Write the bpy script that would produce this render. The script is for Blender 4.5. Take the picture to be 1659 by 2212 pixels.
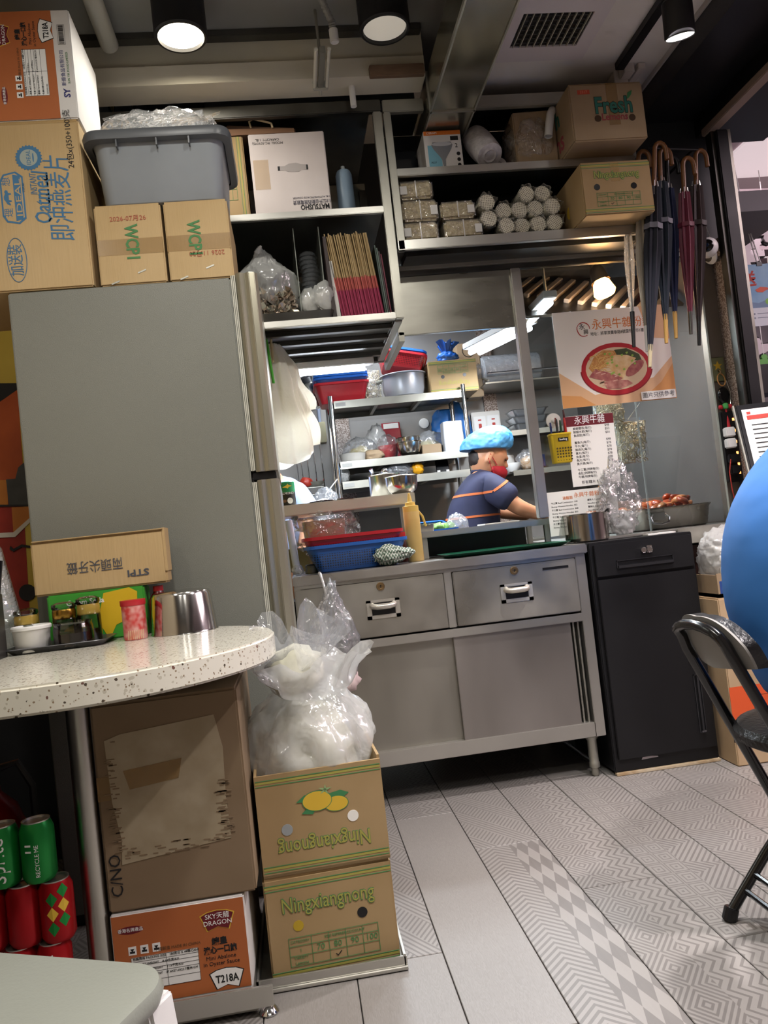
import bpy, bmesh, math, random
from mathutils import Vector, Matrix, Euler, noise
random.seed(7)
for o in list(bpy.data.objects): bpy.data.objects.remove(o)
SC = bpy.context.scene
COL = SC.collection
R = math.radians
V = Vector

# ------------------------------------------------------------------ camera
W, H, FPX = 1659, 2212, 1700.0
YAW, PITCH, ROLL = R(6.6), R(1.93), math.atan(.1119)
CAM = V((0, 0, .95))
fw = V((math.sin(YAW)*math.cos(PITCH), math.cos(YAW)*math.cos(PITCH), math.sin(PITCH)))
r0 = V((math.cos(YAW), -math.sin(YAW), 0)); u0 = r0.cross(fw)
cR = r0*math.cos(ROLL) - u0*math.sin(ROLL)
cU = r0*math.sin(ROLL) + u0*math.cos(ROLL)
cd = bpy.data.cameras.new('camera'); cam = bpy.data.objects.new('camera', cd); COL.objects.link(cam)
m = Matrix((cR, cU, -fw)).transposed().to_4x4(); m.translation = CAM; cam.matrix_world = m
cd.sensor_fit = 'VERTICAL'; cd.sensor_height = 36; cd.sensor_width = 27
cd.lens = FPX/H*36; cd.clip_start = .05; cd.clip_end = 60
SC.camera = cam
try:
    SC.cycles.max_bounces = 8; SC.cycles.caustics_reflective = False; SC.cycles.caustics_refractive = False; SC.cycles.adaptive_threshold = .06
except Exception: pass

# ------------------------------------------------------------------ world, exposure
SC.view_settings.view_transform = 'Standard'; SC.view_settings.look = 'None'
SC.view_settings.gamma = 1; SC.view_settings.exposure = 0.08
SC.view_settings.use_curve_mapping = False
wd = bpy.data.worlds.new('world'); SC.world = wd; wd.use_nodes = True
wd.node_tree.nodes['Background'].inputs[0].default_value = (.80, .82, .90, 1)
wd.node_tree.nodes['Background'].inputs[1].default_value = .10

def area_light(name, loc, target, size, power, color, size_y=None, shape='RECTANGLE', spread=None):
    l = bpy.data.lights.new(name, 'AREA'); l.energy = power; l.color = color
    l.shape = shape; l.size = size
    if size_y: l.size_y = size_y
    if spread: l.spread = R(spread)
    o = bpy.data.objects.new(name, l); COL.objects.link(o); o.location = loc
    d = V(target)-V(loc); o.rotation_euler = d.to_track_quat('-Z', 'Y').to_euler()
    return o
# rows of ceiling lamps in the dining room (their housings are built below), the mall lighting, the kitchen tubes
WARM = (1.0, .965, .895); COOL = (.86, .93, 1.0); PINK = (1.0, .80, .86)
DOWN = [(-.19, 2.5, 1), (.47, 2.5, 0), (-.2, 1.1, 1), (.6, 1.1, 1), (-.2, -.4, 1), (.6, -.4, 1), (-.9, .4, 1)]
for i, (x, y, on) in enumerate(DOWN):
    if on: area_light('downlight_beam', (x, y, 2.60), (x, y, 0), .15, (3.6, 0, 13, 17.5, 5, 5, 4.5)[i], WARM, shape='DISK', spread=180 if i else 160)
area_light('spot_beam', (1.356, 2.26, 2.405), (1.32, 1.95, 0), .085, 24, (1, .93, .92), shape='DISK', spread=95)
area_light('spot_beam', (1.39, 1.0, 2.40), (1.2, 1.0, 0), .085, 24, (1, .91, .91), shape='DISK', spread=110)
area_light('mall_light', (3.4, 1.6, 2.75), (3.0, 1.6, 0), 1.6, 95, PINK, size_y=2.4)
area_light('mall_light', (3.4, 4.6, 2.75), (3.3, 4.6, 0), 1.6, 26, PINK, size_y=2.4)
area_light('kitchen_tube_light', (.22, 3.36, 1.665), (.22, 3.5, .9), .30, 20, COOL, size_y=.05)
area_light('kitchen_tube_light', (1.09, 3.735, 1.822), (1.09, 3.735, .9), .07, 20, COOL, size_y=.36)
area_light('kitchen_tube_light', (.45, 4.15, 2.28), (.45, 4.1, .9), .8, 20, COOL, size_y=.15)

area_light('display_tube_light', (1.125, 3.20, 1.800), (1.25, 3.2, .9), .05, 7, COOL, size_y=.26)

# ------------------------------------------------------------------ pixel -> point on a real plane (used to read positions off the photograph)
def ray(px, py): return fw + cR*((px-W/2)/FPX) - cU*((py-H/2)/FPX)
def aty(px, py, y): d = ray(px, py); return CAM + d*(y/d.y)
def atz(px, py, z): d = ray(px, py); return CAM + d*((z-CAM.z)/d.z)

# ------------------------------------------------------------------ node helpers
class X:
    """a socket with arithmetic"""
    def __init__(s, nt, sock): s.nt, s.k = nt, sock
    def _m(s, op, *a):
        n = s.nt.nodes.new('ShaderNodeMath'); n.operation = op
        for i, v in enumerate((s,)+a):
            if isinstance(v, X): s.nt.links.new(v.k, n.inputs[i])
            else: n.inputs[i].default_value = v
        return X(s.nt, n.outputs[0])
    def __add__(s, o): return s._m('ADD', o)
    __radd__ = __add__
    def __sub__(s, o): return s._m('SUBTRACT', o)
    def __mul__(s, o): return s._m('MULTIPLY', o)
    __rmul__ = __mul__
    def __truediv__(s, o): return s._m('DIVIDE', o)
    def fract(s): return s._m('FRACT')
    def floor(s): return s._m('FLOOR')
    def abs(s): return s._m('ABSOLUTE')
    def lt(s, o): return s._m('LESS_THAN', o)
    def gt(s, o): return s._m('GREATER_THAN', o)
    def max(s, o): return s._m('MAXIMUM', o)
    def min(s, o): return s._m('MINIMUM', o)
    def pingpong(s, o): return s._m('PINGPONG', o)
    def sin(s): return s._m('SINE')
    def sel(s, a, b):  # s ? a : b
        return s*a + (s*-1.0+1.0)*b
def ln(nt, a, b): nt.links.new(a.k if isinstance(a, X) else a, b)
MATS = {}
def srgb(c):
    if isinstance(c, str):
        c = c.lstrip('#'); c = tuple(int(c[i:i+2], 16)/255 for i in (0, 2, 4))
    return tuple((v/12.92 if v <= .04045 else ((v+.055)/1.055)**2.4) for v in c[:3]) + (1,)
def mat(name, color='808080', rough=.5, metal=0, spec=.5, noise_amt=0, noise_scale=8, color2=None, stretch=None, bump=0, bump_scale=40,
        bump_stretch=None, trans=0, ior=1.45, alpha=1, emit=0, emit_color=None, coat=0, sheen=0, rough_var=0, sss=0, detail=3):
    if name in MATS: return MATS[name]
    m = bpy.data.materials.new(name); m.use_nodes = True; nt = m.node_tree; b = nt.nodes['Principled BSDF']
    c = srgb(color)
    b.inputs['Base Color'].default_value = c; b.inputs['Roughness'].default_value = rough; b.inputs['Metallic'].default_value = metal
    b.inputs['Specular IOR Level'].default_value = spec; b.inputs['IOR'].default_value = ior; b.inputs['Transmission Weight'].default_value = trans
    b.inputs['Alpha'].default_value = alpha; b.inputs['Coat Weight'].default_value = coat; b.inputs['Coat Roughness'].default_value = .12
    b.inputs['Sheen Weight'].default_value = sheen
    if sss: b.inputs['Subsurface Weight'].default_value = sss; b.inputs['Subsurface Scale'].default_value = .02
    if emit:
        b.inputs['Emission Color'].default_value = srgb(emit_color or color); b.inputs['Emission Strength'].default_value = emit
    tc = nt.nodes.new('ShaderNodeTexCoord')
    def coords(st):
        if not st: return tc.outputs['Object']
        mp = nt.nodes.new('ShaderNodeMapping'); mp.inputs['Scale'].default_value = st
        nt.links.new(tc.outputs['Object'], mp.inputs['Vector']); return mp.outputs[0]
    if noise_amt or color2 or rough_var:
        n = nt.nodes.new('ShaderNodeTexNoise'); n.inputs['Scale'].default_value = noise_scale; n.inputs['Detail'].default_value = detail
        nt.links.new(coords(stretch), n.inputs['Vector'])
        if noise_amt or color2:
            mx = nt.nodes.new('ShaderNodeMix'); mx.data_type = 'RGBA'
            c2 = srgb(color2) if color2 else tuple(v*(1-noise_amt) for v in c[:3])+(1,)
            mx.inputs[6].default_value = c2; mx.inputs[7].default_value = c
            cr = nt.nodes.new('ShaderNodeMapRange'); cr.inputs[1].default_value = .32; cr.inputs[2].default_value = .68
            nt.links.new(n.outputs[0], cr.inputs[0]); nt.links.new(cr.outputs[0], mx.inputs[0]); nt.links.new(mx.outputs[2], b.inputs['Base Color'])
        if rough_var:
            mr = nt.nodes.new('ShaderNodeMapRange'); mr.inputs[3].default_value = max(.02, rough-rough_var); mr.inputs[4].default_value = rough+rough_var
            mr.inputs[1].default_value = .3; mr.inputs[2].default_value = .7
            nt.links.new(n.outputs[0], mr.inputs[0]); nt.links.new(mr.outputs[0], b.inputs['Roughness'])
    if bump:
        n2 = nt.nodes.new('ShaderNodeTexNoise'); n2.inputs['Scale'].default_value = bump_scale; n2.inputs['Detail'].default_value = 2
        nt.links.new(coords(bump_stretch), n2.inputs['Vector'])
        bp = nt.nodes.new('ShaderNodeBump'); bp.inputs['Strength'].default_value = bump; bp.inputs['Distance'].default_value = .01
        nt.links.new(n2.outputs[0], bp.inputs['Height']); nt.links.new(bp.outputs[0], b.inputs['Normal'])
    MATS[name] = m; return m

def film(name, tint='ffffff', haze=.25, rough=.12, scale=30, bump=.8, gloss=.35):
    """crinkled see-through plastic film: transparent + a little diffuse and sheen"""
    if name in MATS: return MATS[name]
    m = bpy.data.materials.new(name); m.use_nodes = True; nt = m.node_tree; nt.nodes.remove(nt.nodes['Principled BSDF'])
    out = nt.nodes['Material Output']
    tr = nt.nodes.new('ShaderNodeBsdfTransparent'); tr.inputs[0].default_value = (.97, .97, .97, 1)
    di = nt.nodes.new('ShaderNodeBsdfDiffuse'); di.inputs[0].default_value = srgb(tint)
    tl = nt.nodes.new('ShaderNodeBsdfTranslucent'); tl.inputs[0].default_value = srgb(tint)
    gl = nt.nodes.new('ShaderNodeBsdfGlossy'); gl.inputs['Roughness'].default_value = rough; gl.inputs[0].default_value = (1, 1, 1, 1)
    tc = nt.nodes.new('ShaderNodeTexCoord')
    no = nt.nodes.new('ShaderNodeTexNoise'); no.inputs['Scale'].default_value = scale; no.inputs['Detail'].default_value = 2; no.inputs['Distortion'].default_value = 1.2
    nt.links.new(tc.outputs['Object'], no.inputs[0])
    vo = nt.nodes.new('ShaderNodeTexVoronoi'); vo.inputs['Scale'].default_value = scale*.9
    nt.links.new(tc.outputs['Object'], vo.inputs['Vector'])
    ad = X(nt, no.outputs[0]) + X(nt, vo.outputs['Distance'])*.8
    bp = nt.nodes.new('ShaderNodeBump'); bp.inputs['Strength'].default_value = bump; bp.inputs['Distance'].default_value = .012
    ln(nt, ad, bp.inputs['Height'])
    for n in (di, tl, gl): nt.links.new(bp.outputs[0], n.inputs['Normal'])
    body = nt.nodes.new('ShaderNodeMixShader'); body.inputs[0].default_value = .5
    nt.links.new(di.outputs[0], body.inputs[1]); nt.links.new(tl.outputs[0], body.inputs[2])
    m1 = nt.nodes.new('ShaderNodeMixShader'); m1.inputs[0].default_value = haze
    nt.links.new(tr.outputs[0], m1.inputs[1]); nt.links.new(body.outputs[0], m1.inputs[2])
    lw = nt.nodes.new('ShaderNodeLayerWeight'); lw.inputs[0].default_value = .35; nt.links.new(bp.outputs[0], lw.inputs['Normal'])
    f = X(nt, lw.outputs['Facing'])*gloss + .06
    m2 = nt.nodes.new('ShaderNodeMixShader'); ln(nt, f, m2.inputs[0])
    nt.links.new(m1.outputs[0], m2.inputs[1]); nt.links.new(gl.outputs[0], m2.inputs[2])
    nt.links.new(m2.outputs[0], out.inputs[0])
    MATS[name] = m; return m

# ------------------------------------------------------------------ mesh helpers
class MB:
    def __init__(s): s.v = []; s.f = []
    def add(s, vs, fs, M=None):
        o = len(s.v)
        s.v += [tuple(M @ V(v)) if M else tuple(v) for v in vs]
        s.f += [tuple(i+o for i in f) for f in fs]
        return s
    def box(s, a, b, M=None):
        x0, y0, z0 = a; x1, y1, z1 = b
        if x0 > x1: x0, x1 = x1, x0
        if y0 > y1: y0, y1 = y1, y0
        if z0 > z1: z0, z1 = z1, z0
        return s.add([(x0,y0,z0),(x1,y0,z0),(x1,y1,z0),(x0,y1,z0),(x0,y0,z1),(x1,y0,z1),(x1,y1,z1),(x0,y1,z1)],
                     [(3,2,1,0),(4,5,6,7),(0,1,5,4),(1,2,6,5),(2,3,7,6),(3,0,4,7)], M)
    def quad(s, a, b, c, d): return s.add([a, b, c, d], [(0,1,2,3)])
    def cyl(s, p0, p1, r0, r1=None, n=16, cap=True):
        p0, p1 = V(p0), V(p1); r1 = r0 if r1 is None else r1
        q = (p1-p0).to_track_quat('Z', 'Y'); vs = []
        for p, r in ((p0, r0), (p1, r1)):
            for i in range(n):
                a = 2*math.pi*i/n; vs.append(p + q @ V((r*math.cos(a), r*math.sin(a), 0)))
        fs = [(i, (i+1) % n, n+(i+1) % n, n+i) for i in range(n)]
        if cap: fs += [tuple(reversed(range(n))), tuple(range(n, 2*n))]
        return s.add(vs, fs)
    def tube(s, pts, r, n=10, cap=True, closed=False):
        pts = [V(p) for p in pts]; vs = []; k = len(pts)
        rs = r if isinstance(r, (list, tuple)) else [r]*k
        prev = None
        for i, p in enumerate(pts):
            if closed: t = pts[(i+1) % k]-pts[i-1]
            else: t = pts[min(i+1, k-1)]-pts[max(i-1, 0)]
            if t.length < 1e-9: t = V((0,0,1))
            t.normalize()
            if prev is None:
                a = V((0,0,1)) if abs(t.z) < .9 else V((1,0,0)); nx = t.cross(a).normalized()
            else: nx = (prev - t*prev.dot(t)).normalized()
            prev = nx; ny = t.cross(nx)
            for j in range(n):
                a = 2*math.pi*j/n; vs.append(p + (nx*math.cos(a)+ny*math.sin(a))*rs[i])
        fs = []
        for i in range(k if closed else k-1):
            i2 = (i+1) % k
            for j in range(n): fs.append((i*n+j, i*n+(j+1) % n, i2*n+(j+1) % n, i2*n+j))
        if cap and not closed: fs += [tuple(reversed(range(n))), tuple(range((k-1)*n, k*n))]
        return s.add(vs, fs)
    def lathe(s, prof, c=(0,0,0), n=32, M=None, sq=1):
        """prof: (r, z) pairs; closed with a point where r is 0"""
        vs = []; c = V(c); rings = []
        for r, z in prof:
            if r < 1e-6: rings.append([len(vs)]); vs.append(c+V((0,0,z)))
            else:
                rings.append(list(range(len(vs), len(vs)+n)))
                for j in range(n):
                    a = 2*math.pi*j/n; vs.append(c+V((r*math.cos(a), r*sq*math.sin(a), z)))
        fs = []
        for A, B in zip(rings, rings[1:]):
            if len(A) == 1 and len(B) == 1: continue
            for j in range(n):
                j2 = (j+1) % n
                if len(A) == 1: fs.append((A[0], B[j2], B[j]))
                elif len(B) == 1: fs.append((A[j], A[j2], B[0]))
                else: fs.append((A[j], A[j2], B[j2], B[j]))
        return s.add(vs, fs, M)
    def prism(s, poly, a, b, axis='z', M=None):
        """poly of 2d points extruded between a and b along an axis"""
        n = len(poly)
        def pt(p, t): return {'z': (p[0], p[1], t), 'y': (p[0], t, p[1]), 'x': (t, p[0], p[1])}[axis]
        vs = [pt(p, a) for p in poly]+[pt(p, b) for p in poly]
        fs = [tuple(reversed(range(n))), tuple(range(n, 2*n))]+[(i, (i+1) % n, n+(i+1) % n, n+i) for i in range(n)]
        return s.add(vs, fs, M)
    def loft(s, rings, cap=True, closed=True):
        """rings: lists of points, all the same length"""
        n = len(rings[0]); vs = [p for r in rings for p in r]; fs = []
        for i in range(len(rings)-1):
            for j in range(n if closed else n-1): fs.append((i*n+j, i*n+(j+1) % n, (i+1)*n+(j+1) % n, (i+1)*n+j))
        if cap: fs += [tuple(reversed(range(n))), tuple(range((len(rings)-1)*n, len(rings)*n))]
        return s.add(vs, fs)
    def grid(s, fn, nu, nv):
        vs = [fn(i/nu, j/nv) for j in range(nv+1) for i in range(nu+1)]
        fs = [(j*(nu+1)+i, j*(nu+1)+i+1, (j+1)*(nu+1)+i+1, (j+1)*(nu+1)+i) for j in range(nv) for i in range(nu)]
        return s.add(vs, fs)
    def build(s, name, m, parent=None, bevel=0, seg=2, smooth=False, loc=None, fix=True):
        me = bpy.data.meshes.new(name); me.from_pydata(s.v, [], s.f); me.update()
        if bevel or fix:
            bm = bmesh.new(); bm.from_mesh(me)
            if fix: bmesh.ops.recalc_face_normals(bm, faces=bm.faces)
            if bevel:
                es = [e for e in bm.edges if len(e.link_faces) == 2 and e.calc_face_angle(0) > R(35)]
                bmesh.ops.bevel(bm, geom=es, offset=bevel, segments=seg, affect='EDGES', clamp_overlap=True)
            bm.to_mesh(me); bm.free()
        if m: me.materials.append(m)
        if smooth:
            for p in me.polygons: p.use_smooth = True
            if smooth != 'all': me.set_sharp_from_angle(angle=R(smooth if smooth is not True else 40))
        o = bpy.data.objects.new(name, me); COL.objects.link(o)
        if loc is not None: o.location = loc
        if parent: o.parent = parent
        return o
def thing(name, label, cat, loc=(0,0,0), rz=0, group=None):
    o = bpy.data.objects.new(name, None); COL.objects.link(o); o.empty_display_size = .05
    o.location = loc; o.rotation_euler = (0, 0, rz); tag(o, label, cat, group); return o
def tag(o, label, cat, group=None):
    o['label'] = label; o['category'] = cat
    if group: o['group'] = group
    return o
def struct(o): o['kind'] = 'structure'; return o
def copy_tree(o, parent=None):
    c = o.copy(); COL.objects.link(c)
    if parent: c.parent = parent
    for ch in list(o.children): copy_tree(ch, c)
    return c
def rbox(name, size, m, parent, loc=(0,0,0), bevel=.003, rot=None, seg=2):
    """box centred on x,y and standing on z=0 of loc"""
    sx, sy, sz = size
    o = MB().box((-sx/2,-sy/2,0), (sx/2,sy/2,sz)).build(name, m, parent, bevel, seg, loc=loc)
    if rot: o.rotation_euler = rot
    return o
def basis(o, xd, yd):
    xd, yd = V(xd).normalized(), V(yd).normalized(); zd = xd.cross(yd)
    M = Matrix((xd, yd, zd)).transposed().to_4x4(); M.translation = V(o); return M
FRONT = ((1,0,0), (0,0,1))       # lettering on a face that looks at -Y
def text(parent, s, size, o, dirs=FRONT, m=None, name='printed_text', align='CENTER', ext=.0002, width=None, bold=0, space=1, shear=0):
    cu = bpy.data.curves.new('t', 'FONT'); cu.body = s; cu.size = size; cu.align_x = align; cu.align_y = 'CENTER'
    cu.extrude = ext; cu.resolution_u = 2; cu.offset = bold; cu.space_character = space; cu.shear = shear
    t = bpy.data.objects.new('t', cu); COL.objects.link(t)
    bpy.context.view_layer.update()
    dg = bpy.context.evaluated_depsgraph_get()
    me = bpy.data.meshes.new_from_object(t.evaluated_get(dg)); bpy.data.objects.remove(t); bpy.data.curves.remove(cu)
    if width and me.vertices:
        xs = [v.co.x for v in me.vertices]; w = max(xs)-min(xs)
        if w > 0:
            k = width/w
            for v in me.vertices: v.co.x *= k
    me.materials.clear(); me.materials.append(m or MATS['ink_black'])
    ob = bpy.data.objects.new(name, me); COL.objects.link(ob); ob.matrix_basis = basis(o, *dirs)
    ob.parent = parent; return ob
def decal(name, parent, pts, m, o, dirs=FRONT, t=.0003):
    """thin printed shape from 2d outline"""
    ob = MB().prism(pts, 0, t).build(name, m, parent); ob.matrix_basis = basis(o, *dirs); return ob
def rect(w, h, cx=0, cy=0): return [(cx-w/2, cy-h/2), (cx+w/2, cy-h/2), (cx+w/2, cy+h/2), (cx-w/2, cy+h/2)]
def ell(a, b, n=28, cx=0, cy=0, t0=0, t1=2*math.pi): return [(cx+a*math.cos(t0+(t1-t0)*i/n), cy+b*math.sin(t0+(t1-t0)*i/n)) for i in range(n)]
def frame_decal(name, parent, w, h, lw, m, o, dirs=FRONT, cols=(), rows=(), t=.0003):
    """outline rectangle with inner lines"""
    mb = MB()
    mb.box((-w/2,-h/2,0), (w/2,-h/2+lw,t)); mb.box((-w/2,h/2-lw,0), (w/2,h/2,t)); mb.box((-w/2,-h/2,0), (-w/2+lw,h/2,t)); mb.box((w/2-lw,-h/2,0), (w/2,h/2,t))
    for c in cols: mb.box((-w/2+c*w-lw/2,-h/2,0), (-w/2+c*w+lw/2,h/2,t))
    for r in rows: mb.box((-w/2,-h/2+r*h-lw/2,0), (w/2,-h/2+r*h+lw/2,t))
    ob = mb.build(name, m, parent); ob.matrix_basis = basis(o, *dirs); return ob
def blob(name, m, parent, size, seed=0, amp=.15, freq=2.0, sub=4, loc=None, fn=None, flat_bottom=True, crease=0, smooth='all'):
    """crumpled closed bag: noisy sphere squashed to size (half extents), bottom at z=0 when flat"""
    bm = bmesh.new(); bmesh.ops.create_icosphere(bm, subdivisions=sub, radius=1)
    sd = V((seed*3.1, seed*7.7, seed*1.3))
    for v in bm.verts:
        d = v.co.normalized()
        n = noise.fractal(d*freq+sd, 1.0, 2.0, 3)
        rdg = 0
        if crease: rdg = (1-abs(noise.noise(d*freq*2.2+sd*2)))**3*crease
        k = 1+amp*n+rdg*.3
        p = V((d.x*size[0]*k, d.y*size[1]*k, d.z*size[2]*k))
        if fn: p = fn(p, d)
        v.co = p
    zs = min(v.co.z for v in bm.verts)
    if flat_bottom:
        zt = zs+(size[2]*2)*.08
        for v in bm.verts: v.co.z = max(v.co.z, zt)-zt
    me = bpy.data.meshes.new(name); bm.to_mesh(me); bm.free(); me.materials.append(m)
    if smooth:
        for p in me.polygons: p.use_smooth = True
    o = bpy.data.objects.new(name, me); COL.objects.link(o)
    if loc is not None: o.location = loc
    if parent: o.parent = parent
    return o

# ------------------------------------------------------------------ materials
mat('ink_black', '1a1a1c', .6); mat('ink_white', 'f2f2f0', .6); mat('ink_green', '4c8450', .7); mat('ink_blue', '44749a', .7); mat('ink_red', 'b23a30', .6)
mat('ink_lime', 'a39c4c', .7); mat('ink_teal', '2f6f62', .7); mat('ink_orange', 'd8752a', .7); mat('ink_maroon', '6a1420', .6); mat('ink_brown', '6b4a2c', .7); mat('ink_yellow', 'd7b23a', .6)
mat('steel', 'c6c4bd', .32, .85, noise_scale=2.5, rough_var=.05, color2='b6b4ae', bump=.02, bump_scale=30)
mat('steel_dull', 'b2b0a6', .40, .75, noise_scale=4, rough_var=.08, color2='9c9a90', bump=.04, bump_scale=25)
mat('steel_dark', '6f6e6a', .40, 1, noise_scale=5, rough_var=.1, color2='54534f')
mat('chrome', 'd8d8da', .10, 1)
mat('pan_steel', 'b5b1aa', .22, 1, noise_scale=4, rough_var=.08)
mat('kraft', 'c6ab80', .85, noise_scale=3, color2='b99d70', bump=.12, bump_scale=8, bump_stretch=(14, 14, 1))
mat('kraft_plain', 'a48e72', .85, noise_scale=4, color2='978064', bump=.08, bump_scale=9, bump_stretch=(12, 12, 1))
mat('kraft_dark', '8a765e', .85, noise_scale=4, color2='7c684f', bump=.08, bump_scale=9)
mat('kraft_lemon', 'a98f68', .85, noise_scale=4, color2='9c825a', bump=.06, bump_scale=9)
mat('carton_white', 'e6e3e0', .6, noise_scale=5, color2='d8d5d2')
mat('carton_pink', 'd4cac6', .6, noise_scale=5, color2='c8bdb9')
mat('carton_orange', 'b86a3a', .6, noise_scale=4, color2='ad6032')
mat('fridge_grey', '82837b', .42, bump=.14, bump_scale=420, noise_scale=1.5, color2='7b7c74')
mat('black_metal', '101013', .5, noise_scale=3, color2='0b0b0e', rough_var=.1)
mat('black_plastic', '141416', .35); mat('black_gloss', '0c0c0e', .15)
mat('white_paint', 'e9e5e3', .7, noise_scale=2, color2='cdc8c2')
mat('cream_paint', 'cbc6b4', .7, noise_scale=2.5, color2='bdb8a6')
mat('grey_ceiling', '8f8f8c', .8, noise_scale=2, color2='7d7d7a')
mat('black_panel', '1b1b20', .35, noise_scale=2, color2='141418')
mat('white_plastic', 'e4e4e2', .35); mat('grey_plastic', '9ba1a7', .38, noise_scale=4, color2='8e949a', bump=.05, bump_scale=15)
mat('red_plastic', 'b8242e', .35); mat('blue_plastic', '2460b8', .35); mat('green_plastic', '1f6a4a', .35); mat('yellow_plastic', 'd6b428', .4)
mat('cream_plastic', 'd8bf80', .4)
mat('paper', 'f0eee8', .8); mat('paper_grey', 'd4d2cc', .8)
mat('tape', 'a5834e', .22, alpha=.42, spec=.6)
mat('tape_clear', 'c9a870', .12, alpha=.35, spec=.7)
film('film_clear', 'f4f6f8', .10, .08, 26, 1.0, .60)
film('muslin', 'f6f3e8', .985, .6, 24, .25, .0)
film('film_thin', 'ffffff', .03, .08, 22, .7, .30)
film('film_milky', 'f3f4f2', .55, .16, 14, .7, .35)
film('film_grey', 'dcdfe4', .34, .12, 20, .9, .45)
film('film_white', 'f6f4f2', .82, .25, 16, .6, .2)
mat('glass', 'ffffff', .02, trans=1, ior=1.45)
mat('lamp_on', 'fff4dc', .5, emit=22, emit_color='fff2d8'); mat('lamp_faint', 'd9d2c4', .4, emit=.35, emit_color='e0d8c8')  # lens of the unlit downlight gets an added faint glow to look bright
mat('tube_on', 'eef4ff', .5, emit=14, emit_color='eaf2ff')
mat('skin', 'c08a68', .5, sss=.15)
# ------------------------------------------------------------------ floor: patterned planks, 0.2 m wide, 1.2 m long
LIGHT, DARK = '898581', '676360'
def plank_mat(kind):
    nm = 'plank_'+kind
    m = bpy.data.materials.new(nm); m.use_nodes = True; nt = m.node_tree; b = nt.nodes['Principled BSDF']
    b.inputs['Roughness'].default_value = .42; b.inputs['Specular IOR Level'].default_value = .4
    tc = nt.nodes.new('ShaderNodeTexCoord'); sp = nt.nodes.new('ShaderNodeSeparateXYZ'); nt.links.new(tc.outputs['Object'], sp.inputs[0])
    u = X(nt, sp.outputs[0])*5.0 + .5      # 0..1 across
    v = X(nt, sp.outputs[1])*5.0           # same unit along
    zig = (v*4.0).pingpong(.5)
    def chevron(): return (v*9.0 + (u-.25).abs()*9.0).fract().lt(.45)
    def zigzag(): return ((u*9.0 + (v*3.0).pingpong(.5)*2.4).fract()).lt(.36)
    def rhomb():
        a = (v*1.5).pingpong(.5); d = ((u*2.0).pingpong(.5) + a); return (d*7.0).fract().lt(.5)
    def hexs():
        c = ((u*3.0+v*1.7).floor()*.5).fract().gt(.2)
        return c.sel(((u*13.0+v*8.0).fract()).lt(.42), ((u*13.0-v*8.0).fract()).lt(.42))
    def checker():
        a = (u*6.0+v*1.6).floor(); c = (u*6.0-v*1.6).floor(); return ((a+c)*.5).fract().gt(.25)
    def tri():
        return ((v*1.2).pingpong(.5)*2.0-u).gt(0).sel(((u+v*.8)*11.0).fract().lt(.5), ((u-v*.8)*11.0).fract().lt(.4))
    def squares():
        a = ((u*4.0).fract()-.5).abs().max(((v*3.0).fract()-.5).abs()); return (a*5.0).fract().lt(.35)
    F = dict(chevron=chevron, zigzag=zigzag, rhomb=rhomb, hexs=hexs, checker=checker, tri=tri, squares=squares)
    n = nt.nodes.new('ShaderNodeTexNoise'); n.inputs['Scale'].default_value = 7; n.inputs['Detail'].default_value = 4
    mp = nt.nodes.new('ShaderNodeMapping'); mp.inputs['Scale'].default_value = (9, .8, 1)
    oi = nt.nodes.new('ShaderNodeObjectInfo')
    cmb = nt.nodes.new('ShaderNodeCombineXYZ'); ln(nt, X(nt, oi.outputs['Random'])*20.0, cmb.inputs[1])
    va = nt.nodes.new('ShaderNodeVectorMath'); nt.links.new(tc.outputs['Object'], va.inputs[0]); nt.links.new(cmb.outputs[0], va.inputs[1])
    nt.links.new(va.outputs[0], mp.inputs[0]); nt.links.new(mp.outputs[0], n.inputs[0])
    grain = X(nt, n.outputs[0])
    if kind == 'wood':
        fac = (grain*16.0).fract()*.40
    else:
        l, r, at = kind.split('_')[0], kind.split('_')[1], .5
        fac = u.lt(at).sel(F[l](), F[r]())*.85 + (grain-.5)*.35
    mx = nt.nodes.new('ShaderNodeMix'); mx.data_type = 'RGBA'; mx.inputs[6].default_value = srgb(LIGHT); mx.inputs[7].default_value = srgb(DARK)
    ln(nt, fac, mx.inputs[0]); nt.links.new(mx.outputs[2], b.inputs['Base Color'])
    bp = nt.nodes.new('ShaderNodeBump'); bp.inputs['Strength'].default_value = .06; bp.inputs['Distance'].default_value = .004
    ln(nt, grain, bp.inputs['Height']); nt.links.new(bp.outputs[0], b.inputs['Normal'])
    return m
PM = {k: plank_mat(k) for k in ('wood', 'chevron_checker', 'rhomb_zigzag', 'squares_tri', 'hexs_hexs', 'tri_rhomb', 'zigzag_squares')}
grout = mat('grout', '3c3936', .9)
floor = MB().box((-1.4, -2.2, -.08), (5.2, 5.4, -.006)).build('floor', grout); struct(floor)
PL = {}
def plank(col, y0, kind):
    x0 = .231+.2*col
    if kind not in PL:
        PL[kind] = MB().box((-.0988, -.5988, -.006), (.0988, .5988, 0)).build('plank', PM[kind], floor, .0012, 1)
        o = PL[kind]
    else:
        o = PL[kind].copy(); COL.objects.link(o)
    o.location = (x0+.1, y0+.6, 0); o.parent = floor; return o
kinds = list(PM)
base = {-1: 1.81, 0: 2.68, 1: 2.343, 2: 1.995, 3: 1.664, 4: 2.525, 5: 2.174}
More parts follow.
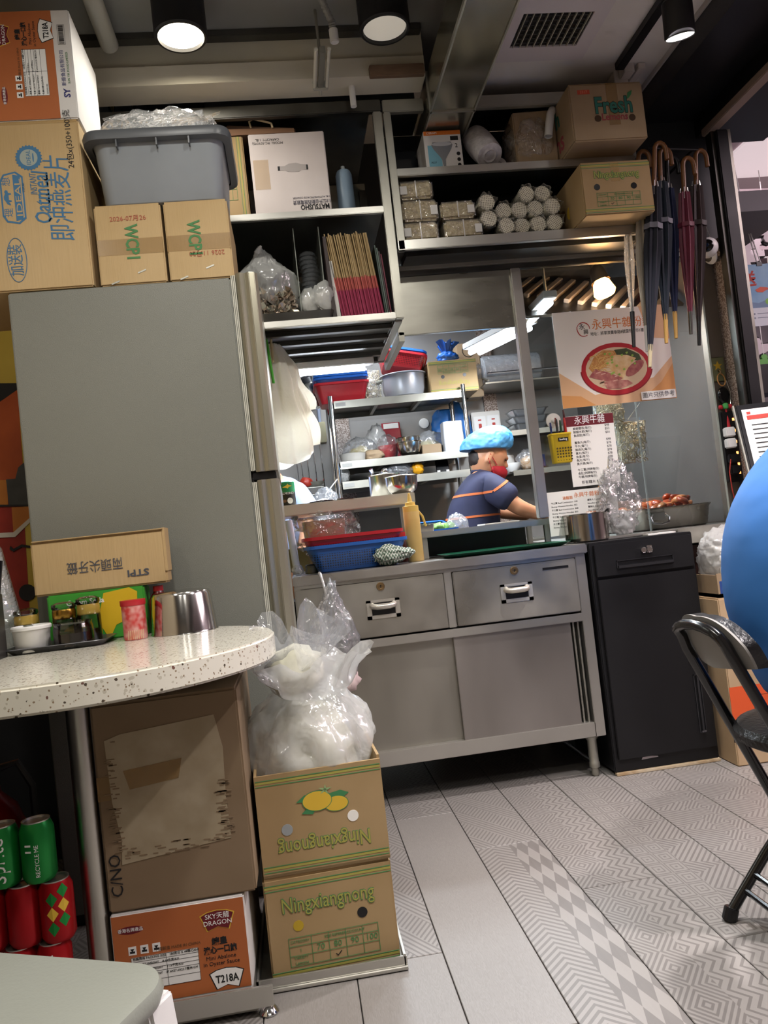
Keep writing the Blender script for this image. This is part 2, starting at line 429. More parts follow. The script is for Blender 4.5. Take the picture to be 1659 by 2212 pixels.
seen = {(-1, 0): 'hexs_hexs', (-1, -1): 'wood', (0, -1): 'wood', (0, 0): 'rhomb_zigzag', (1, 0): 'hexs_hexs', (1, -1): 'chevron_checker', (2, 0): 'rhomb_zigzag', (2, -1): 'rhomb_zigzag',
        (3, 0): 'squares_tri', (3, -1): 'zigzag_squares', (4, 0): 'squares_tri', (4, -1): 'tri_rhomb', (5, 0): 'tri_rhomb', (5, -1): 'squares_tri'}
rnd = random.Random(3)
for c in range(-8, 18):
    b0 = base.get(c, (1.81+.34*((c*2) % 7)/2) % 1.2 + 1.2)
    for k in range(-4, 4):
        y0 = b0+1.2*k
        if y0+1.2 < -1.9 or y0 > (3.2 if c < 8 else 4.2): continue
        plank(c, y0, seen.get((c, k), kinds[rnd.randrange(len(kinds))]))

# ------------------------------------------------------------------ walls
mural = mat('mural_yellow', 'cdb24a', .6, noise_scale=6, color2='c0a540')
wl = MB().box((-1.4, -2.2, 0), (-1.3, 2.85, 2.75)).build('wall_left', mat('wall_warm', 'b9a98e', .7)); struct(wl)
wb = MB().box((-1.4, -2.3, 0), (5.2, -2.2, 2.8)).build('wall_rear', mat('wall_rear_paint', 'b8b2a6', .7)); struct(wb)
wm = MB().box((-1.3, 2.85, 0), (-.635, 2.93, 2.06)).build('wall_mural', mural); struct(wm)
wd_ = MB().box((-1.3, 2.80, 0), (-.72, 2.849, .74)).build('trim_7', mat('shade_black', '121214', .6)); struct(wd_)  # black panel added to give the lower wall the table's shade
wl_ = MB().box((-1.3, -2.2, 0), (-1.285, 2.80, .74)).build('trim_8', MATS['shade_black']); struct(wl_)  # same added black panel along the left wall
wm3 = MB().box((-.634, 2.86, 0), (-.16, 2.93, 1.73)).build('wall_behind_fridge', mural); struct(wm3)
wm2 = MB().box((-1.3, 2.85, 2.065), (-.63, 2.93, 2.75)).build('wall_upper_left', mat('upper_dark', '2e3032', .7)); struct(wm2)
MLAY = [0]
def mural_piece(name, pts, m):
    MLAY[0] += .0007
    P = [aty(x, y, 2.85) for x, y in pts]
    mb = MB(); n = len(P)
    mb.add([(p.x, 2.8495-MLAY[0], p.z) for p in P]+[(p.x, 2.8505, p.z) for p in P], [tuple(range(n)), tuple(range(2*n-1, n-1, -1))]+[(i, (i+1) % n, n+(i+1) % n, n+i) for i in range(n)])
    return mb.build(name, m, wm)
mo = mat('mural_orange', 'bf5a26', .6, noise_scale=9, color2='a84a1e'); mr_ = mat('mural_red', 'a83020', .6, noise_scale=9, color2='8c2418')
mg = mat('mural_grey', '4a4c4c', .6, noise_scale=20, color2='3c3e3e'); mk = mat('mural_black', '18181a', .6); mw = mat('mural_white', 'cfc8bc', .6); my = mat('mural_amber', 'c9822e', .6, noise_scale=9, color2='b8702a')
mural_piece('puzzle_piece', [(-215,870),(40,905),(65,1330),(-215,1330)], mr_)
mural_piece('puzzle_piece', [(-215,885),(38,842),(52,1040),(-215,1040)], mo)
mural_piece('puzzle_piece', [(-215,880),(-215,830),(36,828),(38,842),(-10,875)], mk)
mural_piece('puzzle_piece', [(-215,1040),(16,1037),(18,1092),(-215,1096)], my)
mural_piece('puzzle_piece', [(14,1036),(34,1034),(40,1010),(58,995),(70,1090),(20,1094)], mg)
mural_piece('puzzle_piece', [(26,1096),(66,1094),(68,1120),(30,1150)], my)
mural_piece('puzzle_piece', [(-215,1160),(30,1150),(66,1118),(66,1128),(34,1160),(-215,1172)], mw)
mural_piece('puzzle_piece', [(-215,1092),(66,1090),(66,1094),(-215,1097)], mk)
mural_piece('puzzle_piece', [(60+18*math.cos(i*.4), 1280+18*math.sin(i*.4)) for i in range(16)], mk)
mural_piece('puzzle_piece', [(24,1180),(30,1186),(48,1176),(70,1180),(70,1184),(48,1182),(30,1192),(22,1186)], mk)

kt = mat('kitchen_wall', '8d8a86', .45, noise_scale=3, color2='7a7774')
w1 = MB().box((-.9, 4.65, 0), (2.6, 4.75, 2.5)).build('wall_kitchen', kt); struct(w1)
w2 = MB().box((-1.0, 2.93, 0), (-.9, 4.75, 2.5)).build('wall_kitchen_left', kt); struct(w2)
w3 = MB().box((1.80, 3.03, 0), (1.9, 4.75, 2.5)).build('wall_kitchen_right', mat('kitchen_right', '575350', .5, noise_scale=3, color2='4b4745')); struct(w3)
kc = MB().box((-1.0, 3.5, 2.32), (2.6, 4.75, 2.42)).build('ceiling_kitchen', mat('kitchen_ceiling', '77767a', .7)); struct(kc)
# corner wall by the shop front
wc = MB().box((1.50, 3.0, 1.95), (1.86, 3.05, 2.75)).build('wall_corner', mat('dark_wall', '2a2c2f', .5, noise_scale=3, color2='222427')); struct(wc)
ws = MB().box((1.735, 2.99, .0), (1.86, 3.03, 1.95)).build('wall_steel', mat('wall_steel_sheet', '8f867c', .38, .6, noise_scale=3, color2='7c746a')); struct(ws)
def granite(name, a, bb, c='a89c94'):
    m = bpy.data.materials.new(name); m.use_nodes = True; nt = m.node_tree; b = nt.nodes['Principled BSDF']; b.inputs['Roughness'].default_value = .35
    tc = nt.nodes.new('ShaderNodeTexCoord'); vo = nt.nodes.new('ShaderNodeTexVoronoi'); vo.inputs['Scale'].default_value = 220; nt.links.new(tc.outputs['Object'], vo.inputs['Vector'])
    rp = nt.nodes.new('ShaderNodeValToRGB'); e = rp.color_ramp.elements
    e[0].position = .0; e[0].color = srgb(a); e[1].position = 1; e[1].color = srgb(bb); x = e.new(.5); x.color = srgb(c); rp.color_ramp.interpolation = 'CONSTANT'
    sx = nt.nodes.new('ShaderNodeSeparateColor'); nt.links.new(vo.outputs['Color'], sx.inputs[0]); nt.links.new(sx.outputs[0], rp.inputs[0]); nt.links.new(rp.outputs[0], b.inputs['Base Color'])
    MATS[name] = m; return m
granite('granite', '6b5a50', 'd0c6c0')
tg = MB().box((1.80, 2.93, 0), (1.86, 2.99, 2.0)).build('trim_1', MATS['granite']); struct(tg)
dp = thing('door_frame', '', ''); 
for k in ('label', 'category'): del dp[k]
struct(dp)
MB().box((1.812, 2.87, 0), (1.86, 2.93, 2.41)).build('post', MATS['black_metal'], dp, .004)
MB().box((1.862, 2.875, 0), (1.874, 2.925, 2.41)).build('edge_strip', MATS['steel_dull'], dp)
MB().box((1.797, 2.885, 0), (1.811, 2.925, 2.41)).build('edge_strip', MATS['steel_dark'], dp)
MB().box((1.785, -2.2, 2.41), (1.83, 2.93, 2.44)).build('head_rail', mat('rail_wood', 'a08c80', .45, .4), dp, .003)

# ------------------------------------------------------------------ ceilings
c1 = MB().box((-1.4, -2.2, 2.745), (.83, 3.55, 2.84)).build('ceiling', MATS['grey_ceiling']); struct(c1)
c2 = MB().box((.83, -2.2, 2.62), (1.552, 3.55, 2.84)).build('ceiling_white', MATS['white_paint']); struct(c2)
c3 = MB().box((1.552, -2.2, 2.513), (1.80, 3.05, 2.84)).build('ceiling_black', MATS['black_panel']); struct(c3)
c4 = MB().box((1.80, -2.2, 2.44), (2.13, 3.05, 2.84)).build('trim_2', mat('fascia_black', '0d0d10', .4)); struct(c4)
c5 = MB().box((2.13, -2.2, 2.85), (5.2, 6.5, 2.95)).build('ceiling_mall', mat('mall_ceiling', 'd8c8cc', .7, noise_scale=3, color2='cbbabf')); struct(c5)
t3 = MB().box((1.545, -2.2, 2.600), (1.575, 2.99, 2.619)).build('trim_3', mat('trim_white', 'b9b3b2', .5)); struct(t3)
bm1 = MB().box((-1.3, 2.70, 2.575), (.635, 2.79, 2.745)).build('trim_4', MATS['cream_paint']); struct(bm1)
bm2 = MB().box((-1.3, 2.685, 2.573), (.632, 2.80, 2.640)).build('trim_5', mat('cream_lit', 'd6d0c0', .7, noise_scale=3, color2='cbc5b4')); struct(bm2)  # lower beam strip: the light it catches is put into a paler cream
bm3 = MB().box((-1.3, 2.66, 2.722), (.63, 2.70, 2.744)).build('trim_6', MATS['steel_dark'], None, .002); struct(bm3)
# recess back wall behind the tall shelves
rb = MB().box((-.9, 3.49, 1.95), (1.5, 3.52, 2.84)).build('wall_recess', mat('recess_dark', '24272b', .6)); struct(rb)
rb2 = MB().box((-.16, 2.86, 2.56), (.62, 2.9, 2.745)).build('wall_recess_board', mat('recess_grey', '3a3d40', .7)); struct(rb2)

# mall far wall and floor beyond
wf = MB().box((1.9, 6.0, 0), (5.2, 6.1, 2.95)).build('wall_mall', mat('mall_wall', '8d888c', .6, noise_scale=2, color2='6b686e')); struct(wf)
wf2 = MB().box((5.1, -2.2, 0), (5.2, 6.1, 2.95)).build('wall_mall_right', mat('mall_wall2', 'b0a6a8', .6)); struct(wf2)
fm = MB().box((1.9, 3.0, -.03), (5.2, 6.1, -.0055)).build('floor_mall', mat('mall_floor', 'a39c98', .35)); struct(fm)
# ------------------------------------------------------------------ fridge
S, SD, SK = MATS['steel'], MATS['steel_dull'], MATS['steel_dark']
fr = thing('refrigerator', 'tall grey two-door refrigerator seen from its textured side, cartons on top', 'refrigerator', (0,0,0))
MB().box((-.715, 2.25, .03), (-.105, 2.80, 1.74)).build('body', MATS['fridge_grey'], fr, .004)
for k, (z0, z1) in enumerate(((1.178, 1.752), (.10, 1.155))):
    d = MB().prism([(-.090,2.256),(-.078,2.246),(-.064,2.254),(-.052,2.246),(-.036,2.250),(-.028,2.262),(-.028,2.79),(-.090,2.79)], z0, z1).build('door', mat('door_steel', 'b3af9d', .32, .75), fr, .0015)
    g = MB()
    for j in range(3): g.box((-.104+j*.0047, 2.254-.001*j, z0+.005), (-.1005+j*.0047, 2.79, z1-.005))
    g.build('gasket', mat('gasket', 'c9c8bc', .6), d)
MB().box((-.10, 2.262, 1.156), (-.034, 2.33, 1.177)).build('hinge', MATS['black_plastic'], fr, .002)
MB().box((-.71, 2.26, 0), (-.11, 2.78, .03)).build('plinth', MATS['black_plastic'], fr)

# ------------------------------------------------------------------ stadium table
def terrazzo():
    m = bpy.data.materials.new('terrazzo'); m.use_nodes = True; nt = m.node_tree; b = nt.nodes['Principled BSDF']; b.inputs['Roughness'].default_value = .16
    tc = nt.nodes.new('ShaderNodeTexCoord'); base = None
    col = nt.nodes.new('ShaderNodeMix'); col.data_type = 'RGBA'
    def layer(scale, thr, keep, prev, c):
        vo = nt.nodes.new('ShaderNodeTexVoronoi'); vo.inputs['Scale'].default_value = scale
        no = nt.nodes.new('ShaderNodeTexNoise'); no.inputs['Scale'].default_value = scale*1.5; nt.links.new(tc.outputs['Object'], no.inputs[0])
        nt.links.new(tc.outputs['Object'], vo.inputs['Vector'])
        sc = nt.nodes.new('ShaderNodeSeparateColor'); nt.links.new(vo.outputs['Color'], sc.inputs[0])
        f = (X(nt, vo.outputs['Distance'])+(X(nt, no.outputs[0])-.5)*.5).lt(thr)*X(nt, sc.outputs[0]).gt(keep)
        mx = nt.nodes.new('ShaderNodeMix'); mx.data_type = 'RGBA'; ln(nt, f, mx.inputs[0])
        if isinstance(prev, tuple): mx.inputs[6].default_value = prev
        else: nt.links.new(prev, mx.inputs[6])
        mx.inputs[7].default_value = srgb(c); return mx.outputs[2]
    a = layer(90, .28, .35, srgb('dedbcd'), 'c4bfae')
    a = layer(150, .25, .55, a, '94826a'); a = layer(85, .2, .66, a, '554c40'); a = layer(70, .2, .90, a, '7a5a50')
    nt.links.new(a, b.inputs['Base Color']); MATS['terrazzo'] = m; return m
terrazzo()
tb = thing('table', 'cream terrazzo table with a rounded end on a steel pole', 'table', (-.485, 1.71, 0))
pts = [(-1.28, 1.397), (-.47, 1.397)]
for i in range(1, 40):
    a = -math.pi/2+math.pi*i/40; pts.append((-.47+.400*math.cos(a), 1.80+.403*math.sin(a)))
pts += [(-.47, 2.203), (-1.28, 2.203)]
o = MB().prism([(x+.485, y-1.71) for x, y in pts], .719, .770).build('table_top', MATS['terrazzo'], tb, .005, 3, smooth=30)
MB().cyl((0,0,.02), (0,0,.719), .0235, n=24).build('pole', mat('pole_steel', 'b5b3aa', .28, 1), tb, smooth=True)
MB().lathe([(0,.03),(.03,.028),(.12,.02),(.13,.012),(.13,0),(0,0)], n=32).build('base_disc', MATS['black_metal'], tb, smooth=True)
MB().box((-.16,-.04,.700), (.16,.04,.719)).build('bracket', MATS['black_metal'], tb)

# ------------------------------------------------------------------ steel counter cabinet
ct = thing('counter_cabinet', 'stainless steel counter cabinet with two drawers above two sliding doors', 'cabinet', (0,0,0))
fb = MB(); fb.box((-.024, 2.802, .147), (1.045, 3.40, .200)); fb.box((-.024, 3.36, .147), (1.045, 3.40, .815))
fb.box((-.024, 2.802, .147), (-.0, 3.40, .815)); fb.box((1.007, 2.80, .147), (1.045, 3.40, .815))
fb.box((.513, 2.80, .605), (.541, 2.86, .815)); fb.box((-.024, 2.795, .570), (1.008, 2.86, .600)); fb.box((-.024, 2.801, .804), (1.045, 2.86, .815))
fb.box((-.024, 2.82, .605), (1.01, 2.84, .815))
fb.build('carcass', S, ct, .002)
MB().box((-.026, 2.785, .815), (1.052, 3.42, .850)).build('worktop', mat('worktop_steel', 'c2bfb9', .28, .85, noise_scale=3, rough_var=.09, color2='9d9a95'), ct, .004)
for i, (x0, x1, hx, lx) in enumerate(((-.022, .510, .283, .281), (.544, 1.004, .772, .772))):
    d = MB().box((x0, 2.793, .607), (x1, 2.818, .802)).build('drawer', mat('drawer_steel', 'bfbcb2', .33, .82, noise_scale=4, rough_var=.1, color2='96938b'), ct, .003)
    pl = MB(); w, zc = .060, .703
    pl.box((hx-w, 2.789, zc-.034), (hx+w, 2.793, zc-.020)); pl.box((hx-w, 2.789, zc+.024), (hx+w, 2.793, zc+.034))
    pl.box((hx-w, 2.789, zc-.034), (hx-w+.018, 2.793, zc+.034)); pl.box((hx+w-.018, 2.789, zc-.034), (hx+w, 2.793, zc+.034))
    h = pl.build('handle', mat('handle_steel', 'cfcbc1', .26, .6), d, .0015)
    MB().box((hx-w+.018, 2.7915, zc-.020), (hx+w-.018, 2.7928, zc+.024)).build('recess', MATS['black_plastic'], d)
    gp = [(hx-.040, 2.790, zc+.016), (hx-.036, 2.779, zc+.012), (hx-.022, 2.773, zc+.010), (hx, 2.772, zc+.010), (hx+.022, 2.773, zc+.010), (hx+.036, 2.779, zc+.012), (hx+.040, 2.790, zc+.016)]
    MB().tube(gp, .0105, 10).build('grip', MATS['handle_steel'], d, smooth=True)
    MB().lathe([(0,.0),(.005,.0),(.006,-.002),(.009,-.003),(.014,-.002),(.0155,.004),(.0155,.012)], n=24, M=Matrix.Translation((lx, 2.789, .783)) @ Matrix.Rotation(R(-90), 4, 'X')).build('lock', mat('brass_lock', 'a58a64', .3, 1), d, smooth=True)
    MB().box((lx-.0012, 2.7865, .778), (lx+.0012, 2.790, .788)).build('keyhole', MATS['black_plastic'], d)
MB().box((.878, 2.7915, .771), (.975, 2.7935, .780)).build('vent_slot', MATS['black_plastic'], ct)
MB().box((-.01, 2.825, .190), (.56, 2.838, .575)).build('sliding_door', mat('slide_steel', 'aeaba2', .38, .82, noise_scale=3, rough_var=.1, color2='8b8880', stretch=(1,1,.4)), ct, .002)
MB().box((.524, 2.806, .190), (.962, 2.820, .575)).build('sliding_door', mat('slide_steel2', 'b0aba6', .38, .82, noise_scale=3, rough_var=.1, color2='928d89', stretch=(1,1,.4)), ct, .002)
MB().box((.962, 2.845, .2), (1.007, 2.85, .57)).build('track_back', MATS['black_plastic'], ct)
for x in (.972, .990): MB().box((x, 2.815, .2), (x+.006, 2.845, .57)).build('track_rib', SD, ct)
for x in (.02, .998):
    for y in (2.83, 3.36):
        lg = MB().lathe([(.011,.0),(.014,.004),(.014,.03),(.019,.032),(.019,.05),(.0175,.052),(.0175,.13),(.03,.147)], (x, y, 0), 16).build('leg', SD, ct, smooth=True)

# ------------------------------------------------------------------ black cabinet
bk = thing('black_cabinet', 'black metal cabinet with one drawer above a tall door beside the steel counter', 'cabinet', (0,0,0))
BM = MATS['black_metal']
MB().box((1.056, 2.785, .012), (1.458, 3.20, .850)).build('body', BM, bk, .003)
d = MB().box((1.072, 2.772, .722), (1.450, 2.786, .840)).build('drawer', BM, bk, .002)
pl = MB(); pl.box((1.150,2.768,.745), (1.368,2.772,.747)); pl.box((1.150,2.768,.773), (1.368,2.772,.775)); pl.box((1.150,2.768,.745), (1.153,2.772,.775)); pl.box((1.365,2.768,.745), (1.368,2.772,.775)); pl.box((1.155,2.764,.747),(1.363,2.772,.756))
pl.build('handle', mat('black_satin', '2a2a2d', .25), d)
for x in (1.258, 1.281):
    MB().lathe([(0,0),(.009,0),(.011,-.004),(.011,.006)], n=20, M=Matrix.Translation((x, 2.768, .803)) @ Matrix.Rotation(R(-90), 4, 'X')).build('lock', MATS['chrome'], d, smooth=True)
MB().box((1.271, 2.7675, .792), (1.291, 2.771, .818)).build('hasp', MATS['chrome'], d, .001)
dd = MB().box((1.072, 2.772, .058), (1.450, 2.786, .712)).build('door', BM, bk, .002)
pl = MB()
for a, b in (((1.388,2.768,.118),(1.391,2.772,.328)), ((1.412,2.768,.118),(1.415,2.772,.328)), ((1.388,2.768,.325),(1.415,2.772,.328)), ((1.388,2.768,.115),(1.415,2.772,.118)), ((1.398,2.764,.125),(1.405,2.772,.32))): pl.box(a, b)
pl.build('handle', MATS['black_satin'], dd)
MB().lathe([(0,0),(.006,0),(.006,.004)], n=14, M=Matrix.Translation((1.384, 2.768, .377)) @ Matrix.Rotation(R(-90), 4, 'X')).build('keyhole', MATS['chrome'], dd, smooth=True)
MB().box((1.395,2.763,.117), (1.411,2.769,.124)).build('catch', MATS['chrome'], dd, .001)
MB().add([(1.16,2.7835,.046),(1.225,2.7835,.048),(1.222,2.7835,.052),(1.19,2.7835,.056),(1.165,2.7835,.055)], [(0,1,2,3,4)]).build('worn_patch', mat('bare_primer', 'cfc6cc', .7), bk)
MB().add([(1.4585,2.80,.56),(1.4585,2.83,.562),(1.4585,2.825,.58),(1.4585,2.812,.6),(1.4585,2.808,.62),(1.4585,2.80,.60)], [(0,1,2,3,4,5)]).build('worn_patch', mat('mint_paint', 'b9d9c8', .7), bk)
MB().box((1.060, 2.778, 0), (1.460, 2.80, .012)).build('silicone_strip', mat('old_silicone', 'c9bba2', .6, noise_scale=20, color2='a98f6c'), bk, .002)

# ------------------------------------------------------------------ hanging shelf units
ul = thing('wall_shelf', 'deep steel wall shelf with open slatted bottom above the serving hatch', 'shelf', (0,0,0))
MB().box((-.62, 2.80, 2.510), (.478, 2.825, 2.555)).build('top_rail', SK, ul, .003)
MB().box((.446, 2.80, 1.740), (.478, 2.828, 2.510)).build('post', SD, ul, .003)
MB().box((-.62, 2.80, 1.74), (-.592, 2.828, 2.51)).build('post', SD, ul, .003)
MB().box((.446, 3.44, 1.735), (.478, 3.468, 2.510)).build('post', SK, ul, .003)
MB().box((-.592, 2.80, 2.134), (.446, 2.82, 2.158)).build('shelf_lip', S, ul, .002)
MB().box((-.592, 2.82, 2.145), (.446, 3.46, 2.156)).build('shelf_board', SK, ul)
MB().box((-.592, 2.80, 1.740), (.446, 2.825, 1.764)).build('shelf_lip', S, ul, .002)
MB().box((-.592, 2.825, 1.752), (.446, 3.44, 1.760)).build('shelf_board', SK, ul)
for y in (2.90, 3.04, 3.18, 3.32, 3.44): MB().box((-.592, y, 1.735), (.446, y+.03, 1.7515)).build('slat', MATS['steel_dark'], ul, .002)
MB().box((.446, 2.83, 1.735), (.474, 3.44, 1.752)).build('side_rail', S, ul, .002)
MB().box((-.62, 3.465, 1.735), (.478, 3.475, 2.55)).build('back_panel', mat('shelf_back', '959b96', .5, .0, noise_scale=3, color2='848a85'), ul)
MB().box((-.592, 2.826, 2.552), (.446, 3.464, 2.556)).build('top_panel', SK, ul)
MB().box((-.59, 3.455, 2.30), (.446, 3.464, 2.33)).build('back_rail', SK, ul)

ur = thing('wall_shelf', 'shallow two-tier steel wall shelf carrying lemon cartons and straw bundles', 'shelf', (0,0,0))
MB().box((.485, 2.80, 2.505), (.638, 2.825, 2.552)).build('top_rail', SD, ur, .003)
MB().box((.812, 2.80, 2.505), (1.45, 2.825, 2.552)).build('top_rail', SD, ur, .003)
MB().box((.485, 2.80, 1.99), (.512, 2.828, 2.505)).build('post', SD, ur, .003)
MB().box((1.43, 2.83, 2.03), (1.452, 2.855, 2.51)).build('post', SD, ur, .003)
MB().box((.485, 3.05, 1.99), (.512, 3.07, 2.505)).build('post', SK, ur, .003)
MB().box((.512, 2.80, 2.264), (1.43, 2.82, 2.292)).build('shelf_lip', S, ur, .002)
MB().box((.512, 2.82, 2.28), (1.452, 3.07, 2.29)).build('shelf_board', SK, ur)
MB().box((.485, 2.80, 1.990), (1.456, 2.82, 2.026)).build('shelf_lip', S, ur, .002)
MB().box((.485, 2.82, 2.005), (1.456, 3.07, 2.015)).build('shelf_board', SK, ur)
MB().box((1.44, 2.82, 1.992), (1.456, 3.07, 2.03)).build('side_lip', S, ur, .002)
MB().box((.485, 3.072, 1.99), (1.456, 3.08, 2.552)).build('back_panel', mat('shelf_back2', '23272c', .4, .4), ur)
MB().box((.512, 2.826, 2.553), (.640, 3.07, 2.557)).build('top_panel', SK, ur); MB().box((.812, 2.826, 2.553), (1.452, 3.07, 2.557)).build('top_panel', SK, ur)
MB().box((.52, 2.86, 1.985), (1.42, 2.99, 2.004)).build('under_brace', SK, ur)

# hatch frame: header, hood face and post
hf = thing('hatch_frame', 'stainless hatch frame with a wide hood panel and square post beside the glass', 'frame', (0,0,0))
MB().box((.478, 2.965, 1.970), (1.75, 3.02, 1.989)).build('header', SD, hf, .002)
MB().box((.478, 2.975, 1.950), (1.75, 3.00, 1.9695)).build('header', SK, hf, .002)
MB().box((.478, 2.98, 1.722), (.945, 3.0, 1.949)).build('hood_panel', mat('hood_steel', 'aaa89e', .32, .85, noise_scale=3, rough_var=.08, color2='8f8d83', stretch=(1,1,4)), hf, .002)
MB().box((.945, 2.965, .962), (.985, 3.005, 1.949)).build('post', S, hf, .003)
MB().box((.478, 2.98, 1.7), (.50, 3.48, 1.734)).build('side_rail', SD, hf)

# serving-side fixtures: raised bench riser and back shelf
rs = thing('counter_riser', 'low stainless bridge riser standing on the counter in front of the cook', 'riser', (0,0,0))
MB().box((.49, 3.06, .934), (1.03, 3.36, .958)).build('top', S, rs, .003)
for x in (.493, .995): MB().box((x, 3.075, .8505), (x+.022, 3.095, .934)).build('leg', S, rs, .002)
for x in (.493, .995): MB().box((x, 3.32, .8505), (x+.022, 3.34, .934)).build('leg', S, rs, .002)
MB().box((.515, 3.33, .8505), (.99, 3.34, .934)).build('back_panel', mat('dark_olive', '3a3f3a', .5), rs)
MB().box((1.017, 3.05, .918), (1.032, 3.056, .952)).build('yellow_tag', MATS['yellow_plastic'], rs)

ls = thing('serving_shelf', 'stainless shelf above the counter holding stock pots and papers', 'shelf', (0,0,0))
MB().box((-.28, 3.10, 1.078), (.489, 3.40, 1.122)).build('board', mat('board_steel', 'cdcabd', .38, .5, noise_scale=4, color2='b8b5a8'), ls, .003)
for x in (-.27, .462): MB().box((x, 3.37, .8505), (x+.022, 3.392, 1.078)).build('bracket', SD, ls)
MB().box((-.248, 3.388, .8505), (.462, 3.392, .95)).build('splash_panel', mat('splash_grey', 'aaa28c', .5, .2, noise_scale=4, color2='8e8874'), ls)
# ------------------------------------------------------------------ cartons
UP = ((0,0,1), (-1,0,0)); FLIP = ((-1,0,0), (0,0,-1))
def carton(name, label, cat, x0, x1, y0, z0, z1, depth, m, rz=0, group=None, flaps=True, bevel=.004, tape=None, tape_v=True, dent=0):
    """closed box, front face at y0; returns the thing; children live in local coordinates with the origin at the base centre"""
    cx = (x0+x1)/2; t = thing(name, label, cat, (cx, y0+depth/2, z0), rz, group)
    w, h = x1-x0, z1-z0
    MB().box((-w/2, -depth/2, 0), (w/2, depth/2, h)).build('body', m, t, bevel, 2)
    if flaps:
        MB().box((-w/2+.004, -depth/2+.004, h), (w/2-.004, -.002, h+.0025)).build('flap', m, t)
        MB().box((-w/2+.004, .002, h), (w/2-.004, depth/2-.004, h+.0025)).build('flap', m, t)
    if tape: MB().box((tape[0]-tape[1]/2, -depth/2-.0006, tape[2]), (tape[0]+tape[1]/2, -depth/2+.001, tape[3])).build('tape', MATS['tape'], t)
    return t
def face(t, px, py, off=.0008):
    """photo position on the front face of a carton -> local coordinates"""
    y = t.location.y+min(v[1] for v in t.children[0].bound_box)
    p = aty(px, py, y); return (p.x-t.location.x, y-off-t.location.y, p.z-t.location.z)
def crate_print(t, w, h, cy, flip=False, tick=0):
    """grade table printed on the lemon cartons, centred at height cy on the front"""
    y = min(v[1] for v in t.children[0].bound_box)-.0008
    k = -1 if flip else 1; D = FLIP if flip else FRONT
    frame_decal('printed_grid', t, w, h, .0012, MATS['ink_green'], (0, y, cy), D, cols=(.25, .44, .63, .82), rows=(.36, .70))
    for i, s in enumerate(('70', '80', '90', '100')): text(t, s, h*.30, (k*w*(-.155+.19*i-.0), y, cy+k*h*.03), D, MATS['ink_green'])
    text(t, '1', h*.16, (k*w*-.375, y, cy+k*h*.03), D, MATS['ink_green'])
    text(t, 'CATEGORY', h*.13, (k*w*-.375, y, cy+k*h*.35), D, MATS['ink_green']); text(t, 'SIZE REFERENCE/COUNT', h*.13, (k*w*.12, y, cy+k*h*.35), D, MATS['ink_green'])
    text(t, 'VARIETY', h*.13, (k*w*-.375, y, cy-k*h*.22), D, MATS['ink_green']); text(t, 'Lemons', h*.15, (k*w*-.375, y, cy-k*h*.40), D, MATS['ink_green'])
    if tick: text(t, '✓', h*.34, (k*w*(-.155+.19*(tick-1)), y, cy-k*h*.33), D, MATS['ink_black'])
def bands(t, zs):
    bb = t.children[0].bound_box; x = max(v[0] for v in bb); y = min(v[1] for v in bb)
    for z in zs:
        for dz, m in ((0, 'ink_green'), (.006, 'ink_lime'), (.012, 'ink_green')):
            MB().box((-x+.002, y-.0006, z+dz), (x-.002, y+.001, z+dz+(.0018 if m == 'ink_green' else .0045))).build('printed_band', MATS[m], t)
def hole(t, x, z, r=.012, m=None):
    y = min(v[1] for v in t.children[0].bound_box)
    MB().cyl((x, y-.0009, z), (x, y+.004, z), r, n=20).build('hand_hole', m or MATS['black_plastic'], t)

# oatmeal carton, lying on its side on the fridge
t = carton('oatmeal_carton', 'large brown carton lying on its side with blue oatmeal lettering', 'carton', -.90, -.482, 2.252, 1.745, 2.224, .36, MATS['kraft'])
B = MATS['ink_blue']
text(t, '即沖燕麦片', .075, face(t, 132, 428), UP, B, width=.245, shear=.12)
text(t, 'Oatmeal', .062, face(t, 92, 428), UP, B, width=.150, bold=.0006, shear=.2)
text(t, 'INSTANT', .026, face(t, 73, 398), UP, B, width=.062, shear=.2)
text(t, '24包x(350+100)克', .022, face(t, 149, 300), UP, MATS['ink_black'])
text(t, '加送裝', .042, face(t, 37, 562), UP, B, width=.088)
frame_pts = ell(.062, .026); p = face(t, 37, 562, .0006)
ring = MB(); ring.tube([(x, y, 0) for x, y in frame_pts], .0011, 6, closed=True); o = ring.build('printed_ring', B, t); o.matrix_basis = basis(p, *UP)
badge = [(r*math.cos(a), r*math.sin(a)) for i in range(48) for a in [2*math.pi*i/48] for r in [.037 if i % 2 else .033]]
decal('printed_badge', t, badge, B, face(t, 62, 341, .0006), UP); decal('printed_badge', t, ell(.024, .024), mat('ink_paleblue', '9fa8a0', .7), face(t, 62, 341, .0009), UP)
text(t, 'IDEAL', .016, face(t, 62, 341, .0014), UP, B); decal('printed_badge', t, ell(.013, .002, cy=-.012), B, face(t, 62, 341, .0012), UP)
shield = [(-.075,-.012),(-.06,-.03),(.06,-.03),(.075,-.012),(.068,.02),(.05,.03),(-.05,.03),(-.068,.02)]
decal('printed_shield', t, [(x*1.0, y*1.05) for x, y in shield], B, face(t, 28, 428, .0005), UP); decal('printed_shield', t, [(x*.93, y*.90) for x, y in shield], MATS['kraft'], face(t, 28, 428, .0008), UP)
decal('printed_shield', t, [(-.062,-.024),(.062,-.024),(.066,-.004),(-.066,-.004)], B, face(t, 28, 428, .0011), UP)
text(t, 'IDEAL', .022, face(t, 41, 428, .0016), UP, MATS['kraft'], width=.105); text(t, 'FOOD', .009, face(t, 51, 405, .0016), UP, B)
text(t, '理', .026, face(t, 21, 460, .0014), UP, B); text(t, '想', .026, face(t, 14, 393, .0014), UP, B)
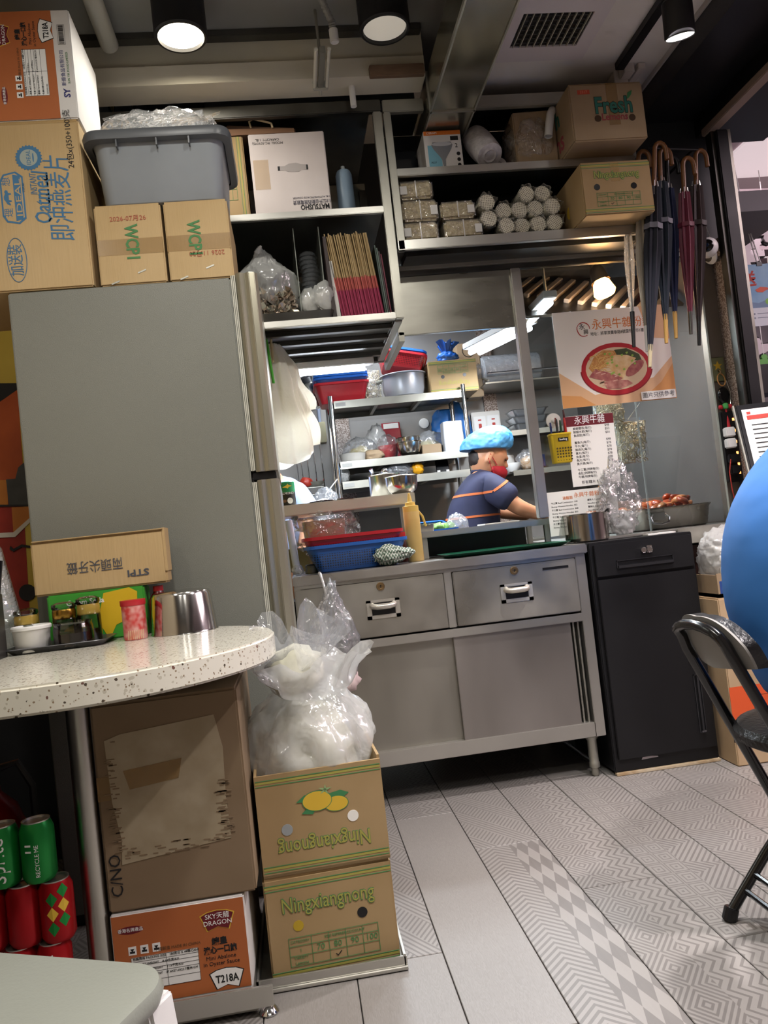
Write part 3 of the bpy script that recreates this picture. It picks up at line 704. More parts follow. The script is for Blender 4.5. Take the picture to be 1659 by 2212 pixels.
cat_pts = [(-.022,-.006),(-.018,.002),(-.01,.006),(-.004,.010),(.004,.010),(.012,.006),(.017,.008),(.022,.005),(.021,-.001),(.014,-.002),(.012,-.010),(.009,-.010),(.008,-.003),(-.006,-.003),(-.008,-.010),(-.011,-.010),(-.012,-.002),(-.018,-.007)]
decal('printed_animal', t, cat_pts, B, face(t, 17, 428, .0014), UP)
MB().box((-.2, -.1806, .47), (.205, -.17, .4795)).build('tape', MATS['tape_clear'], t)

# abalone cartons
def abalone(name, label, x0, x1, y0, z0, z1, depth, rot, du=0, dv=0):
    w, h = (x1-x0), (z1-z0)
    t = thing(name, label, 'carton', ((x0+x1)/2, y0+depth/2, z0))
    MB().box((-w/2,-depth/2,0), (w/2,depth/2,h)).build('body', MATS['carton_white'], t, .003)
    yf = -depth/2
    pw, ph = (h, w) if rot else (w, h)      # print width, height
    def q(u, v, o=.001):  # u right, v up on the unrotated print, in metres from the print centre
        cx, cz = 0, h/2
        if o != .0004 and not (rot and v < -ph/2+.04): u += du; v += dv
        return (cx+u, yf-o, cz+v) if not rot else (cx-v, yf-o, cz+u)
    D = UP if rot else FRONT
    decal('printed_panel', t, rect(pw-.004, ph-.048-.004, 0, .023), MATS['carton_orange'], q(0, 0, .0004), D)
    k = MATS['ink_black']; wm = MATS['ink_white']
    fan = lambda s: [(-.034*s,.012*s),(-.02*s,.018*s),(0,.0205*s),(.02*s,.018*s),(.034*s,.012*s),(.022*s,-.02*s),(0,-.013*s),(-.022*s,-.02*s)]
    decal('printed_fan', t, fan(1.06), k, q(.098, -.072, .0007), D); decal('printed_fan', t, fan(.98), wm, q(.098, -.072, .001), D)
    text(t, 'T218A', .021, q(.098, -.073, .0015), D, k, bold=.0005, width=.047)
    text(t, 'Mini Abalone\nin Oyster Sauce', .0115, q(.09, -.034, .001), D, k); text(t, '蠔皇', .016, q(.09, .004, .001), D, k, bold=.0006); text(t, '溏心一口鮑', .016, q(.09, -.013, .001), D, k, width=.068, bold=.0006)
    decal('printed_fan', t, fan(1.05), MATS['ink_yellow'], q(.09, .047, .0007), D); decal('printed_fan', t, fan(.97), MATS['ink_maroon'], q(.09, .047, .001), D)
    text(t, 'SKY天龍\nDRAGON', .0135, q(.09, .049, .0015), D, wm)
    decal('printed_oval', t, ell(.026, .008), MATS['ink_maroon'], q(-.085, .055, .0007), D); text(t, '香港名牌產品', .0085, q(-.085, .055, .0012), D, wm)
    text(t, '中國製造 MADE IN CHINA', .008, q(.005, .008, .001), D, MATS['ink_brown'])
    decal('printed_table', t, rect(.135, .066), wm, q(-.022, -.034, .0007), D); frame_decal('printed_grid', t, .135, .066, .0007, k, q(-.022, -.034, .001), D, cols=(.52,), rows=(.25, .5, .62, .74, .86))
    for i, s in enumerate(('包裝規格 PACKING SIZE    180克/G X 48罐/CANS', '淨重 NET WEIGHT    8.64千克/KG', '毛重 GROSS WEIGHT    11.5千克/KG', '體積 MEASUREMENT    37.6X27.6X23.7厘米/CM', '生產日期 (日/月/年)', '3502/01183')):
        text(t, s, .0062, q(-.086, -.005-.0115*i, .0014), D, k, align='LEFT')
    for i in range(3):
        decal('printed_icon', t, rect(.016, .017), wm, q(-.085+.024*i, .013, .0007), D); decal('printed_icon', t, [(-.005,-.005),(.005,-.005),(.005,-.001),(.001,-.001),(.004,.004),(-.004,.004),(-.001,-.001),(-.005,-.001)], k, q(-.085+.024*i, .013, .0010), D)
    if rot:
        bars = MB(); rb = random.Random(2); x = -.026
        while x < .026: wv = rb.choice((.0008, .0014, .002)); bars.box((x, -.007, 0), (x+wv, .007, .0002)); x += wv+rb.choice((.0008, .0016))
        o = bars.build('barcode', k, t); o.matrix_basis = basis(q(.085, -ph/2+.026, .0006), *D)
        frame_decal('printed_frame', t, .058, .02, .0006, k, q(.085, -ph/2+.026, .0006), D)
        text(t, '新億食品有限公司', .013, q(-.012, -ph/2+.030, .0006), D, mat('ink_violet', '3a3c78', .6)); text(t, 'SUN YIK FOOD LIMITED', .0085, q(-.012, -ph/2+.016, .0006), D, MATS['ink_green'])
        text(t, 'SY', .024, q(-.085, -ph/2+.024, .0006), D, MATS['ink_violet'], bold=.0008)
    return t
abalone('abalone_carton', 'orange and white abalone carton on its side, topmost of the stack on the refrigerator', -.733, -.478, 2.255, 2.228, 2.545, .31, True, 0, .012)

for i, (x0, x1, lab) in enumerate(((-.464, -.280, 'brown carton stamped WCP1 with an upright red date, left of its pair'), (-.272, -.092, 'brown carton stamped WCP1 with an upside-down red date, right of its pair'))):
    t = carton('wcp_carton', lab, 'carton', x0, x1, 2.254, 1.7425, 1.970, .34, MATS['kraft'], group='small cartons on the refrigerator')
    MB().box((-.09, -.1708, .085), (.09, -.1692, .13)).build('tape', MATS['tape'], t)
    text(t, 'WCP1', .050, (.004 if i == 0 else -.012, -.1712, .118), ((0,0,-1), (1,0,0)), MATS['ink_green'], bold=.0012, width=.10)
    if i == 0: text(t, '2026-07月26', .019, (0, -.1712, .188), FRONT, mat('ink_rust', 'b0604a', .7))
    else: text(t, '2026 11月20', .019, (.02, -.1712, .075), FLIP, MATS['ink_rust'])
    for dx in (-.045, .035): MB().box((dx-.012, -.1715, .022), (dx+.012, -.1692, .026)).build('staple', MATS['steel_dull'], t).rotation_euler = (0, -.35, 0)

# grey storage bin with a bag of folded sheets
bn = thing('storage_bin', 'grey plastic storage bin with rolled rim on the small cartons', 'bin', (-.268, 2.40, 1.974))
def rrect(w, d, r, z, n=6):
    P = []
    for cx, cy, a0 in ((w/2-r, d/2-r, 0), (-w/2+r, d/2-r, 90), (-w/2+r, -d/2+r, 180), (w/2-r, -d/2+r, 270)):
        for i in range(n+1):
            a = R(a0+90*i/n); P.append(V((cx+r*math.cos(a), cy+r*math.sin(a), z)))
    return P
b = MB(); b.loft([rrect(.325,.27,.03,0), rrect(.335,.28,.035,.004), rrect(.36,.31,.04,.165), rrect(.375,.325,.04,.180), rrect(.378,.328,.04,.196), rrect(.352,.302,.04,.196), rrect(.33,.275,.03,.012)], cap=False)
n7 = len(rrect(1,1,.1,0)); b.f.append(tuple(range(n7))); b.f.append(tuple(range(6*n7, 7*n7)))
b.build('tub', MATS['grey_plastic'], bn, smooth=50)
rim = MB(); rim.loft([rrect(.372,.322,.04,.168), rrect(.412,.362,.045,.171), rrect(.418,.368,.048,.186), rrect(.41,.36,.045,.198), rrect(.37,.32,.04,.198)], cap=False); rim.build('rim', mat('bin_rim', '5d6064', .35), bn, smooth=50)
for x in (-.11, .0, .09): MB().box((x-.002, -.178, .150), (x+.002, -.155, .171)).build('rib', MATS['bin_rim'], bn)
pb = thing('sheet_bag', 'crinkled clear plastic bag of folded white sheets on top of the grey bin', 'bag', (-.275, 2.36, 2.176))
MB().loft([rrect(.30,.16,.02,.0), rrect(.29,.15,.03,.010), rrect(.25,.11,.03,.016)]).build('folded_sheets', MATS['paper'], pb, smooth=30)
def crumple(p, d):
    return V((p.x, p.y, p.z + .012*noise.noise(p*38) + .02*max(0, p.x/.16)))
blob('film', MATS['film_clear'], pb, (.165, .11, .042), 5, .16, 3.0, 4, fn=crumple)
tw = MB()
for i in range(7):
    a = i*.9; x = -.14+.047*i; tw.add([(x, -.1, .05+.01*math.sin(a)), (x+.05, -.09, .06+.012*math.sin(a+1)), (x+.045, -.02, .085+.012*math.cos(a)), (x-.004, -.01, .07+.01*math.cos(a))], [(0,1,2,3)])
tw.build('film_edge', MATS['film_clear'], pb)['kind'] = 'stuff'

# ------------------------------------------------------------------ under the table: dolly, cartons, lemon boxes
dl = thing('low_trolley', 'low stainless platform with a lipped edge and levelling foot under the cartons', 'platform', (-.38, 1.855, 0))
MB().box((-.07, -.155, .006), (.20, .22, .012)).build('deck', SD, dl); MB().box((-.07, -.175, .020), (.235, -.168, .062)).build('lip', S, dl, .001); MB().box((.19, -.168, .020), (.194, .2, .055)).build('lip', S, dl, .001)
for x in (-.05, .222):
    for y in (-.160, .19): MB().lathe([(0,0),(.019,0),(.021,.004),(.012,.016),(.007,.018),(.007,.03)], (x if y < 0 else min(x,.17), y, 0), 18).build('foot', MATS['chrome'], dl, smooth=True)
abalone('abalone_carton', 'orange abalone carton on the low platform beneath the big torn-label carton', -.457, -.186, 1.695, .0125, .246, .34, False, -.012, .028)
cn = carton('moving_carton', 'big brown carton with a torn pale label and C/NO lettering under the table', 'carton', -.458, -.158, 1.70, .2485, .672, .36, MATS['kraft_dark'])
cn.rotation_euler = (0, 0, 0)
decal('label_patch', cn, [(.0,-.01),(.225,.012),(.222,.1),(.226,.2),(.214,.27),(.06,.258),(.02,.255),(-.012,.245),(-.008,.12),(.004,.04)], mat('torn_label', 'ac9f86', .9, noise_scale=14, color2='9c8d72'), (-.115, -.1808, .105), FRONT)
decal('label_scrap', cn, [(.03,.14),(.13,.15),(.14,.19),(.02,.18)], MATS['tape'], (-.115, -.1816, .105), FRONT)
text(cn, 'C/NO', .034, (-.128, -.1812, .075), UP, MATS['ink_black'])
rr = random.Random(9); sc_ = MB()
for i in range(120):
    s = rr.choice((0, 1, 2))
    x, z = ((.105+rr.uniform(-.01,.012), rr.uniform(.12,.24)) if s == 0 else (rr.uniform(-.11,.10), .108+rr.uniform(-.005,.02)) if s == 1 else (-.118+rr.uniform(-.006,.01), rr.uniform(.12,.36)))
    sc_.box((x-rr.uniform(.004,.014), -.1816, z-.0012), (x+.004, -.1806, z+.0012))
sc_.build('torn_fibres', MATS['kraft_dark'], cn)['kind'] = 'stuff'
MB().box((-.15, -.1808, .228), (.02, -.1798, .277)).build('tape', MATS['tape'], cn)

tr = thing('lemon_tray', 'shallow stainless tray on the floor under the two lemon boxes', 'tray', (-.02, 1.94, 0))
MB().box((-.165, -.175, .002), (.165, .22, .010)).build('base', SD, tr)
for a, c in (((-.165,-.175,.002),(.165,-.17,.030)), ((.158,-.175,.002),(.163,.22,.034)), ((-.165,-.175,.002),(-.16,.22,.034))): MB().box(a, c).build('side', S, tr, .001)
MB().tube([(-.165,-.178,.006),(.165,-.178,.006)], .0045, 8).build('rolled_edge', S, tr, smooth=True)
l1 = carton('lemon_box', 'lower brown lemon box with yellow-green lettering upright, ticked at 80', 'carton', -.162, .124, 1.785, .0105, .233, .38, MATS['kraft_lemon'], rz=R(3), group='lemon boxes by the counter')
bands(l1, (.008, .196)); text(l1, 'Ningxiangnong', .046, (-.005, -.1910, .160), FRONT, MATS['ink_green'], width=.206, bold=.0013); text(l1, 'Ningxiangnong', .046, (-.005, -.1915, .160), FRONT, MATS['ink_lime'], width=.205, bold=-.0002)
crate_print(l1, .20, .062, .060, tick=2); hole(l1, -.075, .115, .0115, mat('lemon_skin', 'b89a28', .5)); hole(l1, .068, .118, .0115)
l2 = thing('lemon_box', 'upper open brown lemon box printed with lemons and upside-down lettering', 'carton', (-.013, 1.973, .2365), R(2), 'lemon boxes by the counter')
w, dpt, h = .283, .375, .222
b = MB(); b.box((-w/2,-dpt/2,0), (w/2,-dpt/2+.006,h)); b.box((-w/2,dpt/2-.006,0), (w/2,dpt/2,h+.012)); b.box((-w/2,-dpt/2+.006,0), (-w/2+.006,dpt/2-.006,h)); b.box((w/2-.006,-dpt/2+.006,0), (w/2,dpt/2-.006,h+.008)); b.box((-w/2,-dpt/2,0), (w/2,dpt/2,.006))
b.build('body', MATS['kraft_lemon'], l2)
bands(l2, (.010, .198)); text(l2, 'Ningxiangnong', .046, (.0, -.1881, .058), FLIP, MATS['ink_green'], width=.206, bold=.0013); text(l2, 'Ningxiangnong', .046, (.0, -.1886, .058), FLIP, MATS['ink_lime'], width=.205, bold=.0002)
hole(l2, -.08, .098, .0125, mat('grey_inner', '9aa0a2', .5)); hole(l2, .068, .106, .0125, MATS['paper'])
YL, GL = MATS['ink_yellow'], mat('ink_leaf', '3f8050', .7)
p = (0, -.1884, .155)
decal('printed_leaf', l2, [(-.055,-.002),(-.035,.012),(-.012,.010),(-.02,-.004)], GL, p); decal('printed_leaf', l2, [(-.045,-.028),(-.03,-.016),(-.012,-.02),(-.02,-.032)], GL, p); decal('printed_leaf', l2, [(.02,.008),(.045,.012),(.064,.004),(.05,-.004),(.02,-.006)], GL, p)
decal('printed_outline', l2, ell(.0335, .0225, cx=-.008, cy=-.004), GL, (p[0], p[1]-.00025, p[2])); decal('printed_outline', l2, ell(.0275, .0175, cx=.034, cy=-.016), GL, (p[0], p[1]-.0001, p[2])); decal('printed_lemon', l2, ell(.032, .021, cx=-.008, cy=-.004), YL, (p[0], p[1]-.0003, p[2])); decal('printed_lemon', l2, ell(.026, .016, cx=.034, cy=-.016), YL, (p[0], p[1]-.0002, p[2]))
for i in range(5):
    a = 1.2*i+.3; decal('printed_petal', l2, [(.012+.003*math.cos(a+1.5), .018+.003*math.sin(a+1.5)), (.012+.016*math.cos(a), .018+.012*math.sin(a)), (.012+.003*math.cos(a-1.5), .018+.003*math.sin(a-1.5))], mat('ink_paleleaf', '8fae78', .7), (p[0], p[1]-.0006, p[2]))

# big translucent bag bulging out of the open box
bg = thing('rubbish_bag', 'bulging translucent white plastic bag stuffed into the open lemon box', 'bag', (-.018, 1.95, .245))
def bagfn(p, d):
    z = p.z; k = 1.0
    if d.z > .45: k = 1-.45*((d.z-.45)/.55)
    k *= 1+.035*math.sin(9*math.atan2(d.y, d.x)+3*d.z)
    x, y = p.x*k, p.y*k
    if z < .02: f = min(1, max(0, (z+.05)/.06)); lx, ly = .118+.03*f, .138+.03*f; x = max(-lx, min(lx, x)); y = max(-ly, min(ly, y))
    return V((x, y, z))
blob('film', MATS['film_milky'], bg, (.150, .158, .190), 11, .10, 2.2, 5, loc=(.0, .0, .04), fn=bagfn, crease=.25)
blob('contents', mat('foam_cream', 'eceadb', .6, noise_scale=14, color2='cfcdb8'), bg, (.110, .125, .150), 3, .16, 2.6, 4, loc=(.0, .0, .05))
def ruf(seed, z0, z1, r0, r1, amp, cx=0, cy=0):
    def f(u, v):
        a = 2*math.pi*u; n1 = noise.noise(V((math.cos(a)*1.6+seed, math.sin(a)*1.6, v*1.2)))
        r = r0+(r1-r0)*v**.8 + amp*v*n1*1.8 + .012*v*math.sin(11*a+seed)
        z = z0+(z1-z0)*v + amp*1.6*v*noise.noise(V((math.cos(a)*2+seed+9, math.sin(a)*2, v)))
        return (cx+r*math.cos(a), cy+r*math.sin(a), z)
    return f
MB().grid(ruf(2, .355, .435, .075, .140, .045, .018, -.03), 56, 9).build('gathered_top', MATS['film_milky'], bg, smooth='all', fix=False)
MB().grid(ruf(6, .365, .525, .055, .09, .05, .0, -.02), 48, 9).build('gathered_top', MATS['film_grey'], bg, smooth='all', fix=False)
blob('contents', MATS['foam_cream'], bg, (.075, .07, .06), 8, .2, 3, 3, loc=(-.02, -.03, .36))
ear = MB().grid(lambda u, v: (-.055-.05*math.sin(math.pi*v)*(.6+.4*u), -.10-.05*u, .40+.075*v+.012*math.sin(7*u)), 8, 12); ear.build('handle_loop', MATS['film_grey'], bg, smooth='all', fix=False)

# drinks stacked under the table
def can(name, label, c, colour, kind, rz):
    t = thing(name, label, 'can', c, rz, 'drink cans under the table')
    r = .0325
    MB().lathe([(0,.004),(.024,.003),(.027,0),(.0325,.010),(.0325,.100),(.0265,.115)], n=28).build('body', colour, t, smooth=30)
    MB().lathe([(.0265,.115),(.0268,.1175),(.0245,.1175),(.0235,.1135),(0,.1135)], n=28).build('lid', MATS['steel'], t, smooth=30)
    wrapm = MATS['ink_white']
    def wrap_text(s, size, z, a0, m, vertical=True, width=None):
        o = text(t, s, size, (0, 0, 0), ((1,0,0), (0,1,0)), m, width=width)
        o.matrix_basis = Matrix.Identity(4)
        for v in o.data.vertices:
            x, y = (v.co.x, v.co.y)
            if vertical: ang, zz = a0-(y)/r, z+x
            else: ang, zz = a0+x/r, z+y
            rr_ = r+.0004+v.co.z; v.co = V((rr_*math.cos(ang), rr_*math.sin(ang), zz))
    if kind == 'lemonlime':
        wrap_text('Sprite', .040, .055, R(-80), wrapm, width=.085)
    elif kind == 'lemonlime_back':
        wrap_text('RECYCLE ME', .011, .045, R(-70), wrapm); wrap_text('▮▮', .012, .07, R(-100), wrapm)
    elif kind == 'cola':
        wrap_text('Coca-Cola', .026, .055, R(-85), wrapm, width=.09)
    return t
GR, RD = mat('can_green', '1e8a3c', .3, .5), mat('can_red', 'a8141c', .3, .5)
cans = [(12, 1835, GR, 'lemonlime', 'green soda can showing big white lettering, at the photo edge'), (88, 1826, GR, 'lemonlime_back', 'green soda can showing its small print, beside the table pole'),
        (58, 1950, RD, 'plain', 'red cola can on the middle layer under the green small-print can'), (128, 1938, RD, 'plain', 'red soda can with green and yellow diamonds beside the table pole'), (-16, 1958, RD, 'cola', 'red cola can on the middle layer at the photo edge'),
        (52, 2062, RD, 'cola', 'red cola can on the bottom layer behind the grey stool'), (124, 2050, RD, 'cola', 'red cola can on the bottom layer against the table pole')]
for i, (px, py, m_, kd, lab) in enumerate(cans):
    p = aty(px-6, py, 1.655)
    z = (.357, .2385, .120)[0 if i < 2 else 1 if i < 5 else 2]
    c = can('soda_can', lab, (p.x, 1.655, z), m_, kd, R(-8))
    if i >= 4: can('soda_can', ('dark red can, leftmost', 'dark red can, middle one', 'dark red can, rightmost')[i-4]+' of the lowest layer on the floor', (p.x, 1.655, .0015), RD, 'plain', R(20))
    if i == 3:
        for j in range(3):
            for q in (-1, 1):
                mb = MB(); pts = []
                for (du, dv) in ((0,-.014), (.011,0), (0,.014), (-.011,0)):
                    a = R(-62)+(du+q*.011)/.0325; pts.append((.0330*math.cos(a), .0330*math.sin(a), .03+.028*j+dv+(.014 if q > 0 else 0)))
                mb.add(pts, [(0,1,2,3)]).build('printed_diamond', MATS['can_green'] if (j+q) % 2 else MATS['ink_yellow'], c)
fx = thing('fire_extinguisher', 'dark red fire extinguisher in the shadow under the table', 'extinguisher', (-.78, 1.98, 0))
MB().lathe([(0,0),(.075,0),(.08,.01),(.08,.36),(.06,.42),(.028,.455),(.022,.49),(0,.49)], n=28).build('cylinder', mat('fire_red', '8a1016', .3), fx, smooth=40)
MB().cyl((0,0,.49), (0,0,.53), .02, n=14).build('valve', MATS['steel_dull'], fx); MB().box((-.12,-.012,.53), (.02,.012,.545)).build('lever', MATS['black_plastic'], fx, .003)
MB().tube([(.02,0,.51),(.07,0,.52),(.1,0,.46),(.1,0,.3)], .009, 8).build('hose', MATS['black_plastic'], fx, smooth=True)

# foreground stool
st = thing('stool', 'grey square plastic stool with rounded corners and white legs in the foreground', 'stool', (-.430, .945, 0), R(-25))
s = MB(); s.loft([rrect(.31,.31,.05,.415,8), rrect(.345,.345,.06,.425,8), rrect(.355,.355,.065,.438,8), rrect(.345,.345,.06,.449,8), rrect(.32,.32,.05,.4515,8), rrect(.10,.10,.03,.450,8)])
s.build('seat', mat('stool_grey', '8d9188', .35, bump=.05, bump_scale=150), st, smooth=50)
for sx in (-1, 1):
    for sy in (-1, 1):
        MB().loft([[V((sx*.175+a*.018, sy*.175+c*.018, 0)) for a, c in ((-1,-1),(1,-1),(1,1),(-1,1))], [V((sx*.142+a*.024, sy*.142+c*.024, .425)) for a, c in ((-1,-1),(1,-1),(1,1),(-1,1))]]).build('leg', MATS['white_plastic'], st, .004)
MB().box((-.135,-.135,.385), (.135,.135,.42)).build('apron', MATS['white_plastic'], st)
# ------------------------------------------------------------------ on the table
def pane_glass(name, tint='ffffff', rough=.0, k=.5):
    m = bpy.data.materials.new(name); m.use_nodes = True; nt = m.node_tree; nt.nodes.remove(nt.nodes['Principled BSDF'])
    tr = nt.nodes.new('ShaderNodeBsdfTransparent'); tr.inputs[0].default_value = srgb(tint)
    gl = nt.nodes.new('ShaderNodeBsdfGlossy'); gl.inputs['Roughness'].default_value = rough
    fr_ = nt.nodes.new('ShaderNodeFresnel'); fr_.inputs[0].default_value = 1.45
    ms = nt.nodes.new('ShaderNodeMixShader'); ln(nt, X(nt, fr_.outputs[0])*k+.015, ms.inputs[0])
    nt.links.new(tr.outputs[0], ms.inputs[1]); nt.links.new(gl.outputs[0], ms.inputs[2]); nt.links.new(ms.outputs[0], nt.nodes['Material Output'].inputs[0])
    MATS[name] = m; return m
pane_glass('jar_glass', 'eef2ee', .02, 1.6); pane_glass('pane', 'f2f6f6', .02, .8)
ZT = .7705
pb_ = thing('mixing_bowl', 'upturned shiny steel bowl at the back of the terrazzo table', 'bowl', (-.305, 2.08, ZT))
MB().lathe([(0,.106),(.055,.106),(.070,.102),(.0745,.094),(.083,.004),(.0845,0),(.082,0),(.0735,.09),(0,.10)], n=48).build('shell', mat('bowl_steel', 'c9c7c4', .14, 1), pb_, smooth=35)
tp = thing('toothpick_tub', 'clear toothpick tub with red printed wrap and red lid', 'tub', (-.418, 2.03, ZT), R(8))
MB().lathe([(0,0),(.027,0),(.029,.006),(.029,.086),(0,.086)], n=24).build('body', mat('tooth_wrap', 'd9a29c', .3, noise_scale=60, color2='c23a38', detail=1), tp, smooth=35)
MB().lathe([(.030,.084),(.031,.086),(.031,.098),(0,.099)], n=24).build('lid', MATS['red_plastic'], tp, smooth=35)
for i in range(9): a = -2.2+i*.16; MB().cyl((.0292*math.cos(a), .0292*math.sin(a), .002), (.0292*math.cos(a+.1), .0292*math.sin(a+.1), .024), .0008, n=5).build('toothpick', mat('bamboo', 'd8c49a', .6), tp)
ty = thing('condiment_tray', 'dull steel tray holding the condiment jars on the table', 'tray', (-.60, 2.045, ZT))
MB().loft([rrect(.21,.12,.02,0), rrect(.235,.145,.025,.012), rrect(.245,.155,.028,.013), rrect(.243,.153,.028,.0145), rrect(.23,.14,.025,.013), rrect(.205,.115,.02,.002)]).build('pan', mat('tray_grey', '85858a', .35, .9), ty, smooth=40)
def pot(name, label, cat, x, y, parts, group=None, z=ZT+.0025):
    t = thing(name, label, cat, (x, y, z), 0, group)
    for nm, prof, m, sm in parts: MB().lathe(prof, n=28).build(nm, m, t, smooth=sm)
    return t
pot('sugar_pot', 'white plastic sugar tub on the condiment tray', 'tub', -.660, 2.015, [('body', [(0,0),(.036,0),(.039,.004),(.044,.060),(.0455,.062),(.043,.063),(.040,.05),(0,.045)], MATS['white_plastic'], 35), ('rim', [(.0445,.052),(.047,.054),(.047,.060),(.0445,.063)], MATS['white_plastic'], 35)])
j = pot('sauce_jar', 'squat glass jar of dark soy sauce on the condiment tray', 'jar', -.563, 2.020, [('glass', [(0,0),(.044,0),(.047,.004),(.047,.045),(.044,.055),(.046,.060),(.0445,.060),(.0425,.055),(.0455,.045)], MATS['jar_glass'], 35), ('sauce', [(0,.003),(.043,.003),(.0455,.006),(.0455,.034),(0,.034)], mat('soy', '2a0f0a', .1, coat=.5), 35)])
for k, (x, y, hgt, liq, lab) in enumerate(((-.690, 2.075, .100, 'paleoil', 'small glass jar with a bulb stopper beside the sugar tub'), (-.597, 2.075, .105, 'amber', 'glass jar with a gold collar and glass lid between its neighbours'), (-.540, 2.085, .112, 'oilclear', 'glass jar of clear yellow oil with a round glass lid, rightmost on the tray'))):
    LM = {'paleoil': mat('paleoil', 'c9b8a0', .2, alpha=.5), 'amber': mat('amber', '241408', .15), 'oilclear': mat('oilclear', '3a2a12', .15)}[liq]
    t = pot('condiment_jar', lab, 'jar', x, y, [('glass', [(0,0),(.027,0),(.029,.004),(.029,hgt*.62),(.024,hgt*.72),(.026,hgt*.76),(.0265,hgt*.84),(.024,hgt*.86)], MATS['jar_glass'], 35),
        ('liquid', [(0,.003),(.0275,.003),(.0275,hgt*.3),(0,hgt*.3)], LM, 35), ('stopper', [(.0,hgt*.86),(.027,hgt*.86),(.030,hgt*.90),(.029,hgt*.98),(.018,hgt*1.03),(0,hgt*1.04)], MATS['jar_glass'], 35)], 'condiment jars on the tray')
    MB().lathe([(.0268,hgt*.62),(.0285,hgt*.66),(.0285,hgt*.82),(.0268,hgt*.86)], n=28).build('collar', mat('gold_lid', 'a5813a', .25, 1) if k == 1 else mat('oil_band', 'c9a850', .2, alpha=.6), t, smooth=True)
gb = carton('soda_box', 'green and yellow cream soda carton standing behind the condiment jars', 'carton', -.650, -.405, 2.12, ZT, .8985, .078, mat('soda_green', '3f9a34', .5), flaps=False)
text(gb, 'Cream Soda', .019, (-.075, -.0400, .103), FRONT, MATS['ink_white'], align='LEFT', bold=.0004)
decal('printed_wedge', gb, [(.025,.0),(.045,.035),(.10,.055),(.105,.115),(.085,.128),(.02,.12),(.0,.05)], mat('soda_yellow', 'd9b420', .5), (0, -.0396, 0)); decal('printed_wedge', gb, [(-.12,.0),(-.03,.0),(-.035,.06),(-.08,.04)], MATS['soda_yellow'], (0, -.0396, 0))
text(gb, '330ml x 8', .012, (.08, -.0400, .02), ((0,0,1), (-1,0,0)), MATS['ink_white'])
sp = carton('toothpick_carton', 'worn brown carton with upside-down Chinese lettering leaning against the refrigerator', 'carton', -.680, -.342, 2.125, .8995, 1.040, .07, MATS['kraft'], bevel=.005)
text(sp, '兩頭尖牙籤', .034, (-.012, -.0362, .066), FLIP, mat('ink_slate', '4a4e58', .7), width=.140); text(sp, 'STPI', .024, (.095, -.0362, .035), FLIP, MATS['ink_slate'], bold=.0006, width=.055)
for a, c in (((-.165,-.04,.1405),(.168,.03,.1435)), ((.164,-.034,.03),(.172,.03,.145))): MB().box(a, c).build('torn_flap', MATS['kraft'], sp, .001)
rb_ = thing('sauce_bottle', 'dark red bottle standing behind the upturned bowl', 'bottle', (-.375, 2.155, ZT))
MB().lathe([(0,0),(.026,0),(.028,.005),(.028,.085),(.014,.105),(.012,.118),(0,.118)], n=20).build('body', mat('bottle_red', '5a0c12', .2, coat=.4), rb_, smooth=40)
MB().lathe([(.0135,.105),(.0135,.122),(0,.123)], n=16).build('cap', MATS['red_plastic'], rb_, smooth=40)
cp = thing('cup_sleeve', 'sleeve of nested white paper cups in clear film at the table edge', 'cups', (-.752, 2.13, ZT), R(20))
for i in range(22): MB().lathe([(.041,.012*i),(.044,.012*i+.011),(.0425,.012*i+.0115),(.039,.012*i+.002)], n=20).build('cup', mat('cup_white', 'cfd4d2', .5), cp, smooth=True)
for c in cp.children: c.rotation_euler = (0, R(-10), 0)
o = MB().lathe([(.046,0),(.047,.26),(.03,.30),(0,.305)], n=24).build('film', MATS['film_clear'], cp, smooth=True, fix=False); o.rotation_euler = (0, R(-10), 0)
sb = thing('straw_holder', 'dark square holder of black drinking straws at the photo edge', 'holder', (-.742, 1.95, ZT))
MB().loft([rrect(.07,.07,.008,0), rrect(.07,.07,.008,.15), rrect(.062,.062,.006,.15), rrect(.062,.062,.006,.01)]).build('box', mat('holder_grey', '4c4a48', .4, .6), sb, .001)
rg = random.Random(5)
for i in range(14): x, y = rg.uniform(-.022,.022), rg.uniform(-.02,.02); MB().cyl((x*.6, y*.6, .012), (x*1.5+.012, y*1.3, .235+rg.uniform(-.015,.015)), .0035, n=8).build('straw', MATS['black_plastic'], sb, smooth=True)

# ------------------------------------------------------------------ on the counter
ZC = .8505
def holes_mat(name, col, scale=110, hole='0b1a38', thr=.3, rough=.35):
    m = bpy.data.materials.new(name); m.use_nodes = True; nt = m.node_tree; b = nt.nodes['Principled BSDF']; b.inputs['Roughness'].default_value = rough
    tc = nt.nodes.new('ShaderNodeTexCoord'); sp_ = nt.nodes.new('ShaderNodeSeparateXYZ'); nt.links.new(tc.outputs['Object'], sp_.inputs[0])
    x, y, z = (X(nt, sp_.outputs[i]) for i in range(3))
    u = ((x+y*.0)*scale).fract()-.5; w = (z*scale).fract()-.5
    f = u.abs().lt(thr)*w.abs().lt(thr)*z.gt(.014)*z.lt(.068)
    mx = nt.nodes.new('ShaderNodeMix'); mx.data_type = 'RGBA'; ln(nt, f, mx.inputs[0]); mx.inputs[6].default_value = srgb(col); mx.inputs[7].default_value = srgb(hole)
    nt.links.new(mx.outputs[2], b.inputs['Base Color']); MATS[name] = m; return m
holes_mat('basket_blue', '2b63b4'); holes_mat('basket_red', 'b5222c', hole='5a0c10'); holes_mat('basket_white', 'dfe3ea', hole='8fa0b8')
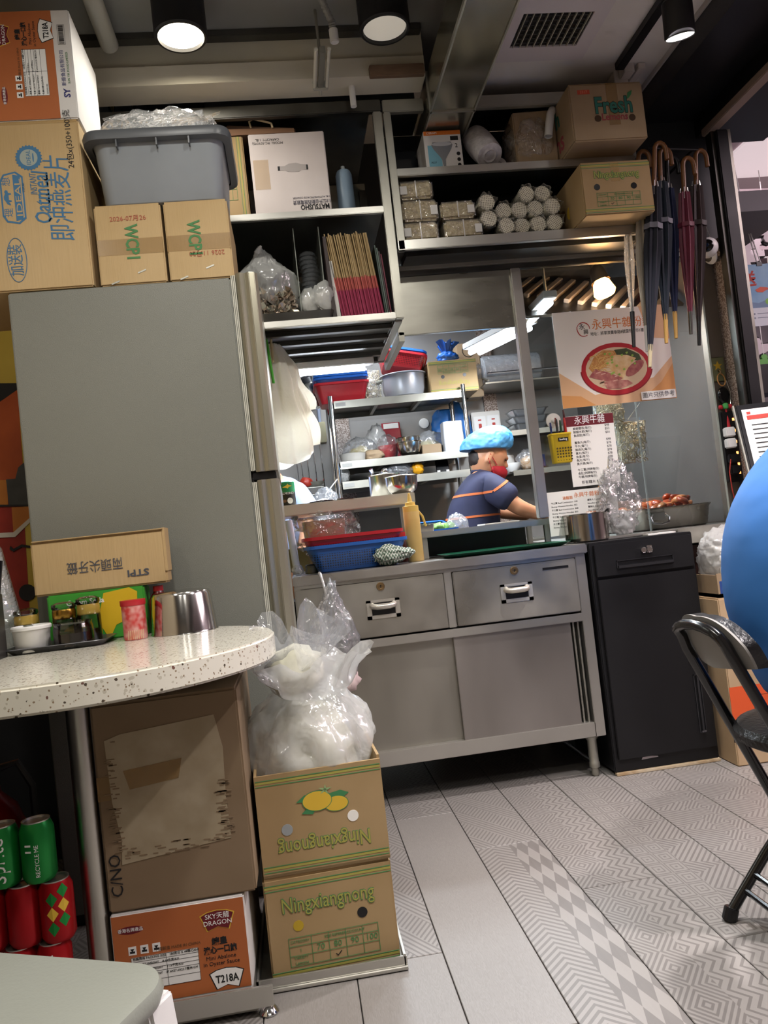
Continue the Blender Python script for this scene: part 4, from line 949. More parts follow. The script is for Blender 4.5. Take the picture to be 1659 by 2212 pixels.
def basket(name, label, c, w, d, h, m, rz=0, group=None, tilt=0, rimm=None):
    t = thing(name, label, 'basket', c, rz, group); t.rotation_euler = (tilt, 0, rz) if not isinstance(tilt, tuple) else tilt
    MB().loft([rrect(w*.76,d*.72,.02,0), rrect(w*.78,d*.75,.022,.004), rrect(w*.95,d*.93,.03,h-.012), rrect(w*.92,d*.90,.03,h-.012), rrect(w*.75,d*.71,.02,.006)], cap=True).build('tub', m, t, smooth=45)
    MB().loft([rrect(w*.94,d*.92,.03,h-.014), rrect(w,d,.035,h-.012), rrect(w,d,.035,h), rrect(w*.93,d*.91,.03,h)], cap=False).build('rim', rimm or m, t, smooth=45)
    return t
G1 = 'plastic baskets on the counter'
bb = basket('mesh_basket', 'blue mesh basket on the counter under a red one', (.218, 2.985, ZC), .375, .27, .10, MATS['basket_blue'], R(2), G1)
basket('mesh_basket', 'red mesh basket nested in the blue basket on the counter', (.210, 2.985, ZC+.034), .372, .266, .098, MATS['basket_red'], R(1), G1)
tw_ = thing('dishcloth', 'crumpled green and white zigzag dishcloth on the counter edge', 'cloth', (.350, 2.855, ZC))
def zig_mat():
    m = bpy.data.materials.new('zig_cloth'); m.use_nodes = True; nt = m.node_tree; b = nt.nodes['Principled BSDF']; b.inputs['Roughness'].default_value = .9
    tc = nt.nodes.new('ShaderNodeTexCoord'); sp_ = nt.nodes.new('ShaderNodeSeparateXYZ'); nt.links.new(tc.outputs['Object'], sp_.inputs[0])
    x, y, z = (X(nt, sp_.outputs[i]) for i in range(3))
    f = ((z*55.0 + (x*90.0).pingpong(.5)*1.6 + y*20.0)).fract().lt(.5)
    mx = nt.nodes.new('ShaderNodeMix'); mx.data_type = 'RGBA'; ln(nt, f, mx.inputs[0]); mx.inputs[6].default_value = srgb('d5d8cf'); mx.inputs[7].default_value = srgb('56705c')
    nt.links.new(mx.outputs[2], b.inputs['Base Color']); MATS['zig_cloth'] = m; return m
zig_mat()
def clothfn(p, d): return V((p.x, p.y, p.z*(1.0-.45*min(1, max(0, (p.x+.02)/.07)))+.006*noise.noise(p*60)))
blob('cloth', MATS['zig_cloth'], tw_, (.072, .045, .036), 9, .20, 2.6, 5, fn=clothfn, crease=.35)
sq = thing('squeeze_bottle', 'mustard-coloured squeeze bottle with nozzle on the counter', 'bottle', (.447, 2.975, ZC))
CPm = MATS['cream_plastic']
MB().lathe([(0,0),(.029,0),(.031,.004),(.031,.185),(.030,.192)], n=28).build('body', mat('sauce_body', 'd4b574', .35, noise_scale=10, color2='caa764'), sq, smooth=35)
MB().lathe([(.0305,.190),(.0305,.212),(.020,.214),(.019,.226),(.010,.228),(.004,.262),(0,.263)], n=24).build('cap', mat('sauce_cap', 'd6b35e', .4), sq, smooth=35)
MB().tube([(.03,.01,.19),(.045,.015,.17),(.055,.02,.13)], .0045, 8).build('cap_strap', MATS['sauce_cap'], sq, smooth=True)
bx_ = thing('bagged_tub', 'brown tub wrapped in crinkled clear plastic behind the baskets', 'tub', (.118, 3.185, ZC), R(4))
MB().loft([rrect(.13,.12,.012,0), rrect(.165,.14,.015,.20), rrect(.155,.13,.015,.20), rrect(.12,.11,.012,.01)]).build('tub', mat('brown_tub', '8a7460', .5), bx_, .002)
blob('film', MATS['film_clear'], bx_, (.125, .09, .10), 6, .2, 3.0, 4, loc=(0, 0, .06), crease=.6)
for sx in (-1, 1): MB().grid(lambda u, v: (sx*(.075+.05*v+.012*math.sin(8*u+3*v)), -.07+.10*u, .20-.10*v*u+.018*math.sin(6*v+5*u)), 12, 8).build('film_wing', MATS['film_grey'], bx_, smooth='all', fix=False)
rl = thing('film_roll', 'pale roll in a twisted plastic sleeve standing at the counter end', 'roll', (-.006, 2.90, ZC))
MB().cyl((0,0,.02), (-.012,.01,.205), .0135, n=16).build('roll', mat('pale_lilac', 'b9bcc6', .5), rl, smooth=40)
blob('sleeve_end', MATS['film_grey'], rl, (.020,.018,.022), 7, .3, 3, 3, loc=(.002,-.002,0))
wt = thing('scale_weight', 'small dark metal weight at the counter end', 'weight', (.055, 3.02, ZC))
MB().lathe([(0,0),(.03,0),(.032,.006),(.028,.02),(.030,.028),(.022,.034),(0,.034)], n=24).build('body', SK, wt, smooth=40)
gt = thing('serving_tray', 'flat green serving tray lying under the steel riser', 'tray', (.775, 2.935, ZC), R(1))
MB().loft([rrect(.42,.20,.03,0), rrect(.47,.25,.035,.013), rrect(.475,.255,.035,.015), rrect(.465,.245,.035,.015), rrect(.41,.19,.03,.003)]).build('tray', mat('tray_green', '1d5a44', .35), gt, smooth=40)
wp = thing('pan_lid', 'white paper scrap lying on the riser beside the cook', 'paper', (.855, 3.2, .9585), R(5))
wp.name = 'paper_scrap'; MB().box((-.09,-.05,0), (.06,.05,.006)).build('sheets', MATS['paper'], wp, .001)
sp2 = thing('stock_pot', 'low steel pot at the right end of the counter beside the glass', 'pot', (1.122, 2.955, .8525))
MB().lathe([(0,.0),(.080,0),(.084,.004),(.084,.104),(.087,.107),(.0855,.109),(.082,.105),(.081,.008),(0,.006)], n=48).build('body', mat('pot_steel', 'a9a39c', .16, 1, noise_scale=2, rough_var=.05), sp2, smooth=35)
MB().tube([(.060,-.058,.107),(.068,-.064,.115),(.078,-.05,.116),(.083,-.03,.107)], .004, 8).build('spoon_handle', MATS['black_plastic'], sp2, smooth=True)

# hanging bag on the drawer
hb = thing('hanging_bag', 'grey translucent carrier bag hung from the counter edge', 'bag', (.085, 2.72, .42))
def drop(p, d):
    k = .28+.72*(1-max(0, d.z))**.7 if d.z > 0 else 1
    return V((p.x*k+.018*(d.z-1), p.y*k, p.z))
blob('film', mat('x_', 'ffffff') and MATS['film_grey'], hb, (.085, .05, .19), 13, .14, 2.4, 5, loc=(.02, 0, .0), fn=drop, crease=.5)
MB().tube([(.0,0,.35),(-.006,.008,.40),(-.012,.04,.432),(-.014,.075,.434)], [.005,.004,.005,.006], 8).build('knot', MATS['film_white'], hb, smooth=True)
blob('contents', mat('receipt_pink', 'd9c4c2', .7), hb, (.05,.03,.045), 3, .35, 3.5, 3, loc=(.03, 0, .02))

# serving shelf: pots, can, papers
ZS = 1.1225
p1 = thing('cook_pot', 'tall steel pot with ladles standing on the serving shelf', 'pot', (.402, 3.322, ZS))
MB().lathe([(0,0),(.066,0),(.068,.003),(.068,.094),(.072,.097),(.070,.098),(.066,.094),(.065,.006),(0,.004)], n=40).build('body', MATS['pan_steel'], p1, smooth=35)
MB().tube([(-.04,-.01,.02),(-.05,-.015,.11),(-.056,-.02,.125)], [.004,.007,.009], 8).build('ladle', MATS['chrome'], p1, smooth=True); MB().lathe([(0,.128),(.012,.122),(.016,.112),(.012,.10),(0,.096)], (.005,0,0), 18).build('ladle', MATS['chrome'], p1, smooth=True)
p2_ = thing('steel_bowl', 'rounded steel basin beside the tall pot on the serving shelf', 'bowl', (.452, 3.172, ZS))
MB().lathe([(0,0),(.040,0),(.058,.016),(.064,.04),(.066,.070),(.069,.073),(.067,.074),(.063,.07),(.056,.02),(0,.006)], n=40).build('body', MATS['pot_steel'], p2_, smooth=35)
al = thing('almond_can', 'green and black almond packet standing at the shelf end', 'can', (-.012, 3.19, ZS))
MB().lathe([(0,0),(.030,0),(.031,.004),(.031,.058)], n=24).build('body', mat('almond_black', '1c1612', .4), al, smooth=35); MB().lathe([(.0312,.055),(.0312,.095),(.029,.098),(0,.098)], n=24).build('band', mat('almond_green', '1f7a4a', .4), al, smooth=35)
text(al, 'ALMOND', .013, (0,-.0318,.050), FRONT, MATS['ink_white'], width=.05); decal('printed_shell', al, [(-.018,.0),(.0,.008),(.004,.014),(.008,.008),(.02,.004),(.008,.0),(.003,-.006),(-.002,-.002)], MATS['ink_yellow'], (0,-.0318,.075)); decal('printed_nut', al, ell(.011,.012), MATS['paper'], (.008,-.0318,.020)); decal('printed_nut', al, ell(.008,.006), MATS['ink_brown'], (-.014,-.0318,.02))
for i, (x0, x1) in enumerate(((.07, .17), (.18, .25))):
    o = MB().grid(lambda u, v: (x0+(x1-x0)*u, 3.098+.16*v, ZS+.001+.004*math.sin(3*u+i)*(1-v)), 6, 3).build('paper_sheet', MATS['paper'], None, fix=False); tag(o, ('long' if i == 0 else 'short')+' curled white paper sheet on the serving shelf edge', 'paper')
# ------------------------------------------------------------------ left wall shelf contents
ZL1, ZL2 = 2.1585, 1.7645
t = carton('lemon_box', 'lemon carton on end with green grid print, tucked beside the rice cooker box', 'carton', -.24, -.035, 2.84, ZL1, 2.465, .36, MATS['kraft_lemon'], flaps=False)
for dx, m_ in ((0, 'ink_green'), (.005, 'ink_lime'), (.010, 'ink_green')): MB().box((.078+dx, -.1806, .002), (.0795+dx+(.002 if m_ == 'ink_lime' else 0), -.179, .304)).build('printed_band', MATS[m_], t)
frame_decal('printed_grid', t, .058, .20, .0012, MATS['ink_green'], (.035, -.1808, .17), FRONT, cols=(.4, .7), rows=(.2, .4, .6, .8))
t = carton('rice_cooker_box', 'pale pink rice cooker box standing upside down with an oval hand slot', 'carton', -.015, .262, 2.835, ZL1, 2.466, .28, MATS['carton_pink'], flaps=False, bevel=.003)
K = MATS['ink_black']
text(t, 'MATSUSHO', .026, (.078, -.1408, .027), FLIP, K, bold=.0008, width=.105); text(t, '1.8公升自動西施電飯煲', .018, (.068, -.1408, .046), FLIP, mat('ink_greyblue', '4a4a58', .7), width=.135); text(t, '1.8L AUTOMATIC RICE COOKER', .0095, (.068, -.1408, .062), FLIP, MATS['ink_greyblue'], width=.135)
text(t, 'MODEL: RC-50Y(MS)\nCAPACITY: 1.8L', .0125, (-.07, -.1408, .278), FLIP, K)
decal('hand_slot', t, [(-.055,-.008),(-.03,-.008),(-.02,-.014),(.02,-.016),(.03,-.008),(.053,-.010),(.053,.010),(.03,.012),(.012,.018),(-.015,.016),(-.03,.008),(-.055,.008)], mat('slot_grey', 'a9a19e', .6), (.013, -.1405, .175)); decal('hand_slot', t, rect(.008, .016, -.052, 0), K, (.013, -.1408, .175)); decal('hand_slot', t, rect(.006, .018, .051, 0), K, (.013, -.1408, .175))
MB().box((-.13, -.1406, .10), (-.075, -.1396, .21)).build('tape', MATS['tape_clear'], t); MB().box((-.1, -.1397, -.0002), (.0, -.130, .002)).build('open_flute', MATS['kraft_dark'], t)
bt = thing('squeeze_bottle', 'blue-grey squeeze bottle standing on the wall shelf', 'bottle', (.325, 2.90, ZL1))
MB().lathe([(0,0),(.031,0),(.033,.005),(.031,.165),(.026,.178)], n=28).build('body', mat('bottle_blue', '73889a', .4, noise_scale=8, color2='8094a6'), bt, smooth=40)
MB().lathe([(.008,.178),(.0075,.20),(0,.201)], n=14).build('nozzle', mat('nozzle_pale', 'b8c0c0', .4), bt, smooth=40); MB().lathe([(.026,.176),(.024,.181),(.008,.182)], n=24).build('shoulder', MATS['bottle_blue'], bt, smooth=40)
pg = thing('paper_carrier', 'dark brown folded paper carrier with cream cord handle lying on the rice cooker box', 'bag', (.03, 2.93, 2.4665))
MB().loft([[V((x, y, 0)) for x, y in ((-.12,-.09),(.13,-.09),(.13,.09),(-.12,.09))], [V((x, y, z)) for x, y, z in ((-.12,-.075,.050),(.13,-.085,.022),(.13,.08,.022),(-.12,.07,.055))]]).build('body', mat('bag_brown', '5f4636', .7), pg, .004)
MB().loft([[V((-.115,-.092,.0)),V((.125,-.095,.0)),V((.125,-.088,.018)),V((-.115,-.085,.028))],[V((-.115,-.088,.0)),V((.125,-.09,.0)),V((.125,-.084,.018)),V((-.115,-.08,.028))]]).build('folded_edge', mat('bag_tan', '7d5c44', .7), pg)
MB().tube([(-.03,-.08,.03),(-.035,-.08,.055),(-.02,-.085,.062),(.03,-.09,.045),(.045,-.09,.038),(.048,-.09,.022)], .004, 8).build('cord_handle', mat('cord_cream', 'cdb890', .8), pg, smooth=True)
# lower tier
ty2 = thing('steel_tray', 'shallow steel tray under the bags on the lower wall shelf', 'tray', (.075, 2.93, ZL2))
MB().loft([rrect(.28,.24,.02,0), rrect(.30,.26,.024,.026), rrect(.304,.264,.024,.028), rrect(.296,.256,.022,.028), rrect(.275,.235,.02,.004)]).build('pan', SK, ty2, smooth=40)
fb_ = thing('foil_bag', 'knotted clear bag filled with crumpled foil wrappers on the wall shelf tray', 'bag', (.005, 2.91, ZL2+.029))
def knot(p, d):
    k = 1.0 if d.z < .2 else max(.25, 1-.95*(d.z-.2))
    return V((p.x*k-.02*max(0, d.z), p.y*k, p.z))
blob('film', MATS['film_milky'], fb_, (.098, .085, .135), 17, .12, 2.2, 5, fn=knot, crease=.4)
rg2 = random.Random(4); fo = MB()
for i in range(320):
    c = V((rg2.uniform(-.075,.085), rg2.uniform(-.095,.0), rg2.uniform(.008,.090))); a, b_ = V((rg2.uniform(-1,1), rg2.uniform(-1,1), rg2.uniform(-1,1)))*.016, V((rg2.uniform(-1,1), rg2.uniform(-1,1), rg2.uniform(-1,1)))*.016
    fo.add([c-a, c+b_, c+a, c-b_], [(0,1,2,3)])
o = fo.build('foil_wrappers', mat('foil_copper', 'dcc0a8', .3, .6, noise_scale=60, color2='b9bcae'), fb_, fix=False); o['kind'] = 'stuff'
MB().tube([(-.035,0,.245),(-.03,-.004,.262),(-.015,-.01,.285)], [.012,.014,.004], 8).build('knot', MATS['film_white'], fb_, smooth=True)
for k, x in enumerate((.112, .205)):
    o = MB().box((x-.0015, 2.86, ZL2+.034), (x+.0015, 3.42, 2.12)).build('acrylic_divider', mat('acrylic', 'c9cfc4', .1, alpha=.45), None); tag(o, ('clear acrylic divider left of the plastic lids' if k == 0 else 'clear acrylic divider between plastic lids and paper bags'), 'divider')
ld = thing('lid_stack', 'stack of clear domed plastic lids on the wall shelf', 'lids', (.165, 3.02, ZL2+.03))
for i in range(13):
    o = MB().lathe([(.038,0),(.034,.004),(.031,.014),(.022,.022),(0,.024)], n=20).build('lid', MATS['film_grey'], ld, smooth=True, fix=False); o.location = (.004*math.sin(i), 0, .07+.0165*i)
MB().cyl((0,0,0), (0,0,.07), .036, n=20).build('carton_tube', MATS['paper_grey'], ld)
for k, (x, y, z, r) in enumerate(((.150, 2.90, .0, .040), (.205, 2.875, .0, .045))):
    t = thing('cup_bag', 'paper cups in clear film, '+('half hidden behind the other' if k == 0 else 'nearest the shelf edge'), 'cups', (x, y, ZL2+.03), 0, 'bagged cups on the wall shelf')
    o = MB().cyl((0,.04,.045), (0,-.03,.045), r*.85, n=24).build('cup', MATS['paper'], t, .004); blob('film', MATS['film_milky'], t, (r*1.05, .05, r*1.35), 21+k, .12, 2.5, 4, crease=.4)
dk = MB().prism([(.222,1.766),(.236,1.766),(.226,2.07),(.215,2.07)], 2.83, 3.2, 'y').build('menu_folder', mat('folder_brown', '2b1a18', .5)); tag(dk, 'dark brown upright folder between the cups and the paper bags', 'folder')
pw = MB().prism([(.238,1.766),(.252,1.766),(.240,1.98),(.228,1.98)], 2.835, 3.1, 'y').build('paper_stack', MATS['paper_grey']); tag(pw, 'thin upright stack of white paper beside the dark folder', 'paper')
# row of folded paper bags
bag0 = thing('paper_bag', 'folded kraft paper bag with a dark pink base in the packed row', 'bag', (0,0,0), 0, 'row of folded paper bags')
bp = MB().prism([(-.0021,.150),(.0021,.150),(.0019,.318),(-.0016,.318)], 0, .20, 'y').build('kraft_top', mat('bag_kraft', 'b59c70', .85, noise_scale=3, color2='9c845c'), bag0)
MB().prism([(-.0023,0),(.0023,0),(.0021,.105),(-.0021,.105)], -.001, .20, 'y').build('pink_base', mat('bag_pink', '983250', .8), bag0)
MB().prism([(-.0022,.105),(.0022,.105),(.0021,.152),(-.0021,.152)], -.001, .20, 'y').build('rose_band', mat('bag_rose', 'b0564e', .8), bag0)
nb = 34
for i in range(nb):
    o = bag0 if i == 0 else copy_tree(bag0)
    x = .2585+i*(.410-.2585)/(nb-1)
    lean = R(-6.5)+R(1.6)*math.sin(i*.9)*.5+R(1.2)*(i/nb)
    o.location = (x, 2.835+.006*math.sin(i*2.3), ZL2+.001); o.rotation_euler = (0, lean, 0)
    o.scale = (1, 1, 1-.03*abs(math.sin(i*1.7)))
for k, (x, c) in enumerate(((.418, '3c4a44'), (.4245, '5a6a60'), (.431, '3c2a2e'), (.438, '6a1c30'))):
    o = MB().prism([(x-.0022,1.766),(x+.0022,1.766),(x-.012,2.03-.012*k),(x-.0165,2.03-.012*k)], 2.84, 3.08, 'y').build('menu_card', mat('menu_card_%s' % c, c, .5)); tag(o, ('dark green', 'grey green', 'dark brown', 'dark red')[k]+' menu card at the right end of the paper bag row', 'menu')

# ------------------------------------------------------------------ right wall shelf contents
ZR1, ZR2 = 2.2925, 2.0265
t = carton('lamp_box', 'white reflector lamp box with orange top band and lamp picture', 'carton', .634, .776, 2.845, ZR1, 2.448, .15, MATS['carton_white'], flaps=False, bevel=.002)
decal('printed_band', t, rect(.140, .016, 0, .147), MATS['ink_orange'], (0, -.0755, 0)); text(t, 'OSRAM', .012, (-.04, -.0760, .147), FRONT, MATS['ink_white'])
decal('printed_glow', t, rect(.05, .085, -.035, .058), mat('ink_sky', '7fb8cc', .7), (0, -.0755, 0))
g_ = mat('ink_silver', '8a8d92', .5)
decal('printed_lamp', t, [(-.045,.10),(-.04,.112),(.03,.112),(.036,.10),(.03,.085),(.012,.058),(.004,.045),(.003,.02),(-.006,.016),(-.010,.045),(-.018,.058),(-.038,.085)], g_, (.0, -.0758, 0)); decal('printed_lamp', t, ell(.038,.008, cx=-.005, cy=.104), mat('ink_pale', 'c9cbd0', .5), (0,-.0761,0)); decal('printed_lamp', t, [(-.006,.016),(.003,.02),(.003,.008),(-.006,.006)], K, (0,-.0758,0))
for i, z in enumerate((.065, .043, .022)): decal('printed_dot', t, ell(.007,.007, cx=.055, cy=z), K, (0,-.0758,0))
text(t, '2', .022, (.050, -.0758, .096), FRONT, K); decal('printed_tag', t, rect(.030,.016,.045,.125), K, (0,-.0756,0)); text(t, 'ALU', .011, (-.042, -.0760, .035), FRONT, K)
t = carton('black_box', 'small black box with a white printed label in the shelf corner', 'carton', .516, .60, 2.95, ZR1, 2.40, .10, MATS['black_plastic'], flaps=False); decal('label', t, rect(.042, .032), MATS['paper_grey'], (.01, -.0506, .035)); 
for i in range(4): decal('printed_line', t, rect(.036, .002), K, (.01, -.0509, .045-.006*i))
def fabric_roll(name, label, c, r, L, d, group=None):
    t = thing(name, label, 'roll', c, 0, group)
    n = 40; rings = []; d = V(d).normalized(); q = d.to_track_quat('Z', 'Y')
    for k in range(9):
        u = k/8; rr_ = r*(1-.10*abs(2*u-1)**4); rings.append([q @ V((rr_*(1+.05*noise.noise(V((math.cos(a)*2, math.sin(a)*2, u*3+r*50))))*math.cos(a), rr_*math.sin(a)*(1+.05*noise.noise(V((math.sin(a)*2, math.cos(a)*2, u*3)))), L*u)) for a in [2*math.pi*i/n for i in range(n)]])
    b = MB().loft(rings, cap=False); e = len(rings)-1
    sp_ = []
    for ring_, s in ((rings[0], 1), (rings[-1], -1)):
        cc = sum(ring_, V())/n
        for f in (.75, .5, .25): sp_.append([cc+(p-cc)*f + d*(.004*s*(1 if f != .5 else -1)) for p in ring_])
    o0 = len(b.v); allr = [rings[0]]+sp_[:3]; b.loft(allr, cap=True); b.loft([rings[-1]]+sp_[3:], cap=True)
    b.build('roll', mat('roll_white', 'e0dde0', .6, noise_scale=40, color2='c4c1c4', bump=.3, bump_scale=60), t, smooth=60); return t
fabric_roll('bag_roll', 'fat white roll of plastic bags tilted up on the upper shelf', (.880, 2.845, ZR1+.050), .054, .15, (-.16, .55, .72))
t = fabric_roll('bag_roll', 'small white bag roll lying behind the fat one', (.925, 2.90, ZR1+.036), .035, .10, (.3, 1, .05))
bc = thing('bagged_carton', 'brown carton wrapped in loose clear plastic on the upper shelf', 'carton', (1.06, 2.92, ZR1), R(-3))
MB().box((-.075,-.09,0), (.085,.09,.205)).build('carton', MATS['kraft_plain'], bc, .004)
blob('film', MATS['film_clear'], bc, (.105, .10, .120), 25, .10, 2.4, 4, loc=(0,-.01,-.005), crease=.4, fn=lambda p, d: V((max(-.105, min(.098, p.x)), max(-.098, min(.105, p.y)), p.z)))
hs = thing('plastic_hose', 'short bent white plastic hose hooked over the bagged carton', 'hose', (1.135, 2.79, 2.375))
path = [V((-.04,0,-.0)), V((-.030,0,.05)), V((-.018,.01,.09)), V((-.002,.03,.115)), V((.02,.07,.122)), V((.035,.12,.115))]
MB().tube(path, .0155, 16, cap=False).build('pipe', MATS['white_plastic'], hs, smooth=True); MB().tube([path[0]+V((0,0,.002)), path[1]], .011, 16).build('bore', mat('bore_grey', '9a9a98', .5), hs, smooth=True)

t = carton('lemon_box', 'lemon carton with red and green Fresh lettering overhanging the upper shelf', 'carton', 1.145, 1.425, 2.675, ZR1, 2.502, .37, MATS['kraft_plain'], bevel=.005)
FR, LM = MATS['ink_teal'], mat('ink_wine', '96414a', .7)
text(t, 'Fresh', .084, (.022, -.1862, .125), FRONT, K, width=.143, bold=.0035); text(t, 'Fresh', .084, (.022, -.1866, .125), FRONT, FR, width=.140, bold=.0018)
decal('printed_leaf', t, [(.075,.148),(.08,.170),(.098,.180),(.094,.164),(.082,.150)], MATS['ink_leaf'], (0, -.1866, 0)); text(t, 'Lemons', .036, (.022, -.1862, .084), FRONT, LM, width=.098, bold=.0008)
hole(t, -.042, .081, .0125, mat('hole_brown', '4a3626', .8)); hole(t, .088, .079, .0125, MATS['hole_brown'])
decal('stamp', t, rect(.046, .016), mat('stamp_red', 'c05038', .7), (-.085, -.1858, .180)); text(t, '2317', .014, (-.085, -.1864, .180), FRONT, mat('stamp_faint', 'd98a70', .7))
MB().box((.0,-.1857,.055), (.042,-.184,.21)).build('tape', MATS['tape'], t); text(t, 'ns', .10, (-.1408, -.05, .06), ((0,-1,0), (0,0,1)), LM, bold=.002); text(t, 'h', .09, (-.1408, -.05, .15), ((0,-1,0), (0,0,1)), FR, bold=.002)
t = carton('lemon_box', 'lemon carton with faint green lettering, ticked at 70, on the lower shelf end', 'carton', 1.160, 1.425, 2.690, ZR2, 2.219, .36, MATS['kraft_lemon'])
bands(t, (.008, .172)); text(t, 'Ningxiangnong', .037, (.0, -.1810, .146), FRONT, MATS['ink_green'], width=.172, bold=.0016); text(t, 'Ningxiangnong', .037, (.0, -.1815, .146), FRONT, MATS['ink_lime'], width=.170, bold=.0); crate_print(t, .165, .050, .055, tick=1); hole(t, -.078, .102, .0115); hole(t, .062, .100, .0115)
MB().box((-.02,-.1808,.12), (.012,-.179,.19)).build('tape', MATS['tape_clear'], t)
text(t, '◖', .06, (-.1330, -.02, .07), ((0,-1,0), (0,0,1)), MATS['ink_yellow'])

# noodle bricks
nm = mat('noodle_brick', 'cdbd94', .6, noise_scale=70, color2='a2906a', bump=.5, bump_scale=90)
for i, (x0, x1, z0, z1, lab) in enumerate(((.512, .652, 2.0275, 2.102, 'bottom of the stack of three'), (.510, .655, 2.1025, 2.185, 'middle of the stack of three'), (.513, .648, 2.1855, 2.258, 'top of the stack of three'), (.662, .815, 2.0275, 2.102, 'bottom of the stack of two'), (.660, .800, 2.1025, 2.172, 'top of the stack of two'))):
    t = thing('noodle_pack', 'film-wrapped block of pale noodles, '+lab, 'noodles', ((x0+x1)/2, 2.91, z0), R(2*((i % 2)*2-1)), 'noodle packs on the lower shelf')
    w, h = x1-x0-.004, z1-z0-.002
    MB().box((-w/2+.004,-.085,.002), (w/2-.004,.085,h-.003)).build('noodle_block', nm, t, .008, 3); MB().box((-w/2,-.09,0), (w/2,.09,h)).build('film', MATS['film_clear'], t, .010, 3)
    sx = 1 if i in (1, 3, 4) else -1
    MB().box((sx*(w/2-.032),-.0915,h*.25), (sx*(w/2-.006),-.0905,h*.68)).build('label', MATS['paper_grey'], t); MB().box((-.002,-.091,.004), (.002,-.0895,h-.004)).build('film_seam', MATS['film_white'], t)
# straw bundles
def straw_end():
    m = bpy.data.materials.new('straw_ends'); m.use_nodes = True; nt = m.node_tree; b = nt.nodes['Principled BSDF']; b.inputs['Roughness'].default_value = .5
    tc = nt.nodes.new('ShaderNodeTexCoord'); vo = nt.nodes.new('ShaderNodeTexVoronoi'); vo.inputs['Scale'].default_value = 150; vo.inputs['Randomness'].default_value = .15; nt.links.new(tc.outputs['Object'], vo.inputs['Vector'])
    f = X(nt, vo.outputs['Distance']).lt(.32); mx = nt.nodes.new('ShaderNodeMix'); mx.data_type = 'RGBA'; ln(nt, f, mx.inputs[0]); mx.inputs[6].default_value = srgb('ece6d2'); mx.inputs[7].default_value = srgb('6a6250'); nt.links.new(mx.outputs[2], b.inputs['Base Color'])
    MATS['straw_ends'] = m; return m
straw_end()
st0 = thing('straw_bundle', 'round bundle of cream drinking straws in crinkled film', 'straws', (0,0,0), 0, 'straw bundles on the lower shelf')
MB().cyl((0,0,0), (0,.17,0), .0305, n=20, cap=False).build('straws', mat('straw_side', 'e6e0ca', .5), st0, smooth=True); MB().cyl((0,-.0005,0), (0,.002,0), .0305, n=20).build('straw_ends', MATS['straw_ends'], st0)
fl = []
for k in range(7):
    u = k/6; fl.append([V(((.0325+.004*math.sin(5*a+k)+(.006*math.sin(3*a+1) if k == 0 else 0))*math.cos(a), -.016+.19*u, (.0325+.003*math.cos(4*a+2*k)+(.008*math.sin(7*a) if k == 0 else 0))*math.sin(a))) for a in [2*math.pi*i/24 for i in range(24)]])
MB().loft(fl, cap=False).build('film', MATS['film_clear'], st0, smooth=True, fix=False)
spots = [(.842, .0955), (.905, .062), (.842, .032), (.906, -.003+.003), (.968, .0), (1.030, .0), (1.092, .0), (.966, .061), (1.028, .062), (1.09, .062), (.998, .118), (1.062, .118)]
for i, (x, z) in enumerate(spots):
    o = st0 if i == 0 else copy_tree(st0)
    row = 'bottom row' if z < .035 else 'middle row' if z < .097 else 'top row'
    o.location = (x, 2.83+.008*math.sin(i*1.9), ZR2+.036+z); o.rotation_euler = (0, i*.7, R(3*math.sin(i)))
    rank = sorted([s[0] for s in spots if ('bottom row' if s[1] < .035 else 'middle row' if s[1] < .097 else 'top row') == row]).index(x)+1
    o['label'] = 'bundle of cream straws in film, %s, %s from the noodle packs' % (row, ('first', 'second', 'third', 'fourth', 'fifth', 'sixth')[rank-1])
bt2 = thing('squeeze_bottle', 'blue-grey bottle half hidden beside the ticked lemon carton', 'bottle', (1.155, 2.93, ZR2))
bt2.location.x = 1.135; bt2.location.y = 3.0
MB().lathe([(0,0),(.033,0),(.034,.005),(.034,.17),(.026,.185),(.012,.19),(.011,.205),(0,.206)], n=28).build('body', MATS['bottle_blue'], bt2, smooth=40); MB().lathe([(.013,.19),(.013,.212),(0,.214)], n=16).build('cap', MATS['nozzle_pale'], bt2, smooth=40)

# ------------------------------------------------------------------ ceiling fittings
def lamp(x, y, on, lab):
    t = thing('downlight', lab, 'lamp', (x, y, 2.745))
    MB().lathe([(0,0),(.080,0),(.084,-.004),(.084,-.128),(.080,-.133),(.073,-.133),(.071,-.120)], n=40).build('housing', MATS['black_metal'], t, smooth=35)
    MB().lathe([(.0715,-.122),(.06,-.124),(0,-.125)], n=40).build('lens', MATS['lamp_on'] if on else MATS['lamp_faint'], t, smooth=35)
    return t
DL = ['lit black cylinder downlight above the grey bin', 'unlit black cylinder downlight with a faint glow in its lens beside the steel duct', 'lit downlight over the table', 'lit downlight over the aisle', 'lit downlight behind the table', 'lit downlight at the back of the aisle', 'lit downlight by the left wall']
for (x, y, on), lab in zip(DOWN, DL): lamp(x, y, on, lab)
du = thing('air_duct', 'square stainless ventilation duct running along the ceiling above the lamp box', 'duct', (0,0,0))
MB().box((.645, .2, 2.457), (.805, 3.06, 2.60)).build('duct', mat('duct_steel', 'b5b2a2', .20, .88, noise_scale=3, rough_var=.07, color2='9f9c8c'), du, .003)
for x in (.642, .802): MB().box((x, .2, 2.452), (x+.006, 3.06, 2.466)).build('edge_flange', SD, du)
for y in (2.1, 2.72): MB().box((.640, y, 2.452), (.810, y+.012, 2.603)).build('joint_band', SD, du)
gr = thing('ceiling_grille', 'white square ceiling vent with a dark slatted opening', 'vent', (1.048, 2.532, 2.62))
fg = MB(); 
